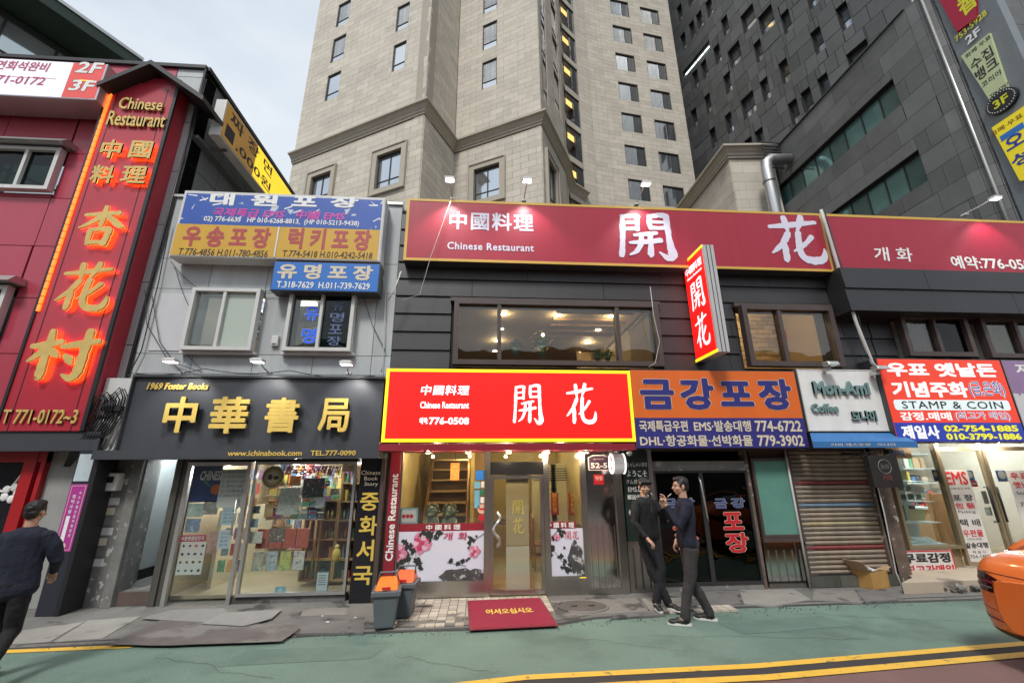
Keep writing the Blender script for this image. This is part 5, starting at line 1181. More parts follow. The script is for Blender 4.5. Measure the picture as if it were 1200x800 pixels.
for k in range(26): a = rq.uniform(0, 6.28); b.ball(F.P(u + .22 * math.cos(a) * rq.uniform(.5, 1), v + .3 + .2 * math.sin(a), -.22), .016, n=6, m=4)
b.build('gold_bead', M_['gold'], t, kind='stuff'); MB().ball(F.P(u, v + .38, -.1), .03).build('tiny_light', lensm, t)
for px in (700, 712): potplant(px, 422, 'low bushy plant on the upstairs sill, %s of the pair at the right' % ('left' if px == 700 else 'right'), .16, .16)
for i, (a, b_, m) in enumerate(((w3[0] + .1, w3[0] + .62, 'pale_blind'), (w3[0] + .95, w3[1] - .15, 'tan_blind'), (w4[0] + .1, w4[0] + .6, 'pale_blind'), (w4[0] + .8, w4[1] - .1, 'olive_blind'))): FB(F, a, b_, w3[2] + .05, w3[3] + .2, -.3, -.27).build('blind', mat(m, {'pale_blind': (.42, .47, .44), 'tan_blind': (.3, .28, .2), 'olive_blind': (.3, .36, .2)}[m], .8, var=.15, scale=3, streak=.1), rest)
t = thing('red_knot', 'red hanging knot ornament on the brick wall upstairs', 'ornament', F.P(5.9, 4.5, -2.4)); u, v = F.uv(919, 393, -2.4)
b = MB(); b.ball(F.P(u, v, -2.4), .13, .02, .16, 8, 6); b.build('knot', M_['redl'], t); MB().tube([F.P(u, v - .5, -2.4), F.P(u, v + .4, -2.4)], .012, 5).build('cord', M_['redl'], t)

# hood with lapped boards over the right-hand windows
hx = F.uv(992, 345, .42)[0]; hz0 = F.uv(1100, 366, .42)[1]; hz1 = F.uv(1100, 316, .42)[1]
hood = thing('window_hood', 'deep black sheet-metal hood over the right-hand upstairs windows', 'hood', F.P((hx + XEND) / 2, hz0, 0))
FB(F, hx, XEND, hz0, hz1 - .0, .02, .39).build('casing', M_['siding2'], hood)
cladding(F, hx, XEND, hz0, hz1, [], 3.4, (hz1 - hz0) / 2 + .01, 'board', M_['siding2'], hood, d=.39, t=.05, lap=.03, gap=.008, bond=.5)

# crimson top sign (two boards) with raised pale characters
FT = .24; bx = F.R(474.5, 968, 241.5, 311.5, FT)
t = signbox('restaurant_roof_sign', 'long crimson sign board with gold border and big pale Chinese characters along the roof', 'sign', bx, .0, FT, M_['charcoal'], M_['topsign'], M_['goldtrim'], .05)
c = crop(450, 220, .29167); k_ = dict(bold=.07, ext=.004)
T('中國料理', c(262, 100, 600, 172), FT + .004, M_['lilac'], t, bold=.03, sp=1.12); T('Chinese Restaurant', c(254, 222, 602, 252), FT + .004, M_['lilac'], t, bold=.035, sp=1.1)
brush('開', F, F.R(721, 790, 250, 303, FT), FT + .004, M_['lilac'], t, fat=1.15); brush('花', F, F.R(899, 966, 254, 308, FT), FT + .004, M_['lilac'], t, fat=1.15)
b2 = (bx[1] + .015, XEND, bx[2] - .04, bx[3])
t2 = signbox('reservation_sign', 'crimson roof sign board at the right with white Korean name and telephone number', 'sign', b2, .0, FT, M_['charcoal'], M_['topsign'])
FB(F, b2[0], b2[1], b2[3] - .055, b2[3], FT - .01, FT + .006).build('border', M_['goldtrim'], t2)
T('개 화', (1024, 1069, 290, 306), FT + .004, M_['whitel'], t2, bold=.02, shear=.1); T('예약:776-0508', (1115, 1216, 301, 316), FT + .004, M_['whitel'], t2, bold=.035)
for i, (h_, bs) in enumerate((((527, 211), (530, 234)), ((618, 212), (614, 236)), ((757, 216), (746, 240)), ((1167, 233), (1131, 252)))):
    arm_lamp(h_, bs, ['white floodlight on a bent arm above the small characters, leftmost on the roof sign', 'white floodlight on a bent arm, second from the left on the roof sign', 'white floodlight on a bent arm above the first big pale character', 'white floodlight on a long arm above the reservation sign at the right'][i], 'floodlights on the roof sign', e=34, d=.12, dh=.62, aim=-.95)

# projecting lit sign
Xs = F.uv(808, 370, .02)[0]
az = lambda px, py: (lambda r: r.x / r.y)(ray(px, py))
Yf = Xs / az(832, 350); PS = Fr((Xs, FAC, 0), (0, -1, 0)); Lp = FAC - Yf
th_ = Yf * az(846, 352) - Xs
z1_ = (PS.uv(821, 289.5)[1] + PS.uv(796, 312)[1]) / 2; z0_ = (PS.uv(842, 412)[1] + PS.uv(814, 425)[1]) / 2
t = thing('projecting_sign', 'narrow lit red sign box standing out from the wall with white characters', 'sign', (Xs, FAC - Lp / 2, z0_))
MB().box(Xs + .006, Xs + th_, Yf, FAC - .03, z0_, z1_).build('casing', mat('sign_case_grey', (.5, .5, .5), .4, var=.08, streak=.08), t)
for q in (.33, .66): MB().box(Xs + th_ * q, Xs + th_ * q + .012, Yf - .006, Yf, z0_, z1_).build('case_seam', M_['charcoal'], t)
b = MB(); b.fbox(PS, .05, Lp - .04, z0_ + .05, z1_ - .05, -.006, .004); b.build('face_sheet', M_['litred'], t)
b = MB(); b.fbox(PS, .03, Lp, z1_ - .05, z1_, -.006, .008); b.fbox(PS, .03, Lp, z0_, z0_ + .05, -.006, .008); b.build('border', M_['lityel'], t)
H_ = z1_ - z0_; px0, px1 = .05, Lp - .04; W_ = px1 - px0
litw2 = mat('lit_letter', (.95, .95, .97), .4, var=0, emit=.6)
text('中國料理', PS, (px0 + W_ * .06, px1 - W_ * .06, z0_ + H_ * .83, z0_ + H_ * .91), .006, litw2, t, bold=.025)
text('Chinese Restaurant', PS, (px0 + W_ * .1, px1 - W_ * .1, z0_ + H_ * .785, z0_ + H_ * .81), .006, litw2, t, bold=.03)
brush('開', PS, (px0 + W_ * .16, px1 - W_ * .14, z0_ + H_ * .46, z0_ + H_ * .74), .006, litw2, t, fat=1.1); brush('花', PS, (px0 + W_ * .16, px1 - W_ * .14, z0_ + H_ * .10, z0_ + H_ * .40), .006, litw2, t, fat=1.1)
for z in (z0_ + .15, z1_ - .15): MB().tube([(Xs + th_ / 2, FAC, z), (Xs + th_ / 2, FAC - .1, z)], .03, 6).build('bracket', M_['black'], t)

# main lit sign over the restaurant door
FL = .36; bx = F.R(450, 741.5, 433, 517.5, FL)
t = signbox('lit_restaurant_sign', 'bright lit red sign with yellow border and white characters over the restaurant entrance', 'sign', bx, .02, FL, M_['charcoal'], M_['litred'], M_['lityel'], .05)
c = crop(430, 420, .4)
T('中國料理', c(158, 78, 300, 107), FL + .003, litw2, t, bold=.03, shear=.12, sp=1.1); T('Chinese Restaurant', c(156, 126, 299, 146), FL + .003, litw2, t, bold=.03)
T('예약:', c(154, 172, 179, 192), FL + .003, litw2, t, bold=.04); T('776-0508', c(182, 172, 299, 193), FL + .003, litw2, t, bold=.045)
brush('開', F, F.R(*c(424, 74, 515, 192), FL), FL + .003, litw2, t, fat=1.1); brush('花', F, F.R(*c(580, 74, 672, 192), FL), FL + .003, litw2, t, fat=1.1)
# crimson canopy with five small lamps
FA = .52; ab = F.R(444, 744.5, 519.5, 527.5, FA)
can = thing('entrance_canopy', 'thin crimson canopy under the lit sign with five small downlights', 'canopy', F.P((ab[0] + ab[1]) / 2, ab[2], .2))
FB(F, ab[0], ab[1], ab[2], ab[3], -.25, FA).build('canopy_board', M_['awn'], can)
for i, x in enumerate((502, 549, 596, 641, 686.5)):
    u = F.uv(x, 529, .3)[0]; l = thing('canopy_lamp', 'small round warm lamp under the crimson canopy, %s from the left' % ('first', 'second', 'third', 'fourth', 'fifth')[i], 'lamp', F.P(u, ab[2], .36), 'lamps under the entrance canopy')
    b = MB(); b.tube([F.P(u, ab[2] - .001, .36), F.P(u, ab[2] - .03, .36)], .05, 12); b.build('housing', M_['white'], l); b = MB(); b.tube([F.P(u, ab[2] - .031, .36), F.P(u, ab[2] - .037, .36)], .03, 12); b.build('lens', mat('canopy_lens', (1, .8, .5), .3, var=0, emit=8), l)
    point(l, F.P(u, ab[2] - .06, .36), 8, (1, .82, .55), .022)
# ------------------------------------------------------------------ restaurant ground floor
XL = F.uv(462, 640)[0]
ft = thing('restaurant_entrance', 'restaurant front with a steel-framed glass door between two windows with flower banners', 'storefront', F.P(.6, PZ, 0))
zt = 2.2
dl, dr = F.uv(574, 610)[0], F.uv(638, 610)[0]; wl = F.uv(465.5, 560)[0]; wr = F.uv(684, 600)[0]; ml, mr = F.uv(687, 600)[0], F.uv(722, 600)[0]
rs_ = F.R(453, 465, 531, 684, .06); FB(F, rs_[0], rs_[1], PZ + .12, zt, -.1, .06).build('red_strip', M_['awn'], ft); 
FB(F, rs_[0] - .06, rs_[0], PZ, zt, -.2, .03).build('corner_post', M_['brown'], ft)
T('Chinese Restaurant', (454.5, 463.5, 555, 657), .063, M_['whitel'], ft, bold=.04, rot=90)
zk = R(470, 570, 600, 683)[2]; zb1 = R(470, 570, 600, 682)[2]
# steel kick panels, posts and transoms
FB(F, rs_[1], dl, PZ, zk, -.12, .02).build('kick_panel', M_['steel_r'], ft); FB(F, dr + .04, wr + .05, PZ, R(640, 690, 600, 677)[2], -.12, .02).build('kick_panel', M_['steel_r'], ft)
for u in (dl - .06, dr, wr): FB(F, u, u + .06, PZ, zt, -.13, .035).build('steel_post', M_['steel_r'], ft)
window(F, rs_[1], dl - .06, zk, zt, -.04, M_['steel_r'], G_['clear'], ft, fw=.03, dep=.05, name='front_window')
window(F, dr + .06, wr, R(640, 690, 600, 677)[2], zt, -.04, M_['steel_r'], G_['clear'], ft, fw=.03, dep=.05, name='front_window')
zd = R(575, 637, 556, 640)[3]; zt1 = R(575, 637, 541, 640)[3]
FB(F, dl, dr, zd, zt1, -.1, .03).build('door_header', M_['steel'], ft); FB(F, dl, dr, zt1, zt, -.06, -.05).build('fanlight_pane', G_['clear'], ft)
door = window(F, dl + .005, dr - .005, PZ + .03, zd - .01, -.02, M_['steel_r'], G_['clear'], ft, fw=.055, dep=.05, name='glass_door')
c = crop(570, 520, .2375)
fz_ = F.R(*c(97, 150, 210, 730), -.035); zm = F.R(*c(97, 150, 210, 500), -.035)[2]
FB(F, fz_[0], fz_[1], zm, fz_[3], -.033, -.03).build('frosted_strip', mat('frosted_strip', (.46, .36, .2), .6, var=.04), door); FB(F, fz_[0], fz_[1], fz_[2], zm - .01, -.033, -.03).build('frosted_strip', mat('frosted_strip_pale', (.62, .56, .42), .6, var=.04), door)
gl_ = mat('gold_foil', (.85, .66, .18), .4, var=0); q = F.R(*c(125, 275, 185, 348), -.02); brush('開', F, q, -.028, gl_, door, fat=1.15); q = F.R(*c(125, 365, 187, 442), -.02); brush('花', F, q, -.028, gl_, door, fat=1.15)
b = MB(); hu, hv = F.uv(582, 620, .03); pts = [F.P(hu + .05 * math.sin(k * .55), hv + .25 - k * .03, .0 + .05 * math.sin(k / 17 * 3.14)) for k in range(18)]; b.tube(pts, [.018 + .012 * abs(math.sin(k * .9)) for k in range(18)], 7); b.build('ornate_handle', M_['alu'], door)
# interior
inw = mat('restaurant_wall', (.42, .33, .16), .6, var=.10, scale=2); inc = mat('restaurant_ceiling', (.35, .3, .2), .6, var=.05)
roombox(ft, rs_[1] - .1, wr + .3, .08, zt + .12, -.16, -4.2, inw, mat('restaurant_floor', (.34, .29, .2), .25, var=.08), inc)
FB(F, dl - .35, dl - .28, .08, zt + .1, -4.0, -1.6).build('partition', mat('gold_partition', (.55, .43, .16), .5, var=.08, streak=.05), ft)
# open stair seen through the left window
st = thing('staircase', 'dark wooden staircase rising behind the left restaurant window', 'stairs', F.P(-.6, .1, -1.5))
for k in range(9): FB(F, wl + .28, wl + 1.05, .35 + k * .215, .385 + k * .215, -1.3 - k * .18 - .2, -1.3 - k * .18).build('tread', mat('pale_tread', (.36, .25, .13), .5, var=.1), st); FB(F, wl + .28, wl + 1.05, .17 + k * .215, .35 + k * .215, -1.3 - k * .18 - .2, -1.3 - k * .18 - .18).build('riser', mat('dark_riser', (.1, .055, .03), .6, var=.1), st)
for u in (wl + .24, wl + 1.07):
    b = MB(); a0, a1 = F.P(u, .2, -1.2), F.P(u, 2.3, -3.1); b.tube([a0, a1], .03, 6); b.build('stringer', M_['wood'], st)
FB(F, wl + 1.15, wl + 1.4, .1, 2.25, -2.2, -1.9).build('newel_panel', M_['wood'], st)
# air conditioners, tables, scrolls at the back
for i, (px, w) in enumerate(((638, 13), (660, 13))):
    u, v = F.uv(px, 575, -2.9); t = thing('air_conditioner', 'tall cream standing air conditioner inside, %s of the pair' % ('left' if i == 0 else 'right'), 'air conditioner', F.P(u, .1, -3))
    FB(F, u - .3, u + .3, .1, 2.0, -3.3, -2.9).build('cabinet', mat('cream_plastic', (.62, .58, .42), .5, var=.04), t, bev=.03)
    b = MB(); [b.fbox(F, u - .24, u + .24, 1.62 + k * .05, 1.64 + k * .05, -2.9, -2.88) for k in range(6)]; b.build('grille', M_['charcoal'], t, kind='stuff')
for i, px in enumerate((650, 671)):
    q = F.R(px - 4.5, px + 4.5, 577, 603, -2.2); t = thing('red_scroll', 'red paper scroll hanging inside the restaurant, %s one' % ('left' if i == 0 else 'right'), 'scroll', F.P(q[0], q[2], -2.2))
    FB(F, *q, -2.2, -2.19).build('paper', mat('dark_red_paper', (.3, .02, .02), .6, var=.1), t)
    for j, s in enumerate('開花料理'): text(s, F, (q[0] + .04, q[1] - .04, q[3] - (j + 1) * (q[3] - q[2]) * .22, q[3] - (j + 1) * (q[3] - q[2]) * .22 + .09), -2.188, M_['gold'], t)
for i, (x, y) in enumerate(((1.75, -1.5), (.35, -2.6))):
    t = thing('dining_table', 'dark wooden dining table inside behind the %s' % ('right flower banner' if i == 0 else 'glass door'), 'table', F.P(x, .1, y)); FB(F, x - .35, x + .35, .78, .82, y - .35, y + .35).build('table_top', M_['brown'], t)
    for a in (-.3, .3):
        for d_ in (-.3, .3): FB(F, x + a - .02, x + a + .02, .08, .78, y + d_ - .02, y + d_ + .02).build('leg', M_['brown'], t)
    for a in (-.55, .55):
        q = thing('dining_chair', 'dark chair at the table behind the %s, its %s side' % ('right flower banner' if i == 0 else 'glass door', 'left' if a < 0 else 'right'), 'chair', F.P(x + a, .1, y)); FB(F, x + a - .2, x + a + .2, .5, .54, y - .2, y + .2).build('seat', M_['wood'], q)
        s_ = .19 * (1 if a > 0 else -1); FB(F, x + a + s_ - .015, x + a + s_ + .015, .54, 1.0, y - .2, y + .2).build('backrest', M_['wood'], q)
        for e in (-.17, .17):
            for g_ in (-.17, .17): FB(F, x + a + e - .015, x + a + e + .015, .08, .5, y + g_ - .015, y + g_ + .015).build('leg', M_['wood'], q)
for i, (x, y) in enumerate(((-.8, -1.0), (.5, -1.2), (1.6, -1.4), (-.3, -2.6), (1.2, -3.2))):
    l = thing('downlight', 'warm downlight in the restaurant ceiling, ' + ['near the left window', 'just behind the door', 'near the right window', 'over the stair', 'at the back wall'][i], 'lamp', F.P(x, zt + .11, y), 'downlights in the restaurant'); p = F.P(x, zt + .118, y)
    MB().tube([p, p - V3((0, 0, .02))], .08, 12).build('rim', M_['white'], l); MB().tube([p - V3((0, 0, .021)), p - V3((0, 0, .027))], .065, 12).build('lens', mat('downlight_lens', ()), l); point(l, p - V3((0, 0, .12)), 14, (1, .78, .45), .07)
for i, (x, y, l_) in enumerate(((.35, -.7, .5), (.85, -1.6, .5), (-.2, -.9, .45))):
    l = thing('ceiling_tube', 'long warm tube lamp inside, ' + ['over the door', 'deeper behind the door', 'left of the door'][i], 'lamp', F.P(x, zt + .1, y), 'tube lamps inside the restaurant'); FB(F, x - l_ / 2, x + l_ / 2, zt + .06, zt + .09, y - .02, y + .02).build('tube', mat('warm_tube', (1, .85, .5), .4, var=0, emit=8), l)
# guardian lion figures, lantern
jade = mat('jade_stone', (.12, .17, .12), .35, var=.4, scale=14, spots=((.34, .3, .2), 12, .55, .06))
for i, px in enumerate((506, 527)):
    u, v = F.uv(px, 611, -.35); v = zk + .60; t = thing('guardian_figure', 'green stone guardian figure in the left window, %s one of two' % ('left' if i == 0 else 'right'), 'figurine', F.P(u, v, -.35)); b = MB()
    b.box(u - .15, u + .15, FAC + .22, FAC + .46, v - .02, v + .05); b.ball(F.P(u, v + .18, -.34), .13, .11, .16, 12, 8); b.ball(F.P(u, v + .38, -.31), .10, .09, .09, 12, 8); b.ball(F.P(u - .02, v + .34, -.22), .05, .05, .035, 8, 6)
    for s_ in (-1, 1): b.tube([F.P(u + s_ * .08, v + .26, -.26), F.P(u + s_ * .11, v + .12, -.2), F.P(u + s_ * .09, v + .04, -.2)], [.045, .035, .045], 7); b.ball(F.P(u + s_ * .08, v + .46, -.31), .028, .02, .045, 6, 5); b.ball(F.P(u + s_ * .12, v + .08, -.3), .07, .09, .06, 8, 5)
    for k in range(9): a = k * .7; b.ball(F.P(u + .1 * math.cos(a), v + .38 + .1 * math.sin(a), -.34), .035, n=6, m=4)
    b.build('carved_body', jade, t); FB(F, u - .17, u + .17, zk, v - .02, -.5, -.2).build('plinth', M_['brown'], t)
u, v = F.uv(533, 552, -.5); t = thing('paper_lantern', 'orange glowing square lantern hanging in the left window', 'lantern', F.P(u, v, -.5)); FB(F, u - .07, u + .07, v - .14, v + .14, -.6, -.46).build('shade', mat('lantern_paper', (1, .22, .04), .5, var=.4, scale=16, emit=1.4), t)
FB(F, u - .08, u + .08, v + .14, v + .17, -.61, -.45).build('cap', M_['black'], t); MB().tube([F.P(u, v + .17, -.53), F.P(u, zt + .1, -.53)], .005, 4).build('cord', M_['cable'], t)
# flower banners in both windows
bw = mat('banner_white', (.66, .66, .76), .55, var=.03)
def banner(px, pxr, red, label, seed):
    bx = F.R(*px, .0); rx = F.R(*pxr, .0); t = thing('flower_banner', label, 'banner', F.P((bx[0] + bx[1]) / 2, bx[2], 0))
    FB(F, *bx, -.03, -.012).build('sheet', bw, t); FB(F, rx[0], rx[1], bx[3], rx[3], -.03, -.010).build('red_heading', M_['awn'], t)
    return t, bx, (rx[0], rx[1], bx[3], rx[3])
inkm = mat('ink_black', (.025, .03, .025), .6, var=0); pk = mat('peony_pink', (.62, .22, .34), .6, var=.25, scale=30); pkd = mat('peony_red', (.5, .05, .13), .6, var=.2, scale=30); rockm = mat('ink_rock', (.06, .06, .06), .6, var=.5, scale=12, spots=((.5, .48, .46), 9, .56, .06))
def blob(par, cx, cz, r_, d, m, nm, seed, lob=0.2, sx=1, sz=1):
    q = random.Random(seed); n = 22; ph = q.uniform(0, 6); b = MB(); k_ = q.choice((3, 4, 5))
    pts = [(cx + sx * r_ * (1 + lob * math.sin(k_ * a + ph) + q.uniform(-.12, .12)) * math.cos(a), cz + sz * r_ * (1 + lob * math.cos(k_ * a + ph)) * math.sin(a)) for a in [6.283 * i / n for i in range(n)]]
    b.add([F.P(x, z, d) for x, z in pts] + [F.P(cx, cz, d)], [(i, (i + 1) % n, n) for i in range(n)]); return b.build(nm, m, par)
def peony(t, cx, cz, r_, seed, d):
    o = blob(t, cx, cz, r_, d, pk, 'peony', seed); q = random.Random(seed)
    for k in range(9):
        a = k * .7 + q.random(); blob(o, cx + .55 * r_ * math.cos(a), cz + .5 * r_ * math.sin(a), r_ * .3, d + .0003 * (k + 1), (pkd, mat('petal_pale', (.72, .45, .53), .6, var=.1), pk)[k % 3], 'petal', seed + k)
    blob(o, cx, cz, r_ * .3, d + .004, pkd, 'heart', seed)
def sprig(t, pts, r_, d, seed, nl, lr=.04):
    b = MB(); b.tube([F.P(x, z, d) for x, z in pts], r_, 4); b.build('twig', inkm, t); q = random.Random(seed)
    for k in range(nl):
        i = q.randrange(len(pts) - 1); f = q.random(); x = pts[i][0] * (1 - f) + pts[i + 1][0] * f + q.gauss(0, lr * .9); z = pts[i][1] * (1 - f) + pts[i + 1][1] * f + q.gauss(0, lr * .8)
        blob(t, x, z, lr * q.uniform(.5, 1), d + .001 + k * .0001, inkm, 'leaf_print', seed * 50 + k, .35)
t, bx, rx = banner((462, 570.5, 622, 681.5), (465, 571, 613, 622), 0, 'wide white banner with pink peonies and ink rocks in the left restaurant window', 1)
dd = -.008; c2_ = lambda a, b_: (bx[0] + (bx[1] - bx[0]) * (a - 85) / (350 - 85), bx[3] - (bx[3] - bx[2]) * (b_ - 508) / (655 - 508))
text('中 國 料 理', F, (rx[0] + (rx[1] - rx[0]) * .32, rx[0] + (rx[1] - rx[0]) * .70, rx[2] + .015, rx[3] - .015), -.007, M_['whitel'], t, bold=.03)
for s, x in (('개', 222), ('화', 265)):
    a = c2_(x, 535); e = c2_(x + 28, 512); text(s, F, (a[0], e[0], a[1], e[1]), dd + .004, mat('rose_letter', ()), t, bold=.03, shear=.1)
sprig(t, [c2_(84, 600), c2_(110, 590), c2_(120, 560), c2_(160, 530), c2_(205, 518)], .004, dd, 5, 30, .06); sprig(t, [c2_(90, 640), c2_(120, 615), c2_(145, 560), c2_(150, 650)], .004, dd, 6, 14, .05)
sprig(t, [c2_(262, 600), c2_(300, 590), c2_(315, 575), c2_(300, 545), c2_(345, 515)], .004, dd, 7, 16, .035); sprig(t, [c2_(235, 600), c2_(290, 612)], .003, dd, 9, 6, .03)
peony(t, *c2_(160, 543), .145, 11, dd + .003); peony(t, *c2_(96, 568), .125, 12, dd + .003); peony(t, *c2_(314, 570), .085, 13, dd + .003)
a = c2_(268, 642); blob(t, a[0], a[1] - .03, .2, dd + .006, rockm, 'rock_print', 21, .12, 1.35, .75); a = c2_(322, 640); blob(t, a[0], a[1] - .01, .14, dd + .0065, rockm, 'rock_print', 22, .1, 1, .8)
t, bx, rx = banner((639, 686, 619, 675.5), (638, 675, 611, 618.5), 0, 'narrow white banner with an ink rock and twigs in the right restaurant window', 2)
c2_ = lambda a, b_: (bx[0] + (bx[1] - bx[0]) * (a - 290) / (487 - 290), bx[3] - (bx[3] - bx[2]) * (b_ - 415) / (655 - 415))
text('中 國 料 理', F, (rx[0] + .03, rx[1] - .03, rx[2] + .012, rx[3] - .01), -.007, M_['whitel'], t, bold=.03)
for s, x in (('開', 388), ('花', 425)):
    a = c2_(x, 468); e = c2_(x + 33, 428); brush(s, F, (a[0], e[0], a[1], e[1]), dd + .004, M_['redl'], t, fat=.9)
sprig(t, [c2_(300, 555), c2_(320, 510), c2_(310, 470), c2_(350, 430), c2_(380, 422)], .004, dd, 15, 14, .045); sprig(t, [c2_(330, 520), c2_(370, 580), c2_(410, 600), c2_(430, 640)], .003, dd, 16, 14, .04)
peony(t, *c2_(305, 470), .06, 31, dd + .003); peony(t, *c2_(350, 460), .05, 32, dd + .003)
a = c2_(440, 560); blob(t, a[0], a[1], .15, dd + .006, rockm, 'rock_print', 24, .15, .75, 1.5); a = c2_(462, 610); blob(t, a[0], a[1] - .03, .09, dd + .0065, rockm, 'rock_print', 25, .1, .8, 1.4)
# stickers, price frame
q = F.R(468, 489.5, 595, 614, -.06); t = thing('menu_frame', 'pale blue framed card at the lower left of the restaurant window', 'card', F.P(q[0], q[2], -.06)); FB(F, *q, -.08, -.06).build('frame', mat('pale_blue_frame', (.3, .5, .55), .5), t); FB(F, q[0] + .03, q[1] - .03, q[2] + .03, q[3] - .03, -.06, -.055).build('card', paperm, t)
for k in range(3): MB().tube([F.P(q[0] + .07 + k * .06, (q[2] + q[3]) / 2, -.055), F.P(q[0] + .07 + k * .06, (q[2] + q[3]) / 2, -.052)], .03, 10).build('dish_print', M_['redl'], t)
stk = [((557.5, 571, 551, 562), 'azure_sheet', 'blue card sticker at the top of the window by the door'), ((556, 563, 564, 572), 'sky_blue_paper', 'light blue sticker under the blue card'), ((564, 571, 564, 571), 'whitel', 'white sticker with a dark mark by the door'), ((563, 570, 573, 580), 'green_print', 'green sticker by the door'), ((556, 562, 574, 595), 'sky_blue_paper', 'long pale blue sticker strip by the door'), ((563, 569, 582, 589), 'whitel', 'lower white sticker by the door'), ((561, 568, 603, 610), 'redl', 'small red square sticker near the banner')]
mats_by = {'azure_sheet': mat('azure_sheet', ()), 'sky_blue_paper': mat('sky_blue_paper', ()), 'whitel': M_['whitel'], 'green_print': mat('green_print', ()), 'redl': M_['redl']}
for px, m, lb in stk:
    q = F.R(*px, -.02); tag(FB(F, *q, -.018, -.014).build('sticker', mats_by[m]), lb, 'sticker')
u, v = F.uv(565, 596, -.02); t = thing('round_sticker', 'round peach sticker by the restaurant door', 'sticker', F.P(u, v, -.02)); MB().tube([F.P(u, v, -.018), F.P(u, v, -.014)], .075, 18).build('disc', mat('peach', (.7, .42, .32), .5), t); FB(F, u - .045, u + .045, v - .015, v + .015, -.014, -.012).build('mark', M_['redl'], t)
# steel wall panel, address plate, red sticker, round lit sign
sp_ = thing('steel_wall', 'polished steel wall panel with vertical ribs reflecting the road, right of the restaurant', 'wall panel', F.P((ml + mr) / 2, PZ, 0))
FB(F, wr + .06, mr, PZ + .08, zt, -.1, .0).build('mirror_panel', M_['steel'], sp_); FB(F, wr + .06, mr, PZ, PZ + .08, -.1, .03).build('base', M_['steel_r'], sp_)
for k in range(5): u = ml + .05 + (mr - ml - .1) * k / 4; FB(F, u, u + .012, PZ + .08, 1.0, .0, .01).build('rib', M_['steel_r'], sp_)
FB(F, mr, mr + .12, PZ, zt, -.15, .05).build('steel_post', M_['steel_r'], sp_)
q = F.R(708 - 5, 708 + 5, 688, 694, .02); FB(F, q[0] - .3, q[0] - .2, .16, .26, 0, .012).build('yellow_tag', M_['lityel'], sp_)
q = F.R(689.5, 714, 533, 551, .03); t = thing('address_plate', 'dark house-number plate reading 52-5 on the steel wall', 'sign', F.P(q[0], q[2], 0)); b = MB()
w_, h_ = q[1] - q[0], q[3] - q[2]
b.prism([(q[0], q[2]), (q[1], q[2]), (q[1], q[3] - h_ * .15), (q[0] + w_ * .75, q[3]), (q[0] + w_ * .25, q[3]), (q[0], q[3] - h_ * .15)], F.P, .01, .028); b.build('plate', M_['whitel'], t)
b = MB(); e = .012; b.prism([(q[0] + e, q[2] + e), (q[1] - e, q[2] + e), (q[1] - e, q[3] - h_ * .16), (q[0] + w_ * .74, q[3] - e), (q[0] + w_ * .26, q[3] - e), (q[0] + e, q[3] - h_ * .16)], F.P, .028, .031); b.build('face', mat('plate_purple', (.06, .03, .07), .4), t)
text('52-5', F, (q[0] + w_ * .1, q[1] - w_ * .1, q[2] + h_ * .15, q[2] + h_ * .5), .032, M_['whitel'], t, bold=.04); text('남대문로', F, (q[0] + w_ * .25, q[1] - w_ * .25, q[2] + h_ * .68, q[2] + h_ * .8), .032, M_['cream'], t)
q = F.R(696, 708, 555.5, 567.5, .012); t = thing('red_sticker', 'small red square sticker with white mark on the steel wall', 'sticker', F.P(q[0], q[2], 0)); FB(F, *q, .0, .004).build('sheet', M_['redl'], t); text('맛집', F, (q[0] + .03, q[1] - .03, (q[2] + q[3]) / 2 - .01, (q[2] + q[3]) / 2 + .05), .005, M_['whitel'], t)
u, v = F.uv(722, 543, .25); t = thing('round_lit_sign', 'small oval lit white and red sign jutting from the steel post under the canopy end', 'sign', F.P(u, v, .1))
lt = mat('white_neon_ring', (1, 1, 1), .4, var=0, emit=.55); OV = Fr((u, FAC - .3, v), (0, -1, 0))
for s_ in (0, 1):
    b = MB(); b.tube([V3((u - .07 + s_ * .2, FAC - .22 + .115 * math.sin(a), v + .15 * math.cos(a))) for a in [6.283 * k / 24 for k in range(25)]], .016, 6); b.build('light_ring', lt, t)
b = MB(); b.prism([(.12 * math.sin(a), .155 * math.cos(a)) for a in [6.283 * k / 20 for k in range(20)]], lambda p, q_, d: V3((u - .05 + d, FAC - .22 - p, v + q_)), 0, .16); b.build('drum', mat('sign_drum_white', (.7, .7, .7), .4, var=0, emit=.12), t)
for s_ in (-1, 1): b = MB(); b.prism([(.1 * math.sin(a) * .7, s_ * .095 + .05 * math.cos(a)) for a in [6.283 * k / 14 for k in range(14)]], lambda p, q_, d: V3((u - .054 - d, FAC - .22 - p, v + q_)), 0, .003); b.build('red_cap', M_['litred'], t)
MB().tube([F.P(u + .05, v + .2, .0), F.P(u + .05, v + .2, .25)], .02, 6).build('bracket', M_['alu'], t); MB().ball(F.P(u + .25, v + .17, .2), .05).build('bulb', M_['white'], t)

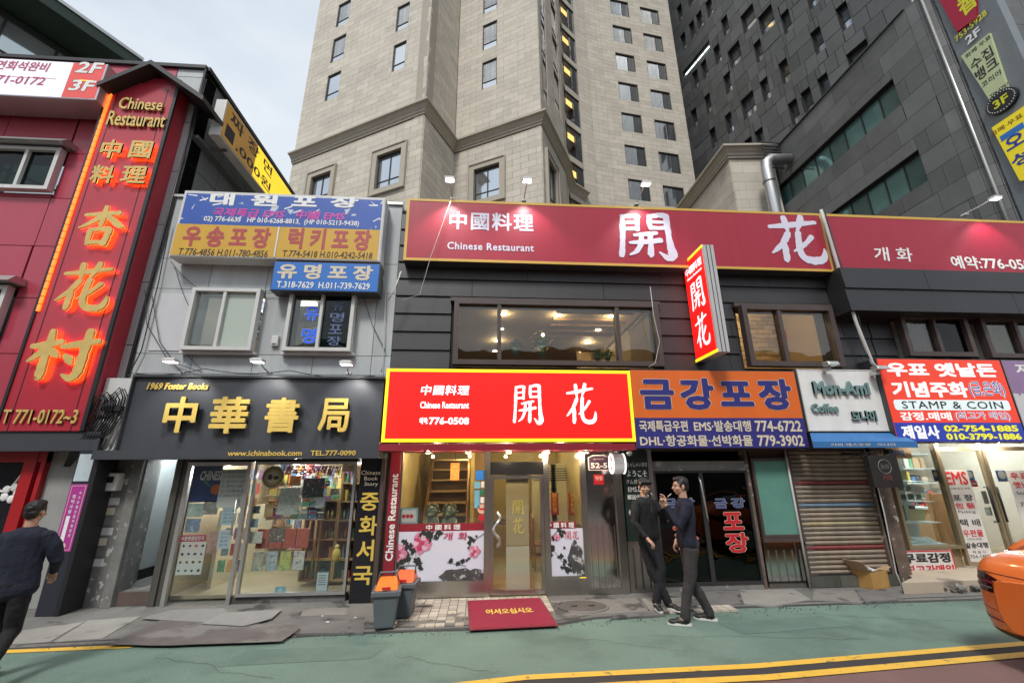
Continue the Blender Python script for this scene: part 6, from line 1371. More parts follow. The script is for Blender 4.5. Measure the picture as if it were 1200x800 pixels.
# ------------------------------------------------------------------ packing shop with the orange and blue board
FO = .34; bx = F.R(741.5, 940, 433.5, 525.5, FO)
t = signbox('packing_sign', 'orange and navy sign board with big navy Korean letters beside the lit red sign', 'sign', bx, .0, FO, M_['charcoal'], M_['orange_s'])
vs_ = F.R(741, 940, 489.5, 525, FO)[3]; FB(F, bx[0] + .015, bx[1] - .015, bx[2] + .015, vs_, FO, FO + .004).build('navy_sheet', M_['navy'], t)
T('금강포장', (750, 928, 443, 480), FO + .002, M_['cream'], t, bold=.085, ref=.065, sp=1.3); T('금강포장', (750, 928, 443, 480), FO + .005, M_['navy'], t, bold=.065, sp=1.3)
crm = M_['cream']
T('국제특급우편', (749, 806, 492.5, 505.5), FO + .006, crm, t, bold=.035); T('EMS·발송대행', (813, 880, 492.5, 505.5), FO + .006, crm, t, bold=.035); T('774-6722', (885, 939, 492.5, 505.5), FO + .006, crm, t, bold=.035)
T('DHL·항공화물·선박화물', (750, 882, 509.5, 522.5), FO + .006, crm, t, bold=.035); T('779-3902', (888, 942, 509.5, 522.5), FO + .006, crm, t, bold=.035)
pk_ = thing('packing_shop_front', 'dark green-glass front of the packing shop with red and blue letters on the doors', 'storefront', F.P(3.6, PZ, 0))
FB(F, mr + .1, F.uv(955, 500)[0] + .35, 2.15, 3.25, -.3, .0).build('lintel', M_['brown'], pk_)
q = F.R(732, 763, 528, 634, .03); bd = thing('japanese_board', 'black-green board with white handwritten Japanese lines left of the dark doors', 'board', F.P(q[0], q[2], 0)); FB(F, *q, -.05, .03).build('board', mat('green_black_board', (.015, .028, .024), .35, var=.2), bd)
for i, (s, a, b_) in enumerate((('いらっしゃいませ', 0, 1), ('ようこそ', .1, .95), ('クムガン包装', .05, .97), ('EMS.DHL', .1, .95), ('郵送代行業', .05, .95), ('海外発送', .25, .95), ('何でもお送り', .05, .9))):
    y = (544, 554.5, 564, 573, 582, 591, 600)[i]; w_ = q[1] - q[0]; hh = .075 if i != 1 else .1; v = F.uv(748, y, .03)[1]
    text(s, F, (q[0] + w_ * (a * .9 + .06), q[0] + w_ * (b_ * .9 + .06), v - hh / 2, v + hh / 2), .032, M_['whitel'], bd, bold=.015)
FB(F, q[0], q[1] + .05, PZ, q[2], -.12, -.02).build('lower_panel', M_['steel_r'], pk_)
for k in range(3): FB(F, q[0] + .08 + k * .12, q[0] + .1 + k * .12, PZ + .05, q[2] - .1, -.02, -.005).build('rib', M_['brown'], pk_)
d0_, d1_ = F.uv(771, 620)[0], F.uv(885, 620)[0]; zdt = R(780, 880, 551, 683)[3]; zdh = R(780, 880, 540, 683)[3]
FB(F, d0_ - .09, d0_, PZ, 2.2, -.15, .02).build('post', M_['steel_r'], pk_); FB(F, d1_, d1_ + .05, PZ, 2.2, -.15, .02).build('post', mat('worn_wood_post', (.13, .09, .07), .7, var=.3, scale=6, spots=((.4, .35, .3), 9, .6, .04)), pk_)
FB(F, d0_, d1_, zdt, zdh, -.1, .0).build('door_header', post, pk_); FB(F, d0_, d1_, PZ, PZ + .09, -.1, .0).build('threshold', post, pk_)
mid = (d0_ + d1_) / 2
doors = [window(F, a, b_, PZ + .09, zdt, -.03, M_['frame_dk'], G_['dark'], pk_, fw=.035, dep=.05, name='glass_door') for a, b_ in ((d0_, mid), (mid, d1_))]
for a in (mid + .04,): MB().tube([F.P(a, 1.02, 0), F.P(a - .03, 1.1, .05), F.P(a - .07, 1.65, .05), F.P(a - .07, 1.72, 0)], .013, 6).build('door_handle', M_['alu'], doors[1])
c = crop(700, 510, .2374)
glowblue = mat('blue_door_letter', (.05, .09, .25), .5, var=0)
def outlined(s, px, m1, m2, par, d=.004, b0=.05, b1=.075, **k): T(s, px, d, m1, par, bold=b1, ref=b0, **k); T(s, px, d + .004, m2, par, bold=b0, **k)
for dx, par in ((0, doors[1]), (-59, doors[0])):
    def sh_(p): return (p[0] + dx, p[1] + dx, p[2], p[3])
    outlined('금', sh_(c(578, 312, 640, 360)), M_['cream'], glowblue, par); outlined('강', sh_(c(660, 308, 728, 358)), M_['cream'], glowblue, par)
    outlined('포', sh_(c(620, 378, 720, 465)), M_['cream'], M_['redl'], par); outlined('장', sh_(c(634, 478, 748, 578)), M_['cream'], M_['redl'], par)
roombox(pk_, d0_, d1_ + .9, .06, 2.15, -.16, -2.4, mat('dim_green_room', (.10, .14, .12), .8, var=.1), concr3)
t = thing('green_stool', 'lime green plastic stool seen dimly through the dark door', 'stool', F.P(mid + .55, .06, -.5)); lim = mat('lime_plastic', (.22, .42, .03), .4)
x = mid + .5; FB(F, x - .15, x + .15, .5, .54, -.75, -.45).build('seat', lim, t)
for a in (-.14, .11):
    for e in (-.74, -.49): FB(F, x + a, x + a + .04, .06, .5, e, e + .04).build('leg', lim, t)
# green curtain window
q = F.R(885.5, 927, 540, 629, .0); FB(F, q[0] + .04, q[1] + .28, PZ, 2.2, -.2, -.06).build('wall', mat('brown_wall', (.1, .09, .08), .7, var=.2, streak=.2), pk_)
window(F, q[0] + .0, q[1] + .05, q[2], q[3] + .05, .0, M_['brown'], mat('green_curtain', (.11, .27, .22), .75, var=.12, scale=3, streak=.05), pk_, fw=.04, dep=.05, name='curtained_window')
FB(F, q[0], q[1] + .1, q[2] - .07, q[2] - .005, -.06, .05).build('window_sill', M_['brown'], pk_)
FB(F, q[0] + .02, q[1] + .1, PZ + .1, q[2] - .07, -.06, -.03).build('lower_panel', M_['steel'], pk_)
for k in range(5): u = q[0] + .08 + k * (q[1] - q[0]) / 4.6; FB(F, u, u + .015, PZ + .1, q[2] - .2, -.03, -.018).build('rib', M_['steel_r'], pk_)
cu_ = F.uv(937, 620, .05)[0]
tag(MB().tube([F.P(cu_, PZ, .05), F.P(cu_, 2.2, .05)], .018, 8).build('conduit_pipe', M_['cablew']), 'thin white pipe standing between the curtain window and the striped shutter', 'pipe')

# ------------------------------------------------------------------ coffee shop: board, awning, shutter
bx = F.R(940.5, 1036.5, 433, 505, .3)
t = signbox('coffee_sign', 'dirty white sign board with raised grey-green letters Mon-Ami Coffee above the blue awning', 'sign', bx, .0, .3, M_['alu'], mat('dirty_white_sheet', (.80, .82, .80), .5, var=.05, streak=.08), M_['white'], .02)
gg = mat('greygreen_letter', (.17, .28, .27), .4, var=.05)
T('Mon-Ami', (952, 1017, 447, 463), .31, gg, t, bold=.06, ext=.04); T('Coffee', (950, 981, 473, 483.5), .31, gg, t, bold=.05, ext=.03); T('모나미', (997, 1026, 481, 493.5), .31, gg, t, bold=.05, ext=.03)
u0_, v1_ = F.uv(949, 507, .3); u1_ = F.uv(1048, 507, .3)[0]; a0_, v0_ = F.uv(953, 523, .5); a1_ = F.uv(1075, 522, .5)[0]
t = thing('blue_awning', 'short faded blue sheet awning under the white coffee sign', 'awning', F.P(u0_, v0_, .3)); bl = mat('faded_blue_sheet', (.04, .17, .42), .5, var=.08, streak=.08)
b = MB(); b.pts8([F.P(u0_, v1_ - .02, .29), F.P(u1_, v1_ - .02, .29), F.P(u1_, v1_, .3), F.P(u0_, v1_, .3), F.P(a0_, v0_ + .06, .5), F.P(a1_, v0_ + .06, .5), F.P(a1_, v0_ + .08, .5), F.P(a0_, v0_ + .08, .5)]); b.build('slope', bl, t)
FB(F, a0_, a1_, v0_ - .02, v0_ + .078, .495, .51).build('valance', bl, t); text('커피 레스토랑   모나미', F, (a0_ + .3, a1_ - .4, v0_ + .005, v0_ + .05), .512, M_['cream'], t)
q = F.R(935, 1029, 527, 673, -.05)
t = thing('roller_shutter', 'grimy roller shutter with faded red, blue and cream slats', 'shutter', F.P((q[0] + q[1]) / 2, q[2], 0))
sm = mat('shutter_slat', (.31, .25, .19), .7, var=.2, scale=2, streak=.25, rnd=.1); n = 27; st_ = {int(n * (1 - (y - 527) / 146)): m for y, m in ((567, mat('slat_red', (.24, .045, .045), .6, var=.2, streak=.2)), (593, mat('slat_blue', (.13, .2, .27), .6, var=.2, streak=.2)), (617.5, mat('slat_cream', (.4, .33, .2), .6, var=.2, streak=.2)), (644, mat('slat_red', ())))}
hs_ = (q[3] - q[2]) / n
for k in range(n):
    z = q[2] + k * hs_; m = st_.get(k, sm); b = MB(); pts = [(0, -.03), (hs_ * .15, -.012), (hs_ * .5, 0), (hs_ * .85, -.012), (hs_ - .008, -.03)]
    for (z0, e0), (z1, e1) in zip(pts, pts[1:]): b.quad(F.P(q[0], z + z0, -.05 + e0), F.P(q[1], z + z0, -.05 + e0), F.P(q[1], z + z1, -.05 + e1), F.P(q[0], z + z1, -.05 + e1))
    b.build('slat', m, t)
FB(F, q[0], q[1], q[2], q[3], -.2, -.085).build('backing', M_['joint'], t)
for u in (q[0] - .07, q[1]): FB(F, u, u + .07, q[2] - .1, q[3] + .1, -.16, .0).build('guide_rail', M_['brown'], t)
FB(F, q[0] - .4, q[1] + .1, q[3], q[3] + .35, -.2, -.02).build('lintel', M_['brown'], t)
b0 = thing('tiled_base', 'low grey-green tiled plinth under the striped shutter', 'plinth', F.P(q[0], PZ, 0)); FB(F, q[0] - .05, q[1] + .1, 0, q[2], -.25, -.01).build('core', M_['joint'], b0)
cladding(F, q[0] - .04, q[1] + .1, PZ, q[2], [], .5, .5, 'tile', mat('slate_tile', (.09, .095, .08), .5, var=.2, streak=.15, rnd=.2), b0, d=-.01, t=.02, gap=.01, bond=0)
q2 = F.R(1021, 1055, 533, 571, .5); t = thing('hanging_sign', 'small black hanging sign with a faint round cup mark beside the shutter', 'sign', F.P(q2[0], q2[2], .4)); FB(F, *q2, .42, .5).build('board', mat('black_board', (.025, .022, .022), .4, var=.2), t)
um2, vm2 = (q2[0] + q2[1]) / 2, q2[2] + (q2[3] - q2[2]) * .64; b = MB(); b.tube([F.P(um2 + .11 * math.cos(a), vm2 + .11 * math.sin(a), .502) for a in [6.283 * k / 24 for k in range(25)]], .006, 5); b.build('ring_mark', mat('dull_grey', (.2, .2, .2), .5), t); text('커피', F, (um2 - .08, um2 + .08, q2[2] + .1, q2[2] + .2), .502, mat('dull_red', (.22, .06, .05), .5), t); text('모나미', F, (um2 - .07, um2 + .07, vm2 - .04, vm2 + .04), .502, mat('dull_grey', ()), t)
MB().tube([F.P(q2[0] + .05, q2[3] + .05, -.1), F.P(q2[0] + .05, q2[3] + .03, .46)], .015, 6).build('bracket', M_['black'], t); FB(F, q2[1] - .06, q2[1] + .02, q2[3] + .02, q2[3] + .1, .35, .45).build('clamp', M_['black'], t)

# ------------------------------------------------------------------ stamp and coin shop
FS_ = .4; bx = F.R(1039.5, 1188, 420.5, 518, FS_)
t = signbox('stamp_coin_sign', 'bright red and blue sign board reading STAMP & COIN with white and yellow lettering', 'sign', bx, .0, FS_, M_['charcoal'], mat('scarlet_sheet', (.78, .06, .03), .4, var=.04, emit=.22))
vs_ = F.R(1056, 1193, 495, 518, FS_)[3]; FB(F, bx[0] + .015, bx[1] - .015, bx[2] + .015, vs_, FS_, FS_ + .004).build('blue_sheet', mat('cobalt_sheet', (.03, .06, .42), .4, var=.04, emit=.1), t)
wl_ = mat('bright_white_letter', (.9, .9, .9), .5, var=0, emit=.2)
T('우표 옛날돈', (1039, 1167, 425, 441.5), FS_ + .003, wl_, t, bold=.065); T('기념주화', (1045, 1134, 447, 465.5), FS_ + .003, wl_, t, bold=.065)
ob = mat('cobalt_sheet', ()); T('(금,은화)', (1136, 1177, 446.5, 466), FS_ + .003, wl_, t, bold=.07, ref=.04); T('(금,은화)', (1136, 1177, 446.5, 466), FS_ + .006, mat('light_blue_letter', (.08, .2, .55), .5), t, bold=.015)
q = F.R(1048, 1183, 468.5, 480.5, FS_); b = MB(); r_ = .03; b.prism([(q[0] + r_, q[2]), (q[1] - r_, q[2]), (q[1], q[2] + r_), (q[1], q[3] - r_), (q[1] - r_, q[3]), (q[0] + r_, q[3]), (q[0], q[3] - r_), (q[0], q[2] + r_)], F.P, FS_, FS_ + .003); b.build('white_bar', mat('ice_white', (.72, .85, .86), .5, var=0, emit=.2), t)
T('STAMP & COIN', (1057, 1175, 470, 478.7), FS_ + .005, M_['blackl'], t, bold=.01, sp=1.1)
T('감정.매매', (1055, 1115, 482.5, 492.5), FS_ + .003, wl_, t, bold=.05); T('(최고가 매입)', (1119, 1184, 482, 493), FS_ + .003, wl_, t, bold=.055, ref=.03); T('(최고가 매입)', (1119, 1184, 482, 493), FS_ + .005, mat('light_blue_letter', ()), t, bold=.0)
T('제일사', (1057, 1101, 498, 514), FS_ + .006, wl_, t, bold=.06); yl = mat('bright_yellow_letter', (.85, .8, .03), .5, var=0, emit=.2)
T('02-754-1885', (1106, 1193, 498, 505.5), FS_ + .006, yl, t, bold=.06); T('010-3799-1886', (1109, 1197, 507.5, 515), FS_ + .006, yl, t, bold=.06)
b2 = (bx[1] + .02, bx[1] + 2.2, bx[2], bx[3]); t = signbox('purple_sign', 'purple and white sign board at the right edge, next to the stamp shop sign', 'sign', b2, .0, FS_, M_['charcoal'], mat('pale_sheet', (.6, .62, .64), .5, var=.04))
FB(F, b2[0] + .015, b2[1] - .015, b2[2] + (b2[3] - b2[2]) * .58, b2[3] - .015, FS_, FS_ + .003).build('purple_sheet', mat('mauve_sheet', (.3, .2, .36), .5, var=.05), t)
T('저', (1190, 1206, 426, 439), FS_ + .005, M_['whitel'], t, bold=.05); T('P', (1192, 1199, 449, 463), FS_ + .003, mat('mauve_sheet', ()), t, bold=.03)

# front, set back
D2 = -.45; z0 = .2
ss = thing('stamp_shop_front', 'brightly lit glass front of the stamp and coin shop, set back behind a raised slab', 'storefront', F.P(9, PZ, D2))
uA, uB = F.uv(1050, 600, D2)[0], F.uv(1113, 600, D2)[0]; uC = F.uv(1168, 600, D2)[0]; uD = uC + 1.6
zs = F.R(1060, 1118, 600, 642, D2)[2]
FB(F, uA - .75, uA - .42, PZ, 2.9, D2 - .2, .0).build('side_pier', mat('worn_wood_post', ()), ss)
FB(F, uA, uD + 2, 2.35, 3.0, D2 - .2, .0).build('soffit', mat('brass_brown', (.16, .11, .07), .4, var=.1), ss)
cs_ = mat('brass_frame', (.34, .27, .17), .35, metal=.5, var=.08)
window(F, uA, uB, zs, 2.35, D2, cs_, G_['clear'], ss, fw=.05, dep=.1, name='display_case_window')
FB(F, uA, uB, PZ + .1, zs, D2 - .1, D2 - .01).build('stall_riser', cs_, ss)
window(F, uB + .02, uC, z0, 2.2, D2, cs_, G_['clear'], ss, fw=.05, dep=.06, name='glass_door', hbars=()); window(F, uC + .02, uD, z0, 2.2, D2, cs_, G_['clear'], ss, fw=.05, dep=.06, name='glass_door')
window(F, uB + .02, uD, 2.2, 2.35, D2, cs_, G_['clear'], ss, fw=.02, dep=.06, name='fanlight')
roombox(ss, uA - .1, uD, .15, 2.5, D2 - .15, D2 - 2.6, mat('cream_interior', (.62, .58, .5), .6, var=.06), mat('beige_floor', (.42, .33, .22), .3, var=.08), mat('white_ceiling', (.6, .58, .52), .7))
for i, (x, y) in enumerate(((.5, -.8), (1.6, -1.0), (2.6, -1.0))):
    l = thing('shop_lamp', 'white ceiling lamp in the stamp shop, ' + ('over the display case', 'behind the door', 'at the right')[i], 'lamp', F.P(uA + x, 2.45, D2 + y), 'lamps in the stamp shop'); FB(F, uA + x - .25, uA + x + .25, 2.46, 2.49, D2 + y - .05, D2 + y + .05).build('lens', lensw, l); point(l, F.P(uA + x, 2.3, D2 + y), 34, (.93, .98, 1), .1)
for i, px in enumerate((1120, 1172)):
    u = F.uv(px, 524, -.25)[0]; l = thing('soffit_lamp', 'small bright lamp under the soffit of the stamp shop, ' + ('above the EMS sign' if i == 0 else 'above the coin sign'), 'lamp', F.P(u, 2.35, -.25), 'soffit lamps of the stamp shop')
    MB().tube([F.P(u, 2.349, -.25), F.P(u, 2.32, -.25)], .06, 12).build('housing', M_['white'], l); MB().tube([F.P(u, 2.319, -.25), F.P(u, 2.312, -.25)], .045, 12).build('lens', mat('canopy_lens', ()), l); point(l, F.P(u, 2.27, -.25), 22, (1, .93, .82), .03)
dcs = thing('display_case', 'glass display case with rows of small stamp cards and a yellow note', 'display case', F.P((uA + uB) / 2, zs, D2 - .3)); icy = mat('icy_shelf', (.55, .7, .72), .4, var=.06)
FB(F, uA + .06, uB - .06, zs, 2.3, D2 - .62, D2 - .6).build('back_panel', mat('pale_case_back', (.5, .62, .6), .5, var=.1, scale=5), dcs)
for k in range(4): FB(F, uA + .06, uB - .06, zs + .03 + k * .36, zs + .045 + k * .36, D2 - .6, D2 - .14).build('glass_shelf', icy, dcs)
rk = random.Random(2)
for r in range(2):
    for k in range(5):
        u = uA + .12 + k * .16; z = zs + .78 + r * .15; FB(F, u, u + .12, z, z + .12, D2 - .3, D2 - .28).build('stamp_card', mat('stamp_card', (.5, .5, .42), .6, var=.05), dcs); FB(F, u + .015, u + .105, z + .03, z + .1, D2 - .28, D2 - .276).build('stamp_print', mat('stamp_dark', (.12, .12, .1), .6, var=.5, scale=25), dcs)
for k, (x, w_) in enumerate(((.1, .16), (.3, .2), (.62, .1))): FB(F, uA + x, uA + x + w_, zs + .42, zs + .68, D2 - .35, D2 - .32).build('dark_album', mat('stamp_dark', ()), dcs)
FB(F, uA + .52, uA + .85, zs + .42, zs + .62, D2 - .3, D2 - .29).build('yellow_note', mat('yellow_note', (.62, .6, .28), .6), dcs); FB(F, uA + .35, uA + .65, zs + 1.14, zs + 1.32, D2 - .25, D2 - .24).build('yellow_note', mat('yellow_note', ()), dcs)
b = MB(); [b.tube([F.P(uA + .1 + k * .08, zs + .06, D2 - .4), F.P(uA + .13 + k * .08, zs + .1 + .05 * rk.random(), D2 - .3), F.P(uA + .2 + k * .08, zs + .06, D2 - .2)], .02, 5) for k in range(9)]; b.build('plastic_bag', icy, dcs, kind='stuff')
FB(F, uA + .1, uB - .1, 2.02, 2.26, D2 - .35, D2 - .33).build('top_poster', mat('orange_photo', (.6, .35, .2), .6, var=.4, scale=9), dcs); text('우표화폐', F, (uA + .2, uB - .25, 2.07, 2.19), D2 - .328, M_['bluel'], dcs, bold=.05)
cab = thing('wall_cabinet', 'white wall cabinet with albums and boxes deep in the stamp shop', 'cabinet', F.P(uB + .6, .2, D2 - 2.2))
for k in range(6): FB(F, uB - .2, uD - .3, .5 + k * .33, .52 + k * .33, D2 - 2.4, D2 - 2.1).build('shelf_board', icy, cab)
for r in range(5):
    x = uB - .15
    while x < uD - .5:
        w_ = rk.uniform(.05, .16); FB(F, x, x + w_, .52 + r * .33, .52 + r * .33 + rk.uniform(.12, .28), D2 - 2.35, D2 - 2.12).build('album', rk.choice(ims), cab); x += w_ + rk.uniform(.01, .05)
ct = thing('counter', 'low glass-topped counter inside the stamp shop behind the door', 'counter', F.P(uC, .2, D2 - 1.5)); FB(F, uB + .1, uC + .2, .2, 1.0, D2 - 1.7, D2 - 1.3).build('front', M_['woodlt'], ct); FB(F, uB + .08, uC + .22, 1.0, 1.04, D2 - 1.72, D2 - 1.28).build('top', icy, ct)
for i, (px, nm, cc, lb) in enumerate(((((1068, 1082, 568, 578), 'card_a', (.6, .6, .55), 'white price card low in the display case'), ((1112, 1118, 560, 580), 'card_b', (.6, .63, .66), 'narrow white notice on the left edge of the glass door'), ((1152, 1158, 575, 590), 'card_c', (.5, .52, .5), 'grey notice right of the EMS sign'), ((1155, 1163, 594, 604), 'card_d', (.62, .62, .62), 'white notice by the door handle')))):
    q = F.R(*px, D2 - .02); tag(FB(F, *q, D2 - .03, D2 - .026).build('notice', mat(nm, cc, .6, var=.2, scale=25)), lb, 'notice')
def board(name, label, px, rows_, d, lean=0, bgm=paperm):
    q = F.R(*px, d); t = thing(name, label, 'sign', F.P((q[0] + q[1]) / 2, q[2], d)); FB(F, *q, d - .02, d).build('board', bgm, t); w_, h_ = q[1] - q[0], q[3] - q[2]
    for s, a, b_, y0_, y1_, m, bo in rows_: text(s, F, (q[0] + w_ * a, q[0] + w_ * b_, q[3] - h_ * y1_, q[3] - h_ * y0_), d + .003, m, t, bold=bo)
    return t, q
t, q = board('appraisal_sign', 'white sign with black and red Korean letters at the foot of the display case', (1056, 1119, 644.5, 675), (('무료감정', .06, .94, .1, .48, M_['blackl'], .06), ('최고가매입', .06, .96, .56, .9, M_['redl'], .05)), D2 + .12, bgm=mat('cream_board', (.66, .63, .6), .6))
for (a, b_, e, f_) in ((q[0], q[1], q[2], q[2] + .02), (q[0], q[1], q[3] - .02, q[3]), (q[0], q[0] + .02, q[2] + .02, q[3] - .02), (q[1] - .02, q[1], q[2] + .02, q[3] - .02)): FB(F, a, b_, e, f_, D2 + .12, D2 + .124).build('edge_line', M_['redl'], t)
cb = mat('cream_board', ())
board('ems_sign', 'tall cream sign on the glass door, EMS in red at its top', (1118, 1149, 550, 658), (('EMS', .08, .92, .02, .17, mat('bright_red_letter', (.65, .03, .03), .5), .03), ('국제 특급 우편', .15, .9, .2, .225, M_['blackl'], 0), ('포 장', .15, .9, .28, .35, M_['blackl'], .02), ('包 裝', .15, .9, .37, .44, mat('bright_red_letter', ()), .02), ('Packing', .2, .85, .455, .495, M_['blackl'], 0), ('택 배', .15, .9, .55, .63, M_['blackl'], .02), ('우편물', .15, .9, .665, .74, mat('bright_red_letter', ()), .02), ('(국내,국제)', .25, .8, .755, .78, M_['blackl'], 0), ('발송대행', .1, .95, .80, .86, M_['blackl'], .03), ('제 일 사', .3, .8, .885, .915, M_['blackl'], 0), ('754-1885', .15, .9, .93, .965, M_['blackl'], 0)), D2 + .03, bgm=cb)
board('coin_sign', 'tall cream sign on the right-hand glass door, cut by the picture edge', (1193, 1226, 551, 640), (('우표', .08, .75, .03, .12, mat('bright_red_letter', ()), .02), ('옛날돈', .1, .95, .15, .24, mat('bright_red_letter', ()), .02), ('Stamp', .12, .8, .28, .34, M_['blackl'], .0), ('기념주화', .12, .95, .42, .5, M_['blackl'], .02)), D2 + .03, bgm=cb)
for i, (px, s) in enumerate((((1094, 1101, 550, 564), 0), ((1132, 1142, 551, 563), 1), ((1169, 1181, 551, 564), 2))):
    q = F.R(*px, D2 + .02); t = thing('post_sticker', 'blue post sticker with a pale round mark, ' + ('left of the EMS sign', 'right of the EMS letters', 'left of the coin sign')[i], 'sticker', F.P(q[0], q[2], D2)); FB(F, *q, D2 + .005, D2 + .01).build('sheet', mat('post_blue', (.04, .13, .35), .5), t); MB().tube([F.P((q[0] + q[1]) / 2, q[2] + (q[3] - q[2]) * .6, D2 + .01), F.P((q[0] + q[1]) / 2, q[2] + (q[3] - q[2]) * .6, D2 + .013)], (q[1] - q[0]) * .36, 14).build('disc', cb, t)
q = F.R(1135, 1146, 563, 570, D2 + .02); t = thing('red_sticker', 'small red sticker under the right blue post sticker', 'sticker', F.P(q[0], q[2], D2)); FB(F, *q, D2 + .005, D2 + .01).build('sheet', M_['redl'], t); text('제로페이', F, (q[0] + .02, q[1] - .02, q[2] + .03, q[3] - .03), D2 + .011, M_['whitel'], t)
t = thing('wood_screen', 'pale wooden panel standing inside the stamp shop door', 'panel', F.P(uC - .2, .2, D2 - .7)); FB(F, uC - .5, uC + .3, .2, 1.35, D2 - .75, D2 - .7).build('panel', mat('tan_board', (.42, .24, .11), .5, var=.1, streak=.1), t); FB(F, uC - .52, uC - .5, .2, 1.37, D2 - .77, D2 - .68).build('edge', M_['wood'], t)
for u in (uC - .1, uC + .08): MB().tube([F.P(u, .9, D2), F.P(u, .9, D2 + .06), F.P(u, 1.5, D2 + .06), F.P(u, 1.5, D2)], .02, 8).build('door_handle', M_['black'], ss)
# raised slab with a broken edge
o = slab([(F.uv(1066, 676, .1)[0], FAC - .15), (F.uv(1085, 695, .3)[0] - .5, 6.85), (9.2, 6.95), (13, 7.3), (13, 7.9), (7.4, 7.9)], 0, .17, mat('tan_slab', (.42, .35, .27), .85, var=.1, scale=1.5, fine=.06, spots=((.2, .17, .14), 2, .58, .08)), 'raised_slab'); tag(o, 'raised tan slab with a crumbling front edge before the stamp shop', 'slab')
b = MB(); rk = random.Random(9)
for k in range(110):
    x = rk.uniform(7.1, 9.8); y = 6.87 + rk.gauss(0, .035); s_ = rk.uniform(.015, .045); R3 = Matrix.Rotation(rk.uniform(0, 3), 3, V3((rk.random(), rk.random(), rk.random())).normalized())
    b.ball((x, y, PZ + s_ * .4 + rk.random() * .08), s_ * 1.5, s_, s_ * .8, 5, 3, R3)
b.sm.clear()
b.build('rubble', M_['concrete'], o, kind='stuff')
# cardboard box
g0 = gq((1043, 696), (1060, 692)); bxx, byy = g0[0][0] - .02, g0[0][1] + .25; t = thing('cardboard_box', 'open cardboard box with white paper inside at the foot of the shutter', 'box', (bxx, byy, PZ)); cbm = mat('cardboard', (.42, .24, .07), .85, var=.12, scale=4); cbl = mat('cardboard_inside', (.45, .3, .18), .85, var=.1)
MBx = Fr((bxx, byy, PZ), (.95, .3, 0)); w_, h_, l_ = .42, .24, .3
for a in ((0, w_, 0, h_, -.008, 0), (0, w_, 0, h_, -l_, -l_ + .008), (0, .008, 0, h_, -l_ + .008, -.008), (w_ - .008, w_, 0, h_, -l_ + .008, -.008)): FB(MBx, *a).build('side', cbm, t)
FB(MBx, .008, w_ - .008, 0, .01, -l_ + .008, -.008).build('bottom', cbm, t)
b = MB(); b.pts8([MBx.P(0, h_, -l_), MBx.P(.004, h_, -l_), MBx.P(.004, h_, 0), MBx.P(0, h_, 0), MBx.P(-.14, h_ + .16, -l_), MBx.P(-.135, h_ + .165, -l_), MBx.P(-.135, h_ + .165, 0), MBx.P(-.14, h_ + .16, 0)]); b.build('flap', cbl, t)
b = MB(); b.pts8([MBx.P(w_, h_, -l_), MBx.P(w_ + .004, h_, -l_), MBx.P(w_ + .004, h_, 0), MBx.P(w_, h_, 0), MBx.P(w_ + .12, h_ + .04, -l_), MBx.P(w_ + .12, h_ + .05, -l_), MBx.P(w_ + .12, h_ + .05, 0), MBx.P(w_ + .12, h_ + .04, 0)]); b.build('flap', cbl, t)
b = MB(); b.pts8([MBx.P(0, h_, -l_), MBx.P(w_, h_, -l_), MBx.P(w_, h_, -l_ - .004), MBx.P(0, h_, -l_ - .004), MBx.P(.02, h_ + .17, -l_ - .1), MBx.P(w_ - .05, h_ + .19, -l_ - .1), MBx.P(w_ - .05, h_ + .19, -l_ - .105), MBx.P(.02, h_ + .17, -l_ - .105)]); b.build('flap', cbl, t)
b = MB(); 
for k in range(7): p = MBx.P(rk.uniform(.08, w_ - .1), h_ - .03 + rk.uniform(0, .05), -rk.uniform(.06, l_ - .06)); b.v += [p + V3((-.07, -.05, 0)), p + V3((.06, -.06, .03)), p + V3((.08, .06, .0)), p + V3((-.05, .07, .05))]; n_ = len(b.v); b.f.append((n_ - 4, n_ - 3, n_ - 2, n_ - 1))
b.build('crumpled_paper', paperm, t, kind='stuff')

# cables down the restaurant front, floodlights on the coffee sign
for pts, r_, m, lb in (([(962, 246), (967, 262), (985, 322), (1004, 380), (1022, 425), (1030, 433)], .03, 'cablew', 'thick white cable running down from the roof sign seam to the coffee sign'), ([(967, 250), (990, 325), (1006, 372), (1018, 420)], .012, 'cable', 'thin black cable beside the thick white one'), ([(470, 318), (462, 340), (455, 352)], .012, 'cablew', 'short pale cable end at the left edge of the black boards'), ([(528, 236), (505, 300), (492, 345), (470, 352)], .005, 'cablew', 'thin wire sagging across the left end of the crimson roof sign'), ([(762, 336), (766, 370), (773, 400), (768, 425), (760, 430)], .006, 'cablew', 'thin pale wire looping by the long upstairs window'), ([(1062, 700), (1050, 670), (1036, 600), (1026, 560)], .01, 'cablew', 'thin pale wire down the pier right of the shutter'), ([(950, 535), (985, 540), (1010, 531), (1030, 528)], .008, 'cable', 'black cable drooping under the blue awning')):
    b = MB(); b.tube([F.P(*F.uv(x, y, .36), .36) for x, y in pts], r_, 7); tag(b.build('cable', M_[m]), lb, 'cable')
for i, (x, y) in enumerate(((974, 427), (1031, 432))):
    u, v = F.uv(x, y, .5); t = thing('floodlight', 'small unlit grey floodlight on top of the white coffee sign, ' + ('left' if i == 0 else 'right') + ' one', 'lamp', F.P(u, v, .35)); FB(F, u - .1, u + .1, v - .02, v + .05, .42, .58, .55).build('head', M_['alu'], t, bev=.01); FB(F, u - .03, u + .03, v - .09, v - .02, .3, .45).build('bracket', M_['alu'], t)
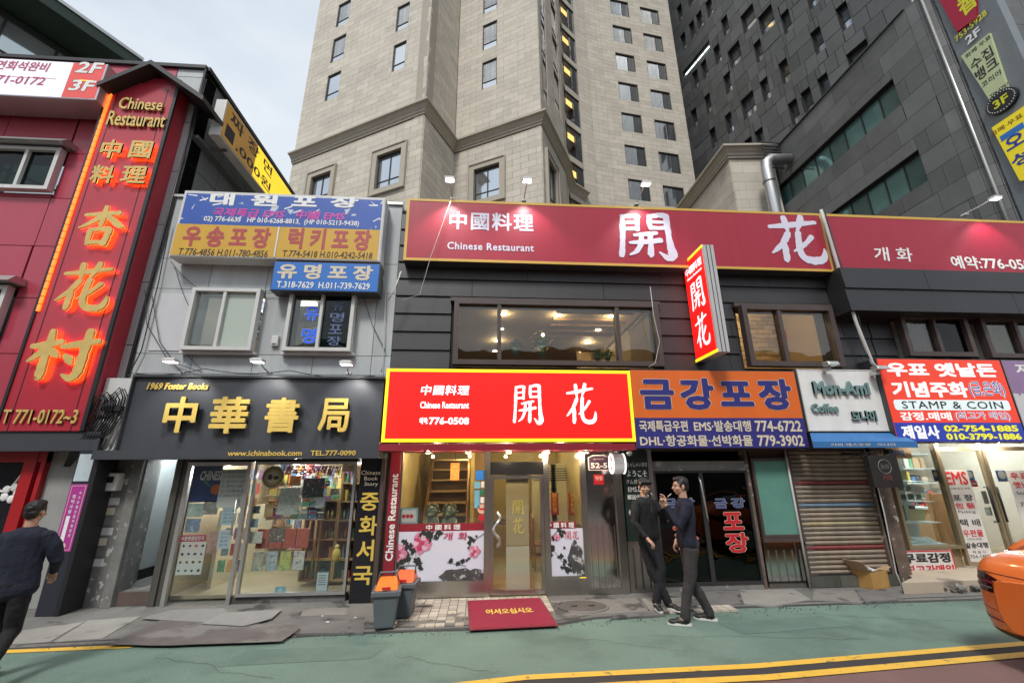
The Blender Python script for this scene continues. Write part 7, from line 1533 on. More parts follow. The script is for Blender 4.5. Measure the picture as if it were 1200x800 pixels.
# ================================================================== blade signs on the granite corner
XB = 16.2; SG = Fr((XB, 10, 0), (0, -1, 0))
poleb = thing('sign_column', 'long grey steel sign column hung on the granite corner, with lugs along one side', 'sign frame', (XB, 9.9, 8))
b_l = lambda px, py: SG.uv(px, py)
pu = SG.uv(1150, 130)[0]
gm = mat('sign_frame_grey', (.19, .21, .225), .4, var=.08, streak=.08)
uL = (SG.uv(1112, 50)[0] + SG.uv(1195, 250)[0]) / 2; uR = uL + 1.38
FB(SG, uL + .0, uR, 6.5, 22, -.35, -.06).build('column_body', gm, poleb)
for k in range(12): z = 7.4 + k * 1.05; FB(SG, uL - .34, uL, z, z + .42, -.3, -.12).build('lug', gm, poleb)
MB().tube([SG.P(uL - .62, 6.5, -.1), SG.P(uL - .62, 22, -.1)], .04, 8).build('rail_pipe', M_['alu'], poleb)
def blade(label, yt, yb, xm, m, rows_, tl, tr, bl, br):
    """a board with slanting ends, drawn from its four corners on the column"""
    P_ = [SG.uv(*p) for p in (tl, tr, bl, br)]
    t = thing('blade_sign', label, 'sign', SG.P(P_[3][0], P_[3][1], .0), 'signs on the grey column')
    b = MB(); b.prism([P_[3], P_[2], P_[1], P_[0]], SG.P, -.06, .03); b.build('board', m, t)
    return t, (min(p[0] for p in P_), max(p[0] for p in P_), min(p[1] for p in P_), max(p[1] for p in P_))
def stext(s, px, m, t, **k): 
    a = SG.uv(px[0], px[3]); c_ = SG.uv(px[1], px[2]); text(s, SG, (min(a[0], c_[0]), max(a[0], c_[0]), min(a[1], c_[1]), max(a[1], c_[1])), .034, m, t, **k)
yl2 = mat('yellow_brush_letter', (.75, .72, .03), .5, var=0)
t, q = blade('crimson board with yellow characters, topmost on the grey column', 0, 0, 0, mat('crimson_board', (.42, .01, .05), .45, var=.05), 0, (1086, -28), (1142, -40), (1145, 21), (1122, 38))
w_ = q[1] - q[0]; h_ = q[3] - q[2]
text('品', SG, (q[0] + w_ * .34, q[0] + w_ * .78, q[2] + h_ * .42, q[2] + h_ * .68), .034, yl2, t, bold=.04); text('香', SG, (q[0] + w_ * .38, q[0] + w_ * .82, q[2] + h_ * .12, q[2] + h_ * .38), .034, yl2, t, bold=.04)
def onfr(s, cx, cy, w, h, m, par, **k): u, v = SG.uv(cx, cy); text(s, SG, (u - w / 2, u + w / 2, v - h / 2, v + h / 2), .0 if par is poleb else .034, m, par, **k)
FB(SG, uL, uR, 6.6, 21.9, -.06, -.055).build('column_face', gm, poleb)
onfr('753-5928', 1137, 31, .95, .22, yl2, poleb, bold=.02); onfr('2F', 1140, 42, .42, .32, M_['whitel'], poleb, bold=.04)
t, q = blade('pale green board with dark Korean letters, middle one on the grey column', 0, 0, 0, mat('pale_green_board', (.55, .62, .36), .5, var=.05), 0, (1127, 66), (1160, 39), (1181, 102), (1160, 117))
onfr('화폐·우표', 1147, 55, .75, .16, M_['blackl'], t); onfr('수집', 1151, 69, .62, .42, M_['blackl'], t, bold=.02); onfr('뱅크', 1157, 81, .62, .42, M_['blackl'], t, bold=.03); onfr('코리아', 1163, 92, .55, .2, M_['blackl'], t); onfr('779-5797', 1172, 106, .5, .12, M_['blackl'], t)
u, v = SG.uv(1174, 119); t2 = thing('floor_disc', 'oval black 3F disc below the pale green board', 'sign', SG.P(u, v, 0)); b = MB()
b.prism([(u + .42 * math.cos(a), v + .36 * math.sin(a)) for a in [6.283 * k / 24 for k in range(24)]], SG.P, -.06, .04); b.build('disc', M_['black'], t2)
for k in range(28): a = 6.283 * k / 28; MB().ball(SG.P(u + .36 * math.cos(a), v + .30 * math.sin(a), .04), .018, n=6, m=4).build('bulb', M_['whitel'], t2)
text('3F', SG, (u - .2, u + .2, v - .14, v + .14), .045, yl2, t2, bold=.04)
t, q = blade('bright yellow board with blue Korean letters at the right edge, lowest on the grey column', 0, 0, 0, mat('bright_yellow_board', (.85, .68, .02), .45, var=.04, emit=.12), 0, (1163, 150), (1202, 124), (1236, 205), (1196, 212))
onfr('화폐·우표', 1180, 147, .85, .16, mat('brown_letter', (.2, .06, .02), .5), t, bold=.02); onfr('오', 1190, 165, .5, .42, M_['bluel'], t, bold=.04); onfr('성', 1198, 185, .5, .42, M_['bluel'], t, bold=.04)
u, v = SG.uv(1187, 155); FB(SG, u - .3, u + .3, v - .1, v + .1, .03, .036).build('blue_mark', mat('blue_mark', (.03, .2, .6), .5), t)

# ================================================================== figures
def fuse(mb, voxel, smooth=2, wr=0, ws=9):
    me = mb.mesh('t', None); o = bpy.data.objects.new('t', me); COL.objects.link(o)
    r = o.modifiers.new('r', 'REMESH'); r.mode = 'VOXEL'; r.voxel_size = voxel
    if smooth: s_ = o.modifiers.new('s', 'SMOOTH'); s_.iterations = smooth; s_.factor = .5
    dg = bpy.context.evaluated_depsgraph_get(); m2 = bpy.data.meshes.new_from_object(o.evaluated_get(dg))
    COL.objects.unlink(o); bpy.data.objects.remove(o); bpy.data.meshes.remove(me)
    if wr:
        nr = [v.normal.copy() for v in m2.vertices]
        for v, n in zip(m2.vertices, nr):
            p = v.co; k = noise.noise(V3((p.x * ws, p.y * ws, p.z * ws * .55))) + .5 * abs(noise.noise(V3((p.x * ws * 2.3 + 5, p.y * ws * 2.3, p.z * ws * 1.6))))
            v.co = p + n * k * wr
    m2.polygons.foreach_set('use_smooth', [True] * len(m2.polygons)); m2.update(); return m2
skin = mat('skin', (.50, .30, .21), .5, var=.05, scale=9); hairm = mat('black_hair', (.012, .011, .011), .45, var=.3, scale=60, bump=.03, bscale=240); lipm = mat('lips', (.34, .13, .11), .5, var=0); eyem = mat('eye_dark', (.02, .015, .012), .3, var=0); shoeb = mat('black_shoe', (.015, .015, .016), .5, var=.1); solew = mat('white_sole', (.68, .67, .64), .6, var=.05)
def person(label, loc, rz, H, legs, arms, top, bot, hy=0, hpitch=0, hands=('curl', 'curl'), hem=.80, girth=1.0, lean=(0, 0), cut='short', collar=None, cig=None):
    s = H / 1.75; Mw = Matrix.Translation(V3(loc)) @ Matrix.Rotation(rz, 4, 'Z')
    t = thing('person', label, 'person', loc); t.rotation_euler = (0, 0, rz); WM[t.name] = Mw
    def put(me, nm, m, par=t): me.name = nm; me.materials.append(m); return inst(nm, me, par, Mw @ Matrix.Scale(s, 4))
    lx, ly = lean; sw = lambda z: V3((lx * z / 1.4, ly * z / 1.4, 0))
    q = lambda x, y, z: V3((x, y, z)) + sw(z)
    NK = q(0, .0, 1.47); HR = Matrix.Rotation(hy, 3, 'Z') @ Matrix.Rotation(hpitch, 3, 'X'); HC = NK + V3((0, .02, .165))
    h = lambda x, y, z: HC + HR @ V3((x, y, z))
    B = MB()
    B.tube([NK - V3((0, 0, .08)), NK + V3((0, 0, .03)), HC - V3((0, .015, .05))], [.062, .056, .055], 12)
    B.ball(h(0, -.01, .035), .077, .095, .085, 16, 12, HR); B.ball(h(0, .022, -.02), .062, .07, .085, 16, 12, HR); B.ball(h(0, .045, -.072), .036, .036, .032, 12, 8, HR)
    B.tube([h(0, .088, .015), h(0, .108, -.018), h(0, .092, -.028)], [.011, .015, .012], 8)
    for e in (-1, 1):
        B.ball(h(e * .077, -.008, -.008), .012, .022, .034, 8, 8, HR); B.ball(h(e * .042, .062, -.022), .024, .022, .022, 8, 6, HR); B.ball(h(e * .032, .078, .032), .026, .012, .008, 8, 6, HR)
    B.ball(h(0, .086, -.053), .024, .012, .009, 10, 6, HR)
    B.tube([q(0, 0, .92), q(0, .01, 1.15), q(0, 0, 1.34)], [.10, .09, .09], 12); B.ball(NK - V3((0, 0, .09)), .10, .06, .06, 12, 8)
    sh = []
    for i, e in enumerate((-1, 1)):
        S_ = q(e * .185, 0, 1.405); E, Wt, hd = V3(arms[i][0]), V3(arms[i][1]), hands[i]; sh.append((S_, E, Wt))
        B.tube([S_, S_ * .5 + E * .5, E], [.04, .04, .034], 10); B.tube([E, E * .45 + Wt * .55, Wt], [.038, .034, .025], 10)
        d = (Wt - E).normalized(); hdir = V3(arms[i][2]).normalized() if len(arms[i]) > 2 else d
        sd = hdir.cross(V3(arms[i][3]) if len(arms[i]) > 3 else V3((0, 0, 1)) if abs(hdir.z) < .8 else V3((0, 1, 0))).normalized(); pn = sd.cross(hdir).normalized()
        R3 = Matrix((sd, hdir, pn)).transposed()
        B.ball(Wt + hdir * .045, .038, .052, .018, 10, 8, R3); B.tube([Wt - d * .01, Wt + hdir * .02], [.026, .028], 8)
        cf = {'curl': .9, 'pinch': .75, 'flat': .3}[hd]
        for k in range(4):
            b0 = Wt + hdir * .082 + sd * (-.027 + k * .018); L = (.036, .042, .039, .030)[k]; cc = cf * (1 if k < 2 or hd != 'pinch' else 1.5); p = [b0]; a = cc * .5
            for j in range(3): p.append(p[-1] + (hdir * math.cos(a) - pn * math.sin(a)) * L * (1, .75, .6)[j]); a += cc * .75
            B.tube([b0 - hdir * .02] + p, [.010, .0095, .009, .0085, .007], 7)
        tb = Wt + hdir * .03 - sd * .03; B.tube([tb, tb + (-sd * .6 + hdir * .7 - pn * .5).normalized() * .035, tb + (-sd * .15 + hdir * .9 - pn * .6).normalized() * .068], [.013, .011, .008], 7)
    for i, e in enumerate((-1, 1)):
        K_, A_ = V3(legs[i][0]), V3(legs[i][1]); Hp = q(e * .09, 0, .9); B.tube([Hp, Hp * .5 + K_ * .5, K_], [.075, .068, .052], 10); B.tube([K_, K_ * .6 + A_ * .4, A_], [.05, .05, .035], 10)
        f = V3(legs[i][2]); B.tube([A_, A_ - V3((0, 0, .05)) + f * .05, A_ - V3((0, 0, .055)) + f * .14], [.04, .042, .03], 8)
    put(fuse(B, .0062, 1), 'body', skin)
    hd = t
    E_ = MB(); [E_.ball(h(e * .031, .081, .010), .0125, .007, .0055, 8, 6, HR) for e in (-1, 1)]
    o = put(E_.mesh('eyes', None), 'eyes', eyem); E_ = MB(); [E_.tube([h(e * .016, .091, .031), h(e * .034, .090, .036), h(e * .05, .078, .030)], [.003, .0045, .002], 5) for e in (-1, 1)]; put(E_.mesh('eyebrows', None), 'eyebrows', hairm)
    E_ = MB(); E_.ball(h(0, .097, -.052), .021, .004, .0055, 10, 5, HR); put(E_.mesh('mouth', None), 'mouth', lipm)
    Hm = MB()
    if cut == 'short': Hm.ball(h(0, -.022, .052), .083, .098, .082, 16, 12, HR); Hm.ball(h(0, -.055, .0), .07, .056, .072, 14, 10, HR); Hm.ball(h(0, .03, .098), .064, .055, .035, 12, 8, HR)
    elif cut == 'mop':
        Hm.ball(h(0, -.02, .055), .09, .104, .088, 16, 12, HR); Hm.ball(h(0, -.055, .0), .078, .062, .08, 14, 10, HR)
        for k in range(9): a = -1.2 + k * .3; Hm.tube([h(.06 * math.sin(a), .05, .115), h(.075 * math.sin(a), .088, .085), h(.078 * math.sin(a) + .006, .094 - .02 * abs(math.sin(a)), .045)], [.02, .018, .006], 6)
    else: Hm.ball(h(0, -.028, .03), .080, .088, .075, 16, 12, HR); Hm.ball(h(0, -.055, -.012), .068, .05, .06, 14, 10, HR)
    for e in (-1, 1): Hm.ball(h(e * .066, .006, .03), .016, .03, .042, 8, 8, HR)
    put(fuse(Hm, .006, 0, .007, 42), 'hair', hairm)
    J = MB(); g = girth
    def tor(z, rx, ry, dy=0): J.ball(q(0, dy, z), rx * g, ry * g, .13, 16, 10)
    for k in range(15):
        z = 1.37 - (1.37 - hem - .1) * k / 14; tor(z, .187 - .017 * math.sin(k / 14 * math.pi) - .004 * (k == 0), .118 + .004 * math.sin(k / 7 * math.pi), .004)
    J.ball(NK - V3((0, 0, .09)), .15 * g, .10 * g, .075, 14, 8)
    for i, e in enumerate((-1, 1)):
        S_, E, Wt = sh[i]; J.ball(S_ - V3((e * .02, 0, .015)), .072 * g, .07 * g, .062, 10, 8); w2 = Wt * .93 + E * .07
        J.tube([S_ - V3((e * .03, 0, .02)), S_ * .5 + E * .5, E, E * .5 + w2 * .5, w2], [.072 * g, .064 * g, .056, .05, .041], 12)
    J.tube([NK - V3((0, 0, .09)), NK - V3((0, -.004, .045)), NK - V3((0, -.006, .01))], [.115, .08, .068], 14)
    jm = fuse(J, .009, 3, .017, 8)
    put(jm, 'jacket', top)
    if collar: C_ = MB(); C_.tube([NK - V3((0, -.006, .03)), NK + V3((0, .004, .022))], [.073, .066], 16, cap=False); put(C_.mesh('collar', None), 'collar', collar)
    Z = MB(); C_ = MB(); C_.tube([q(.0, .125 * g, 1.38), q(0, .135 * g, 1.2), q(0, .13 * g, 1.0), q(0, .132 * g, hem + .03)], .005, 5); put(C_.mesh('zip', None), 'zip', M_['black'])
    P_ = MB(); P_.ball(q(0, -.005, .93), .17, .125, .12, 14, 10)
    for i, e in enumerate((-1, 1)):
        K_, A_ = V3(legs[i][0]), V3(legs[i][1]); Hp = q(e * .085, -.005, .88)
        P_.tube([Hp, Hp * .5 + K_ * .5, K_, K_ * .5 + A_ * .5, A_ - V3((0, 0, .02))], [.098, .085, .068, .062, .056], 14)
    put(fuse(P_, .010, 2, .016, 8), 'trousers', bot)
    for i in (0, 1):
        A_, f = V3(legs[i][1]), V3(legs[i][2]).normalized(); sd = f.cross(V3((0, 0, 1))); X_ = MB(); R3 = Matrix((sd, f, V3((0, 0, 1)))).transposed(); base = V3((A_.x, A_.y, A_.z - .085))
        X_.ball(base + f * .13 + V3((0, 0, .032)), .044, .075, .034, 12, 8, R3); X_.ball(base + V3((0, 0, .04)), .038, .055, .05, 12, 8, R3); X_.tube([base + f * .02 + V3((0, 0, .045)), base + f * .1 + V3((0, 0, .04))], [.045, .04], 10); X_.tube([base + V3((0, 0, .05)), base + V3((0, 0, .1))], [.042, .046], 10)
        so_ = put(fuse(X_, .008, 1), 'shoe', shoeb); L_ = MB(); pts = [(.045 * math.sin(a) * (1 if math.cos(a) > 0 else .82), .062 + .145 * math.cos(a)) for a in [6.283 * k / 20 for k in range(20)]]
        L_.prism(pts, lambda a, c_, d: base + sd * a + f * c_ + V3((0, 0, d)), 0, .028); put(L_.mesh('sole', None), 'sole', solew, so_)
        L_ = MB(); [L_.tube([base + f * (.06 + k * .02) + sd * .025 + V3((0, 0, .076 - k * .008)), base + f * (.06 + k * .02) - sd * .025 + V3((0, 0, .076 - k * .008))], .0035, 5) for k in range(4)]; put(L_.mesh('laces', None), 'laces', solew, so_)
    if cig:
        C_ = MB(); C_.tube([V3(cig[0]), V3(cig[1])], .004, 6); o = inst('cigarette', C_.mesh('cigarette', mat('cigarette_paper', (.75, .72, .66), .7, var=0)), None, Mw @ Matrix.Scale(s, 4)); tag(o, 'small cigarette held at the mouth by the man ' + cig[2], 'cigarette')
    return t
navy_k = mat('navy_knit', (.008, .011, .026), .9, var=.15, scale=14, bump=.04, bscale=160); blackj = mat('black_jacket', (.004, .004, .005), .8, var=.2, scale=9, bump=.03, bscale=60); greyt = mat('charcoal_trousers', (.038, .034, .036), .85, var=.15, scale=12, bump=.03, bscale=120); navyj = mat('navy_wool', (.009, .013, .030), .85, var=.15, scale=10, bump=.04, bscale=120); blackt = mat('black_trousers', (.006, .006, .009), .85, var=.15, scale=10)
# man in navy, facing left (profile), hand at his mouth, other hand in the pocket
person('young man in navy pullover and charcoal trousers, side on, hand at his mouth', (2.74, 5.95, 0), rad(78), 1.74,
       [((-.09, .06, .49), (-.10, .17, .09), (.15, .98, 0)), ((.10, .01, .49), (.13, -.2, .09), (.30, .95, 0))],
       [((-.25, .13, 1.15), (-.10, .25, 1.40), (.25, .0, 1), (0, -1, 0)), ((.30, -.06, 1.13), (.24, .10, .92), (-.3, .5, -.8))], navy_k, greyt, hy=rad(8), hpitch=rad(-4), hands=('pinch', 'curl'), collar=navy_k, cig=((-.065, .215, 1.505), (-.05, .16, 1.545), 'in the dark navy pullover'), hem=.84)
# man in black, facing the camera side, hand at his mouth, one leg crossed over
person('young man all in black with a fringe, feet crossed, hand at his mouth', (2.49, 6.62, .03), rad(200), 1.68,
       [((-.04, .12, .50), (.13, .14, .09), (.35, .95, 0)), ((.09, .06, .49), (-.04, .22, .09), (-.2, .98, 0))],
       [((-.26, .10, 1.15), (-.08, .24, 1.37), (.35, .1, 1), (0, -1, 0)), ((.30, .03, 1.13), (.24, .22, .93), (-.2, .7, -.5))], blackj, blackt, hy=rad(-18), hpitch=rad(-10), hands=('pinch', 'curl'), lean=(.02, -.03), cut='mop', girth=1.08, collar=mat('grey_scarf', (.09, .09, .1), .8, var=.1), cig=((-.03, .1, 1.52), (-.03, .06, 1.55), 'all in black'), hem=.86)
# older man walking off at the left edge, back to us
u3 = Fr((0, 4.95, 0)).uv(43, 600)[0]
person('older man in a navy wool jacket walking away at the left edge, seen from behind', (u3 - .02, 4.95, 0), rad(14), 1.58,
       [((-.11, .16, .52), (-.12, .18, .10), (0, 1, 0)), ((.09, .02, .48), (.10, -.30, .14), (0, 1, -.1))],
       [((-.32, -.04, 1.14), (-.34, .12, .92)), ((.29, .05, 1.13), (.20, .24, .98))], navyj, blackt, hy=rad(-6), girth=1.14, cut='short', collar=navyj, hem=.78)
# passer-by whose head shows behind the taxi at the right edge
person('passer-by in a dark coat with black hair at the right edge, behind the orange car', (9.95, 6.25, 0), rad(90), 1.68,
       [((-.09, .10, .49), (-.09, .12, .09), (0, 1, 0)), ((.09, .0, .49), (.09, -.2, .09), (0, 1, 0))],
       [((-.27, -.02, 1.13), (-.29, .08, .90)), ((.27, -.02, 1.13), (.29, .04, .88))], blackj, blackt, cut='mop', collar=blackj)

# ================================================================== the orange taxi (rear-left corner in view)
car = thing('orange_car', 'bright orange sedan at the right edge, its rear corner with dark tail lamp in view', 'car', (7.6, 3.75, 0))
org = mat('orange_car_paint', (.74, .165, .025), .34, var=.05, coat=.6, scale=2, spots=((.42, .14, .05), 5, .62, .2)); CX, CY = 5.03, 3.78
# cross-sections from the rear bumper forwards: x, half width, z sill, z bumper line, z shoulder, z deck, deck half width
SEC = [(0.00, .58, .36, .52, .78, .80, .40), (.05, .74, .28, .50, .86, .90, .55), (.16, .86, .24, .50, .93, .98, .66), (.34, .92, .22, .50, .96, 1.03, .70), (.62, .935, .2, .5, .97, 1.05, .70), (1.1, .94, .2, .5, .96, 1.06, .70), (2.3, .94, .2, .5, .94, .98, .72), (3.4, .93, .2, .5, .92, .97, .70), (4.2, .90, .2, .48, .86, .90, .66), (4.7, .80, .24, .45, .72, .76, .55), (4.85, .6, .3, .45, .62, .64, .4)]
b = MB(); rings = []
for x, hw, z0, z1, z2, z3, dw in SEC:
    pr = [(hw * .86, z0), (hw * .97, z0 + .08), (hw, z1), (hw * .985, (z1 + z2) / 2 + .04), (hw * .94, z2), (dw, z3), (dw * .5, z3 + .02), (0, z3 + .025)]
    pr = pr + [(-y, z) for y, z in pr[-2::-1]]
    rings.append([V3((CX + x, CY + y, z)) for y, z in pr])
n = len(rings[0])
for r in rings: b.v += r
for i in range(len(rings) - 1):
    for j in range(n - 1): b.sm.add(len(b.f)); b.f.append((i * n + j, i * n + j + 1, (i + 1) * n + j + 1, (i + 1) * n + j))
    b.f.append((i * n + n - 1, i * n, (i + 1) * n, (i + 1) * n + n - 1))
b.f.append(tuple(range(n))); b.f.append(tuple((len(rings) - 1) * n + n - 1 - j for j in range(n)))
body = b.build('body', org, car); sm_ = body.modifiers.new('subsurf', 'SUBSURF'); sm_.levels = sm_.render_levels = 3
GS = [(.5, .60, 1.02), (1.15, .55, 1.36), (1.9, .54, 1.46), (2.7, .54, 1.44), (3.5, .62, 1.0)]
b = MB()
for x, hw, z in GS: b.v += [V3((CX + x, CY + y, zz)) for y, zz in ((.80, .97 if x > .6 else 1.0), (hw + .04, z - .06 if z > 1.1 else z), (hw * .6, z), (-hw * .6, z), (-hw - .04, z - .06 if z > 1.1 else z), (-.80, .97 if x > .6 else 1.0))]
for i in range(len(GS) - 1):
    for j in range(5): b.sm.add(len(b.f)); b.f.append((i * 6 + j, i * 6 + j + 1, (i + 1) * 6 + j + 1, (i + 1) * 6 + j))
b.build('cabin_glass', mat('car_glass', (.02, .03, .045), .05, var=0, coat=1), car)
b = MB(); b.pts8([(CX + 1.2, CY - .56, 1.36), (CX + 2.75, CY - .56, 1.43), (CX + 2.75, CY + .56, 1.43), (CX + 1.2, CY + .56, 1.36), (CX + 1.2, CY - .5, 1.40), (CX + 2.75, CY - .5, 1.475), (CX + 2.75, CY + .5, 1.475), (CX + 1.2, CY + .5, 1.40)]); b.build('roof', org, car, bev=.02)
for s_ in (-1, 1):
    b = MB(); b.tube([(CX + 1.25, CY + s_ * .58, 1.34), (CX + .85, CY + s_ * .68, 1.17), (CX + .55, CY + s_ * .76, 1.0)], .045, 8); b.build('pillar', org, car)
# tail lamps, reflectors and the dark lower apron follow the skin of the body
dg = bpy.context.evaluated_depsgraph_get(); ev = bpy.data.meshes.new_from_object(body.evaluated_get(dg)); bo = WM[body.name].translation
def skinpart(nm, m, test, out, par=car):
    q = MB()
    for p in ev.polygons:
        c_ = p.center + bo
        if test(c_.x - CX, c_.y - CY, c_.z): q.add([ev.vertices[i].co + bo + ev.vertices[i].normal * out for i in p.vertices], [tuple(range(len(p.vertices)))])
    return q.build(nm, m, par, smooth=True) if q.v else None
from mathutils.bvhtree import BVHTree
bvh = BVHTree.FromPolygons([v.co + bo for v in ev.vertices], [tuple(p.vertices) for p in ev.polygons])
def wrap(nm, m, s_, a0, a1, zlo, zhi, out, par, n=26, k=6, xc=1.2):
    q = MB(); g_ = []
    for i in range(n + 1):
        f = i / n; a = rad(a0 + (a1 - a0) * f); d = V3((-math.cos(a), s_ * math.sin(a), 0))
        for j in range(k + 1):
            z = zlo(f) + (zhi(f) - zlo(f)) * j / k; h_ = bvh.ray_cast(V3((CX + xc, CY, z)) + d * 4, -d); g_.append((h_[0] + h_[1] * out) if h_[0] else V3((CX + xc, CY, z)))
    q.v = g_
    for i in range(n):
        for j in range(k): q.f.append((i * (k + 1) + j, (i + 1) * (k + 1) + j, (i + 1) * (k + 1) + j + 1, i * (k + 1) + j + 1))
    return q.build(nm, m, par, smooth=True)
lampm = mat('smoked_red_lamp', (.035, .005, .007), .06, var=.1, coat=1); lin = mat('lamp_inner_red', (.22, .03, .03), .15, var=0, coat=1); red_r = mat('red_reflector', (.2, .01, .01), .2, var=0)
for s_ in (-1, 1):
    o = wrap('tail_lamp', lampm, s_, 13, 62, lambda f: .69 + .02 * f - .035 * math.sin(f * 2.6), lambda f: .735 + .10 * min(1, f * 3) + .015 * f, .004, car)
    wrap('lamp_strip', lin, s_, 18, 58, lambda f: .755 + .02 * f, lambda f: .772 + .022 * f, .008, o, k=2)
    wrap('lamp_chrome', M_['alu'], s_, 26, 40, lambda f: .71, lambda f: .722, .008, o, k=2)
    wrap('reflector', red_r, s_, 24, 44, lambda f: .425, lambda f: .425 + .028 * math.sin(.2 + f * 2.7), .005, car, k=2)
    wrap('bumper_crease', M_['black'], s_, 8, 44, lambda f: .50 + .03 * f, lambda f: .505 + .03 * f, .003, car, k=1)
wrap('lower_apron', M_['black'], 1, -44, 44, lambda f: .255, lambda f: .345, .004, car, n=50)
wrap('boot_gap', M_['black'], 1, -32, 32, lambda f: .845, lambda f: .851, .003, car, n=50, k=1)
b = MB(); b.prism([(CX + .45, .2), (CX + 4.4, .2), (CX + 4.4, .3), (CX + .45, .34)], lambda u, v, d: V3((u, CY + d, v)), -.72, .72); b.build('underbody', M_['black'], car)
for y in (-.35, .35): MB().tube([(CX - .0, CY + y, .31), (CX + .14, CY + y, .31)], .035, 10).build('exhaust_tip', M_['alu'], car)
MB().box(CX - .04, CX - .02, CY - .26, CY + .26, .6, .71).build('number_plate', mat('plate_yellow', (.7, .5, .05), .5), car)
for x in (.95, 3.85):
    for s_ in (-1, 1):
        w = MB(); c0 = V3((CX + x, CY + s_ * .80, .33)); c1_ = V3((CX + x, CY + s_ * .945, .33)); w.tube([c0, c0 * .95 + c1_ * .05, c1_ * .9 + c0 * .1, c1_], [.30, .33, .33, .29], 28)
        wo = w.build('wheel', mat('tyre_rubber', (.015, .015, .015), .8, var=.1), car); w = MB(); w.tube([c1_ - V3((0, s_ * .01, 0)), c1_ + V3((0, s_ * .006, 0))], [.22, .2], 20); w.build('rim', M_['alu'], wo)
        w = MB(); w.tube([c1_ * .6 + c0 * .4, c1_ + V3((0, s_ * .004, 0))], .375, 24, cap=True); w.build('wheel_arch', M_['black'], car) if False else None

# ================================================================== street things
def bin_(label, x, y, rz, hue):
    t = thing('rubbish_bin', label, 'bin', (x, y, PZ), 'rubbish bins'); Fb = Fr((x, y, PZ + .012), (math.cos(rz), math.sin(rz), 0))
    w, dp, h = .31, .34, .40; gb_ = mat('bin_grey', (.11, .125, .14), .5, var=.08)
    b = MB(); b.pts8([Fb.P(-w / 2 + .04, 0, -dp + .03), Fb.P(w / 2 - .04, 0, -dp + .03), Fb.P(w / 2, h, -dp), Fb.P(-w / 2, h, -dp), Fb.P(-w / 2 + .04, 0, -.03), Fb.P(w / 2 - .04, 0, -.03), Fb.P(w / 2, h, 0), Fb.P(-w / 2, h, 0)]); b.build('tub', gb_, t, bev=.02)
    FB(Fb, -w / 2 - .02, w / 2 + .02, h - .05, h + .01, -dp - .02, .02).build('rim', gb_, t, bev=.01)
    om = mat('lid_' + hue, (.82, .2, .02) if hue == 'orange' else (.72, .13, .04), .4, var=.06)
    b = MB(); b.pts8([Fb.P(-w / 2 + .01, h + .012, -dp), Fb.P(w / 2 - .01, h + .012, -dp), Fb.P(w / 2 - .05, h + .13, -dp + .08), Fb.P(-w / 2 + .05, h + .13, -dp + .08), Fb.P(-w / 2 + .01, h + .012, -.005), Fb.P(w / 2 - .01, h + .012, -.005), Fb.P(w / 2 - .05, h + .11, -.17), Fb.P(-w / 2 + .05, h + .11, -.17)]); b.build('lid', om, t, bev=.018)
    b = MB(); b.tube([Fb.P(-w / 2 + .03, h + .08, -.24), Fb.P(-w / 2 + .05, h + .17, -.26), Fb.P(w / 2 - .05, h + .17, -.26), Fb.P(w / 2 - .03, h + .08, -.24)], .012, 7); b.build('handle', gb_, t)
    FB(Fb, -.05, .05, h + .03, h + .055, -.01, .012).build('latch', M_['redl'], t)
g0 = gq((448, 741))[0]
bin_('grey bin with orange lid, the front one beside the black upright sign', g0[0], g0[1] + .05, rad(6), 'orange'); bin_('grey bin with redder orange lid, half hidden behind the front bin', g0[0] + .13, g0[1] + .42, rad(-4), 'red')
# red welcome mat
q = gq((555, 705), (638, 702), (651, 733), (553, 738)); t = thing('welcome_mat', 'crimson welcome mat with gold Korean letters before the restaurant door', 'mat', ((q[0][0] + q[1][0]) / 2, 6.4, MF))
fm = Fr((q[3][0], q[3][1], MF), (q[2][0] - q[3][0], q[2][1] - q[3][1], 0), (-(q[2][1] - q[3][1]), q[2][0] - q[3][0], 0)); mw, mh = (V3(q[2]).xy - V3(q[3]).xy).length if False else math.dist(q[2], q[3]), math.dist(q[0], q[3])
FB(fm, 0, mw, 0, mh, 0, .012).build('pile', mat('crimson_pile', (.30, .02, .05), .95, var=.1, scale=8, bump=.06, bscale=200), t)
b = MB(); e = .03; b.fbox(fm, -e, mw + e, -e, 0, 0, .009); b.fbox(fm, -e, mw + e, mh, mh + e, 0, .009); b.fbox(fm, -e, 0, 0, mh, 0, .009); b.fbox(fm, mw, mw + e, 0, mh, 0, .009); b.build('rubber_edge', mat('crimson_rubber', (.2, .02, .035), .6, var=.1), t)
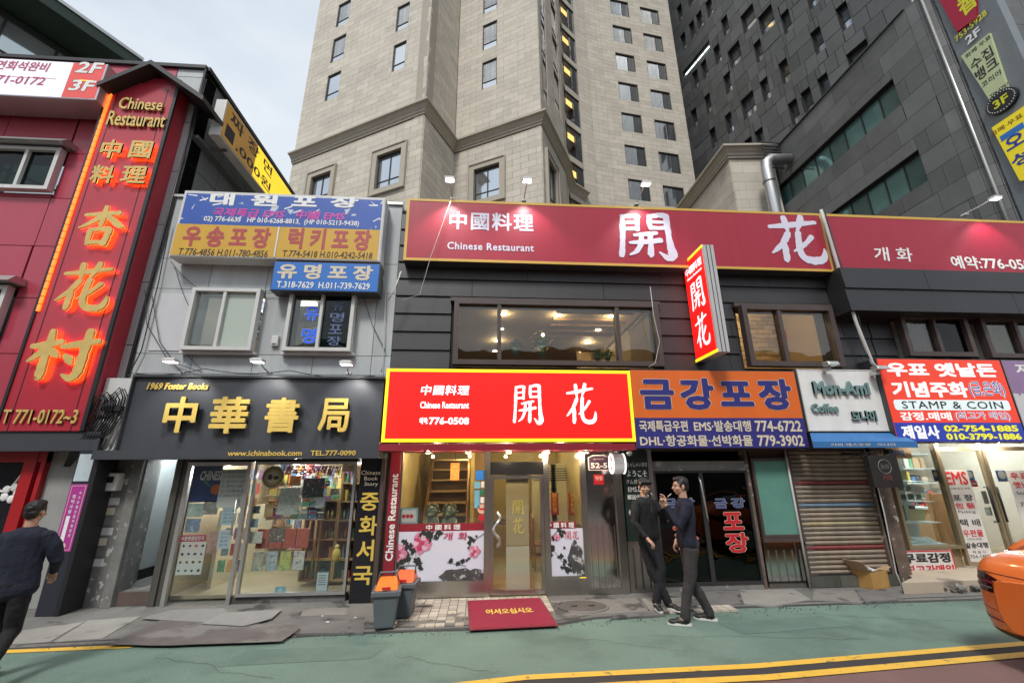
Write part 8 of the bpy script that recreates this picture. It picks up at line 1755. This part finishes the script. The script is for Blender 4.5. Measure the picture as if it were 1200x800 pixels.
text('어서오십시오', fm, (mw * .2, mw * .82, mh * .42, mh * .62), .014, mat('mat_yellow', (.72, .5, .08), .8, var=.1), t, bold=.05)
# manhole cover
u, v = gq((683, 711))[0]; t = thing('manhole_cover', 'oval worn concrete manhole cover set in the pavement right of the mat', 'manhole cover', (u, v, PZ)); dk = mat('cover_brown', (.11, .095, .085), .85, var=.2, scale=6, bump=.05)
b = MB(); b.prism([(.34 * math.cos(a), .27 * math.sin(a)) for a in [6.283 * k / 30 for k in range(30)]], lambda p, r_, d: V3((u + p, v + r_, MF + d)), -.01, .008); b.build('plate', dk, t)
b = MB(); b.tube([(u + .35 * math.cos(a), v + .28 * math.sin(a), MF + .004) for a in [6.283 * k / 36 for k in range(37)]], .016, 6); b.build('ring', M_['concrete'], t)
for s_ in (-1, 1): b = MB(); b.tube([(u + s_ * .12 - .04, v, MF + .01), (u + s_ * .12 + .04, v, MF + .01)], .012, 6); b.build('lifting_slot', M_['black'], t)

# small mounds of rubbish, drain cover
for i, (x, y, s_) in enumerate(((-1.9, 6.35, .02), (-1.6, 6.5, .015), (-2.05, 6.6, .012))):
    b = MB(); b.ball((x, y, PZ + .008), s_ * 1.3, s_ * .8, s_ * .35, 5, 3); b.sm.clear(); tag(b.build('litter', M_['whitel']), 'scrap of white litter on the tar near the bins, ' + ('nearest the road', 'nearest the bins', 'farthest left')[i], 'litter')

# buildings across the street, behind the viewer: they shade the shop fronts and show in the glass
opp = thing('opposite_building', 'plain grey-brown three-storey building across the street behind the viewer', 'building', (0, -12, 0))
fo = Fr((40, -11.5, 0), (-1, 0, 0)); ho = []
for r in range(2):
    for k in range(20): ho.append((2 + k * 3.9, 4.4 + k * 3.9, 3.6 + r * 3.1, 5.2 + r * 3.1))
wall(fo, 0, 80, 0, 9.2, ho, -.4, 0, 'wall', mat('opposite_wall', (.24, .22, .2), .8, var=.1, scale=.5, streak=.1), opp)
for h in ho: window(fo, *h, -.15, M_['white'], M_['tglass_dk'], opp, bars=(.5,))
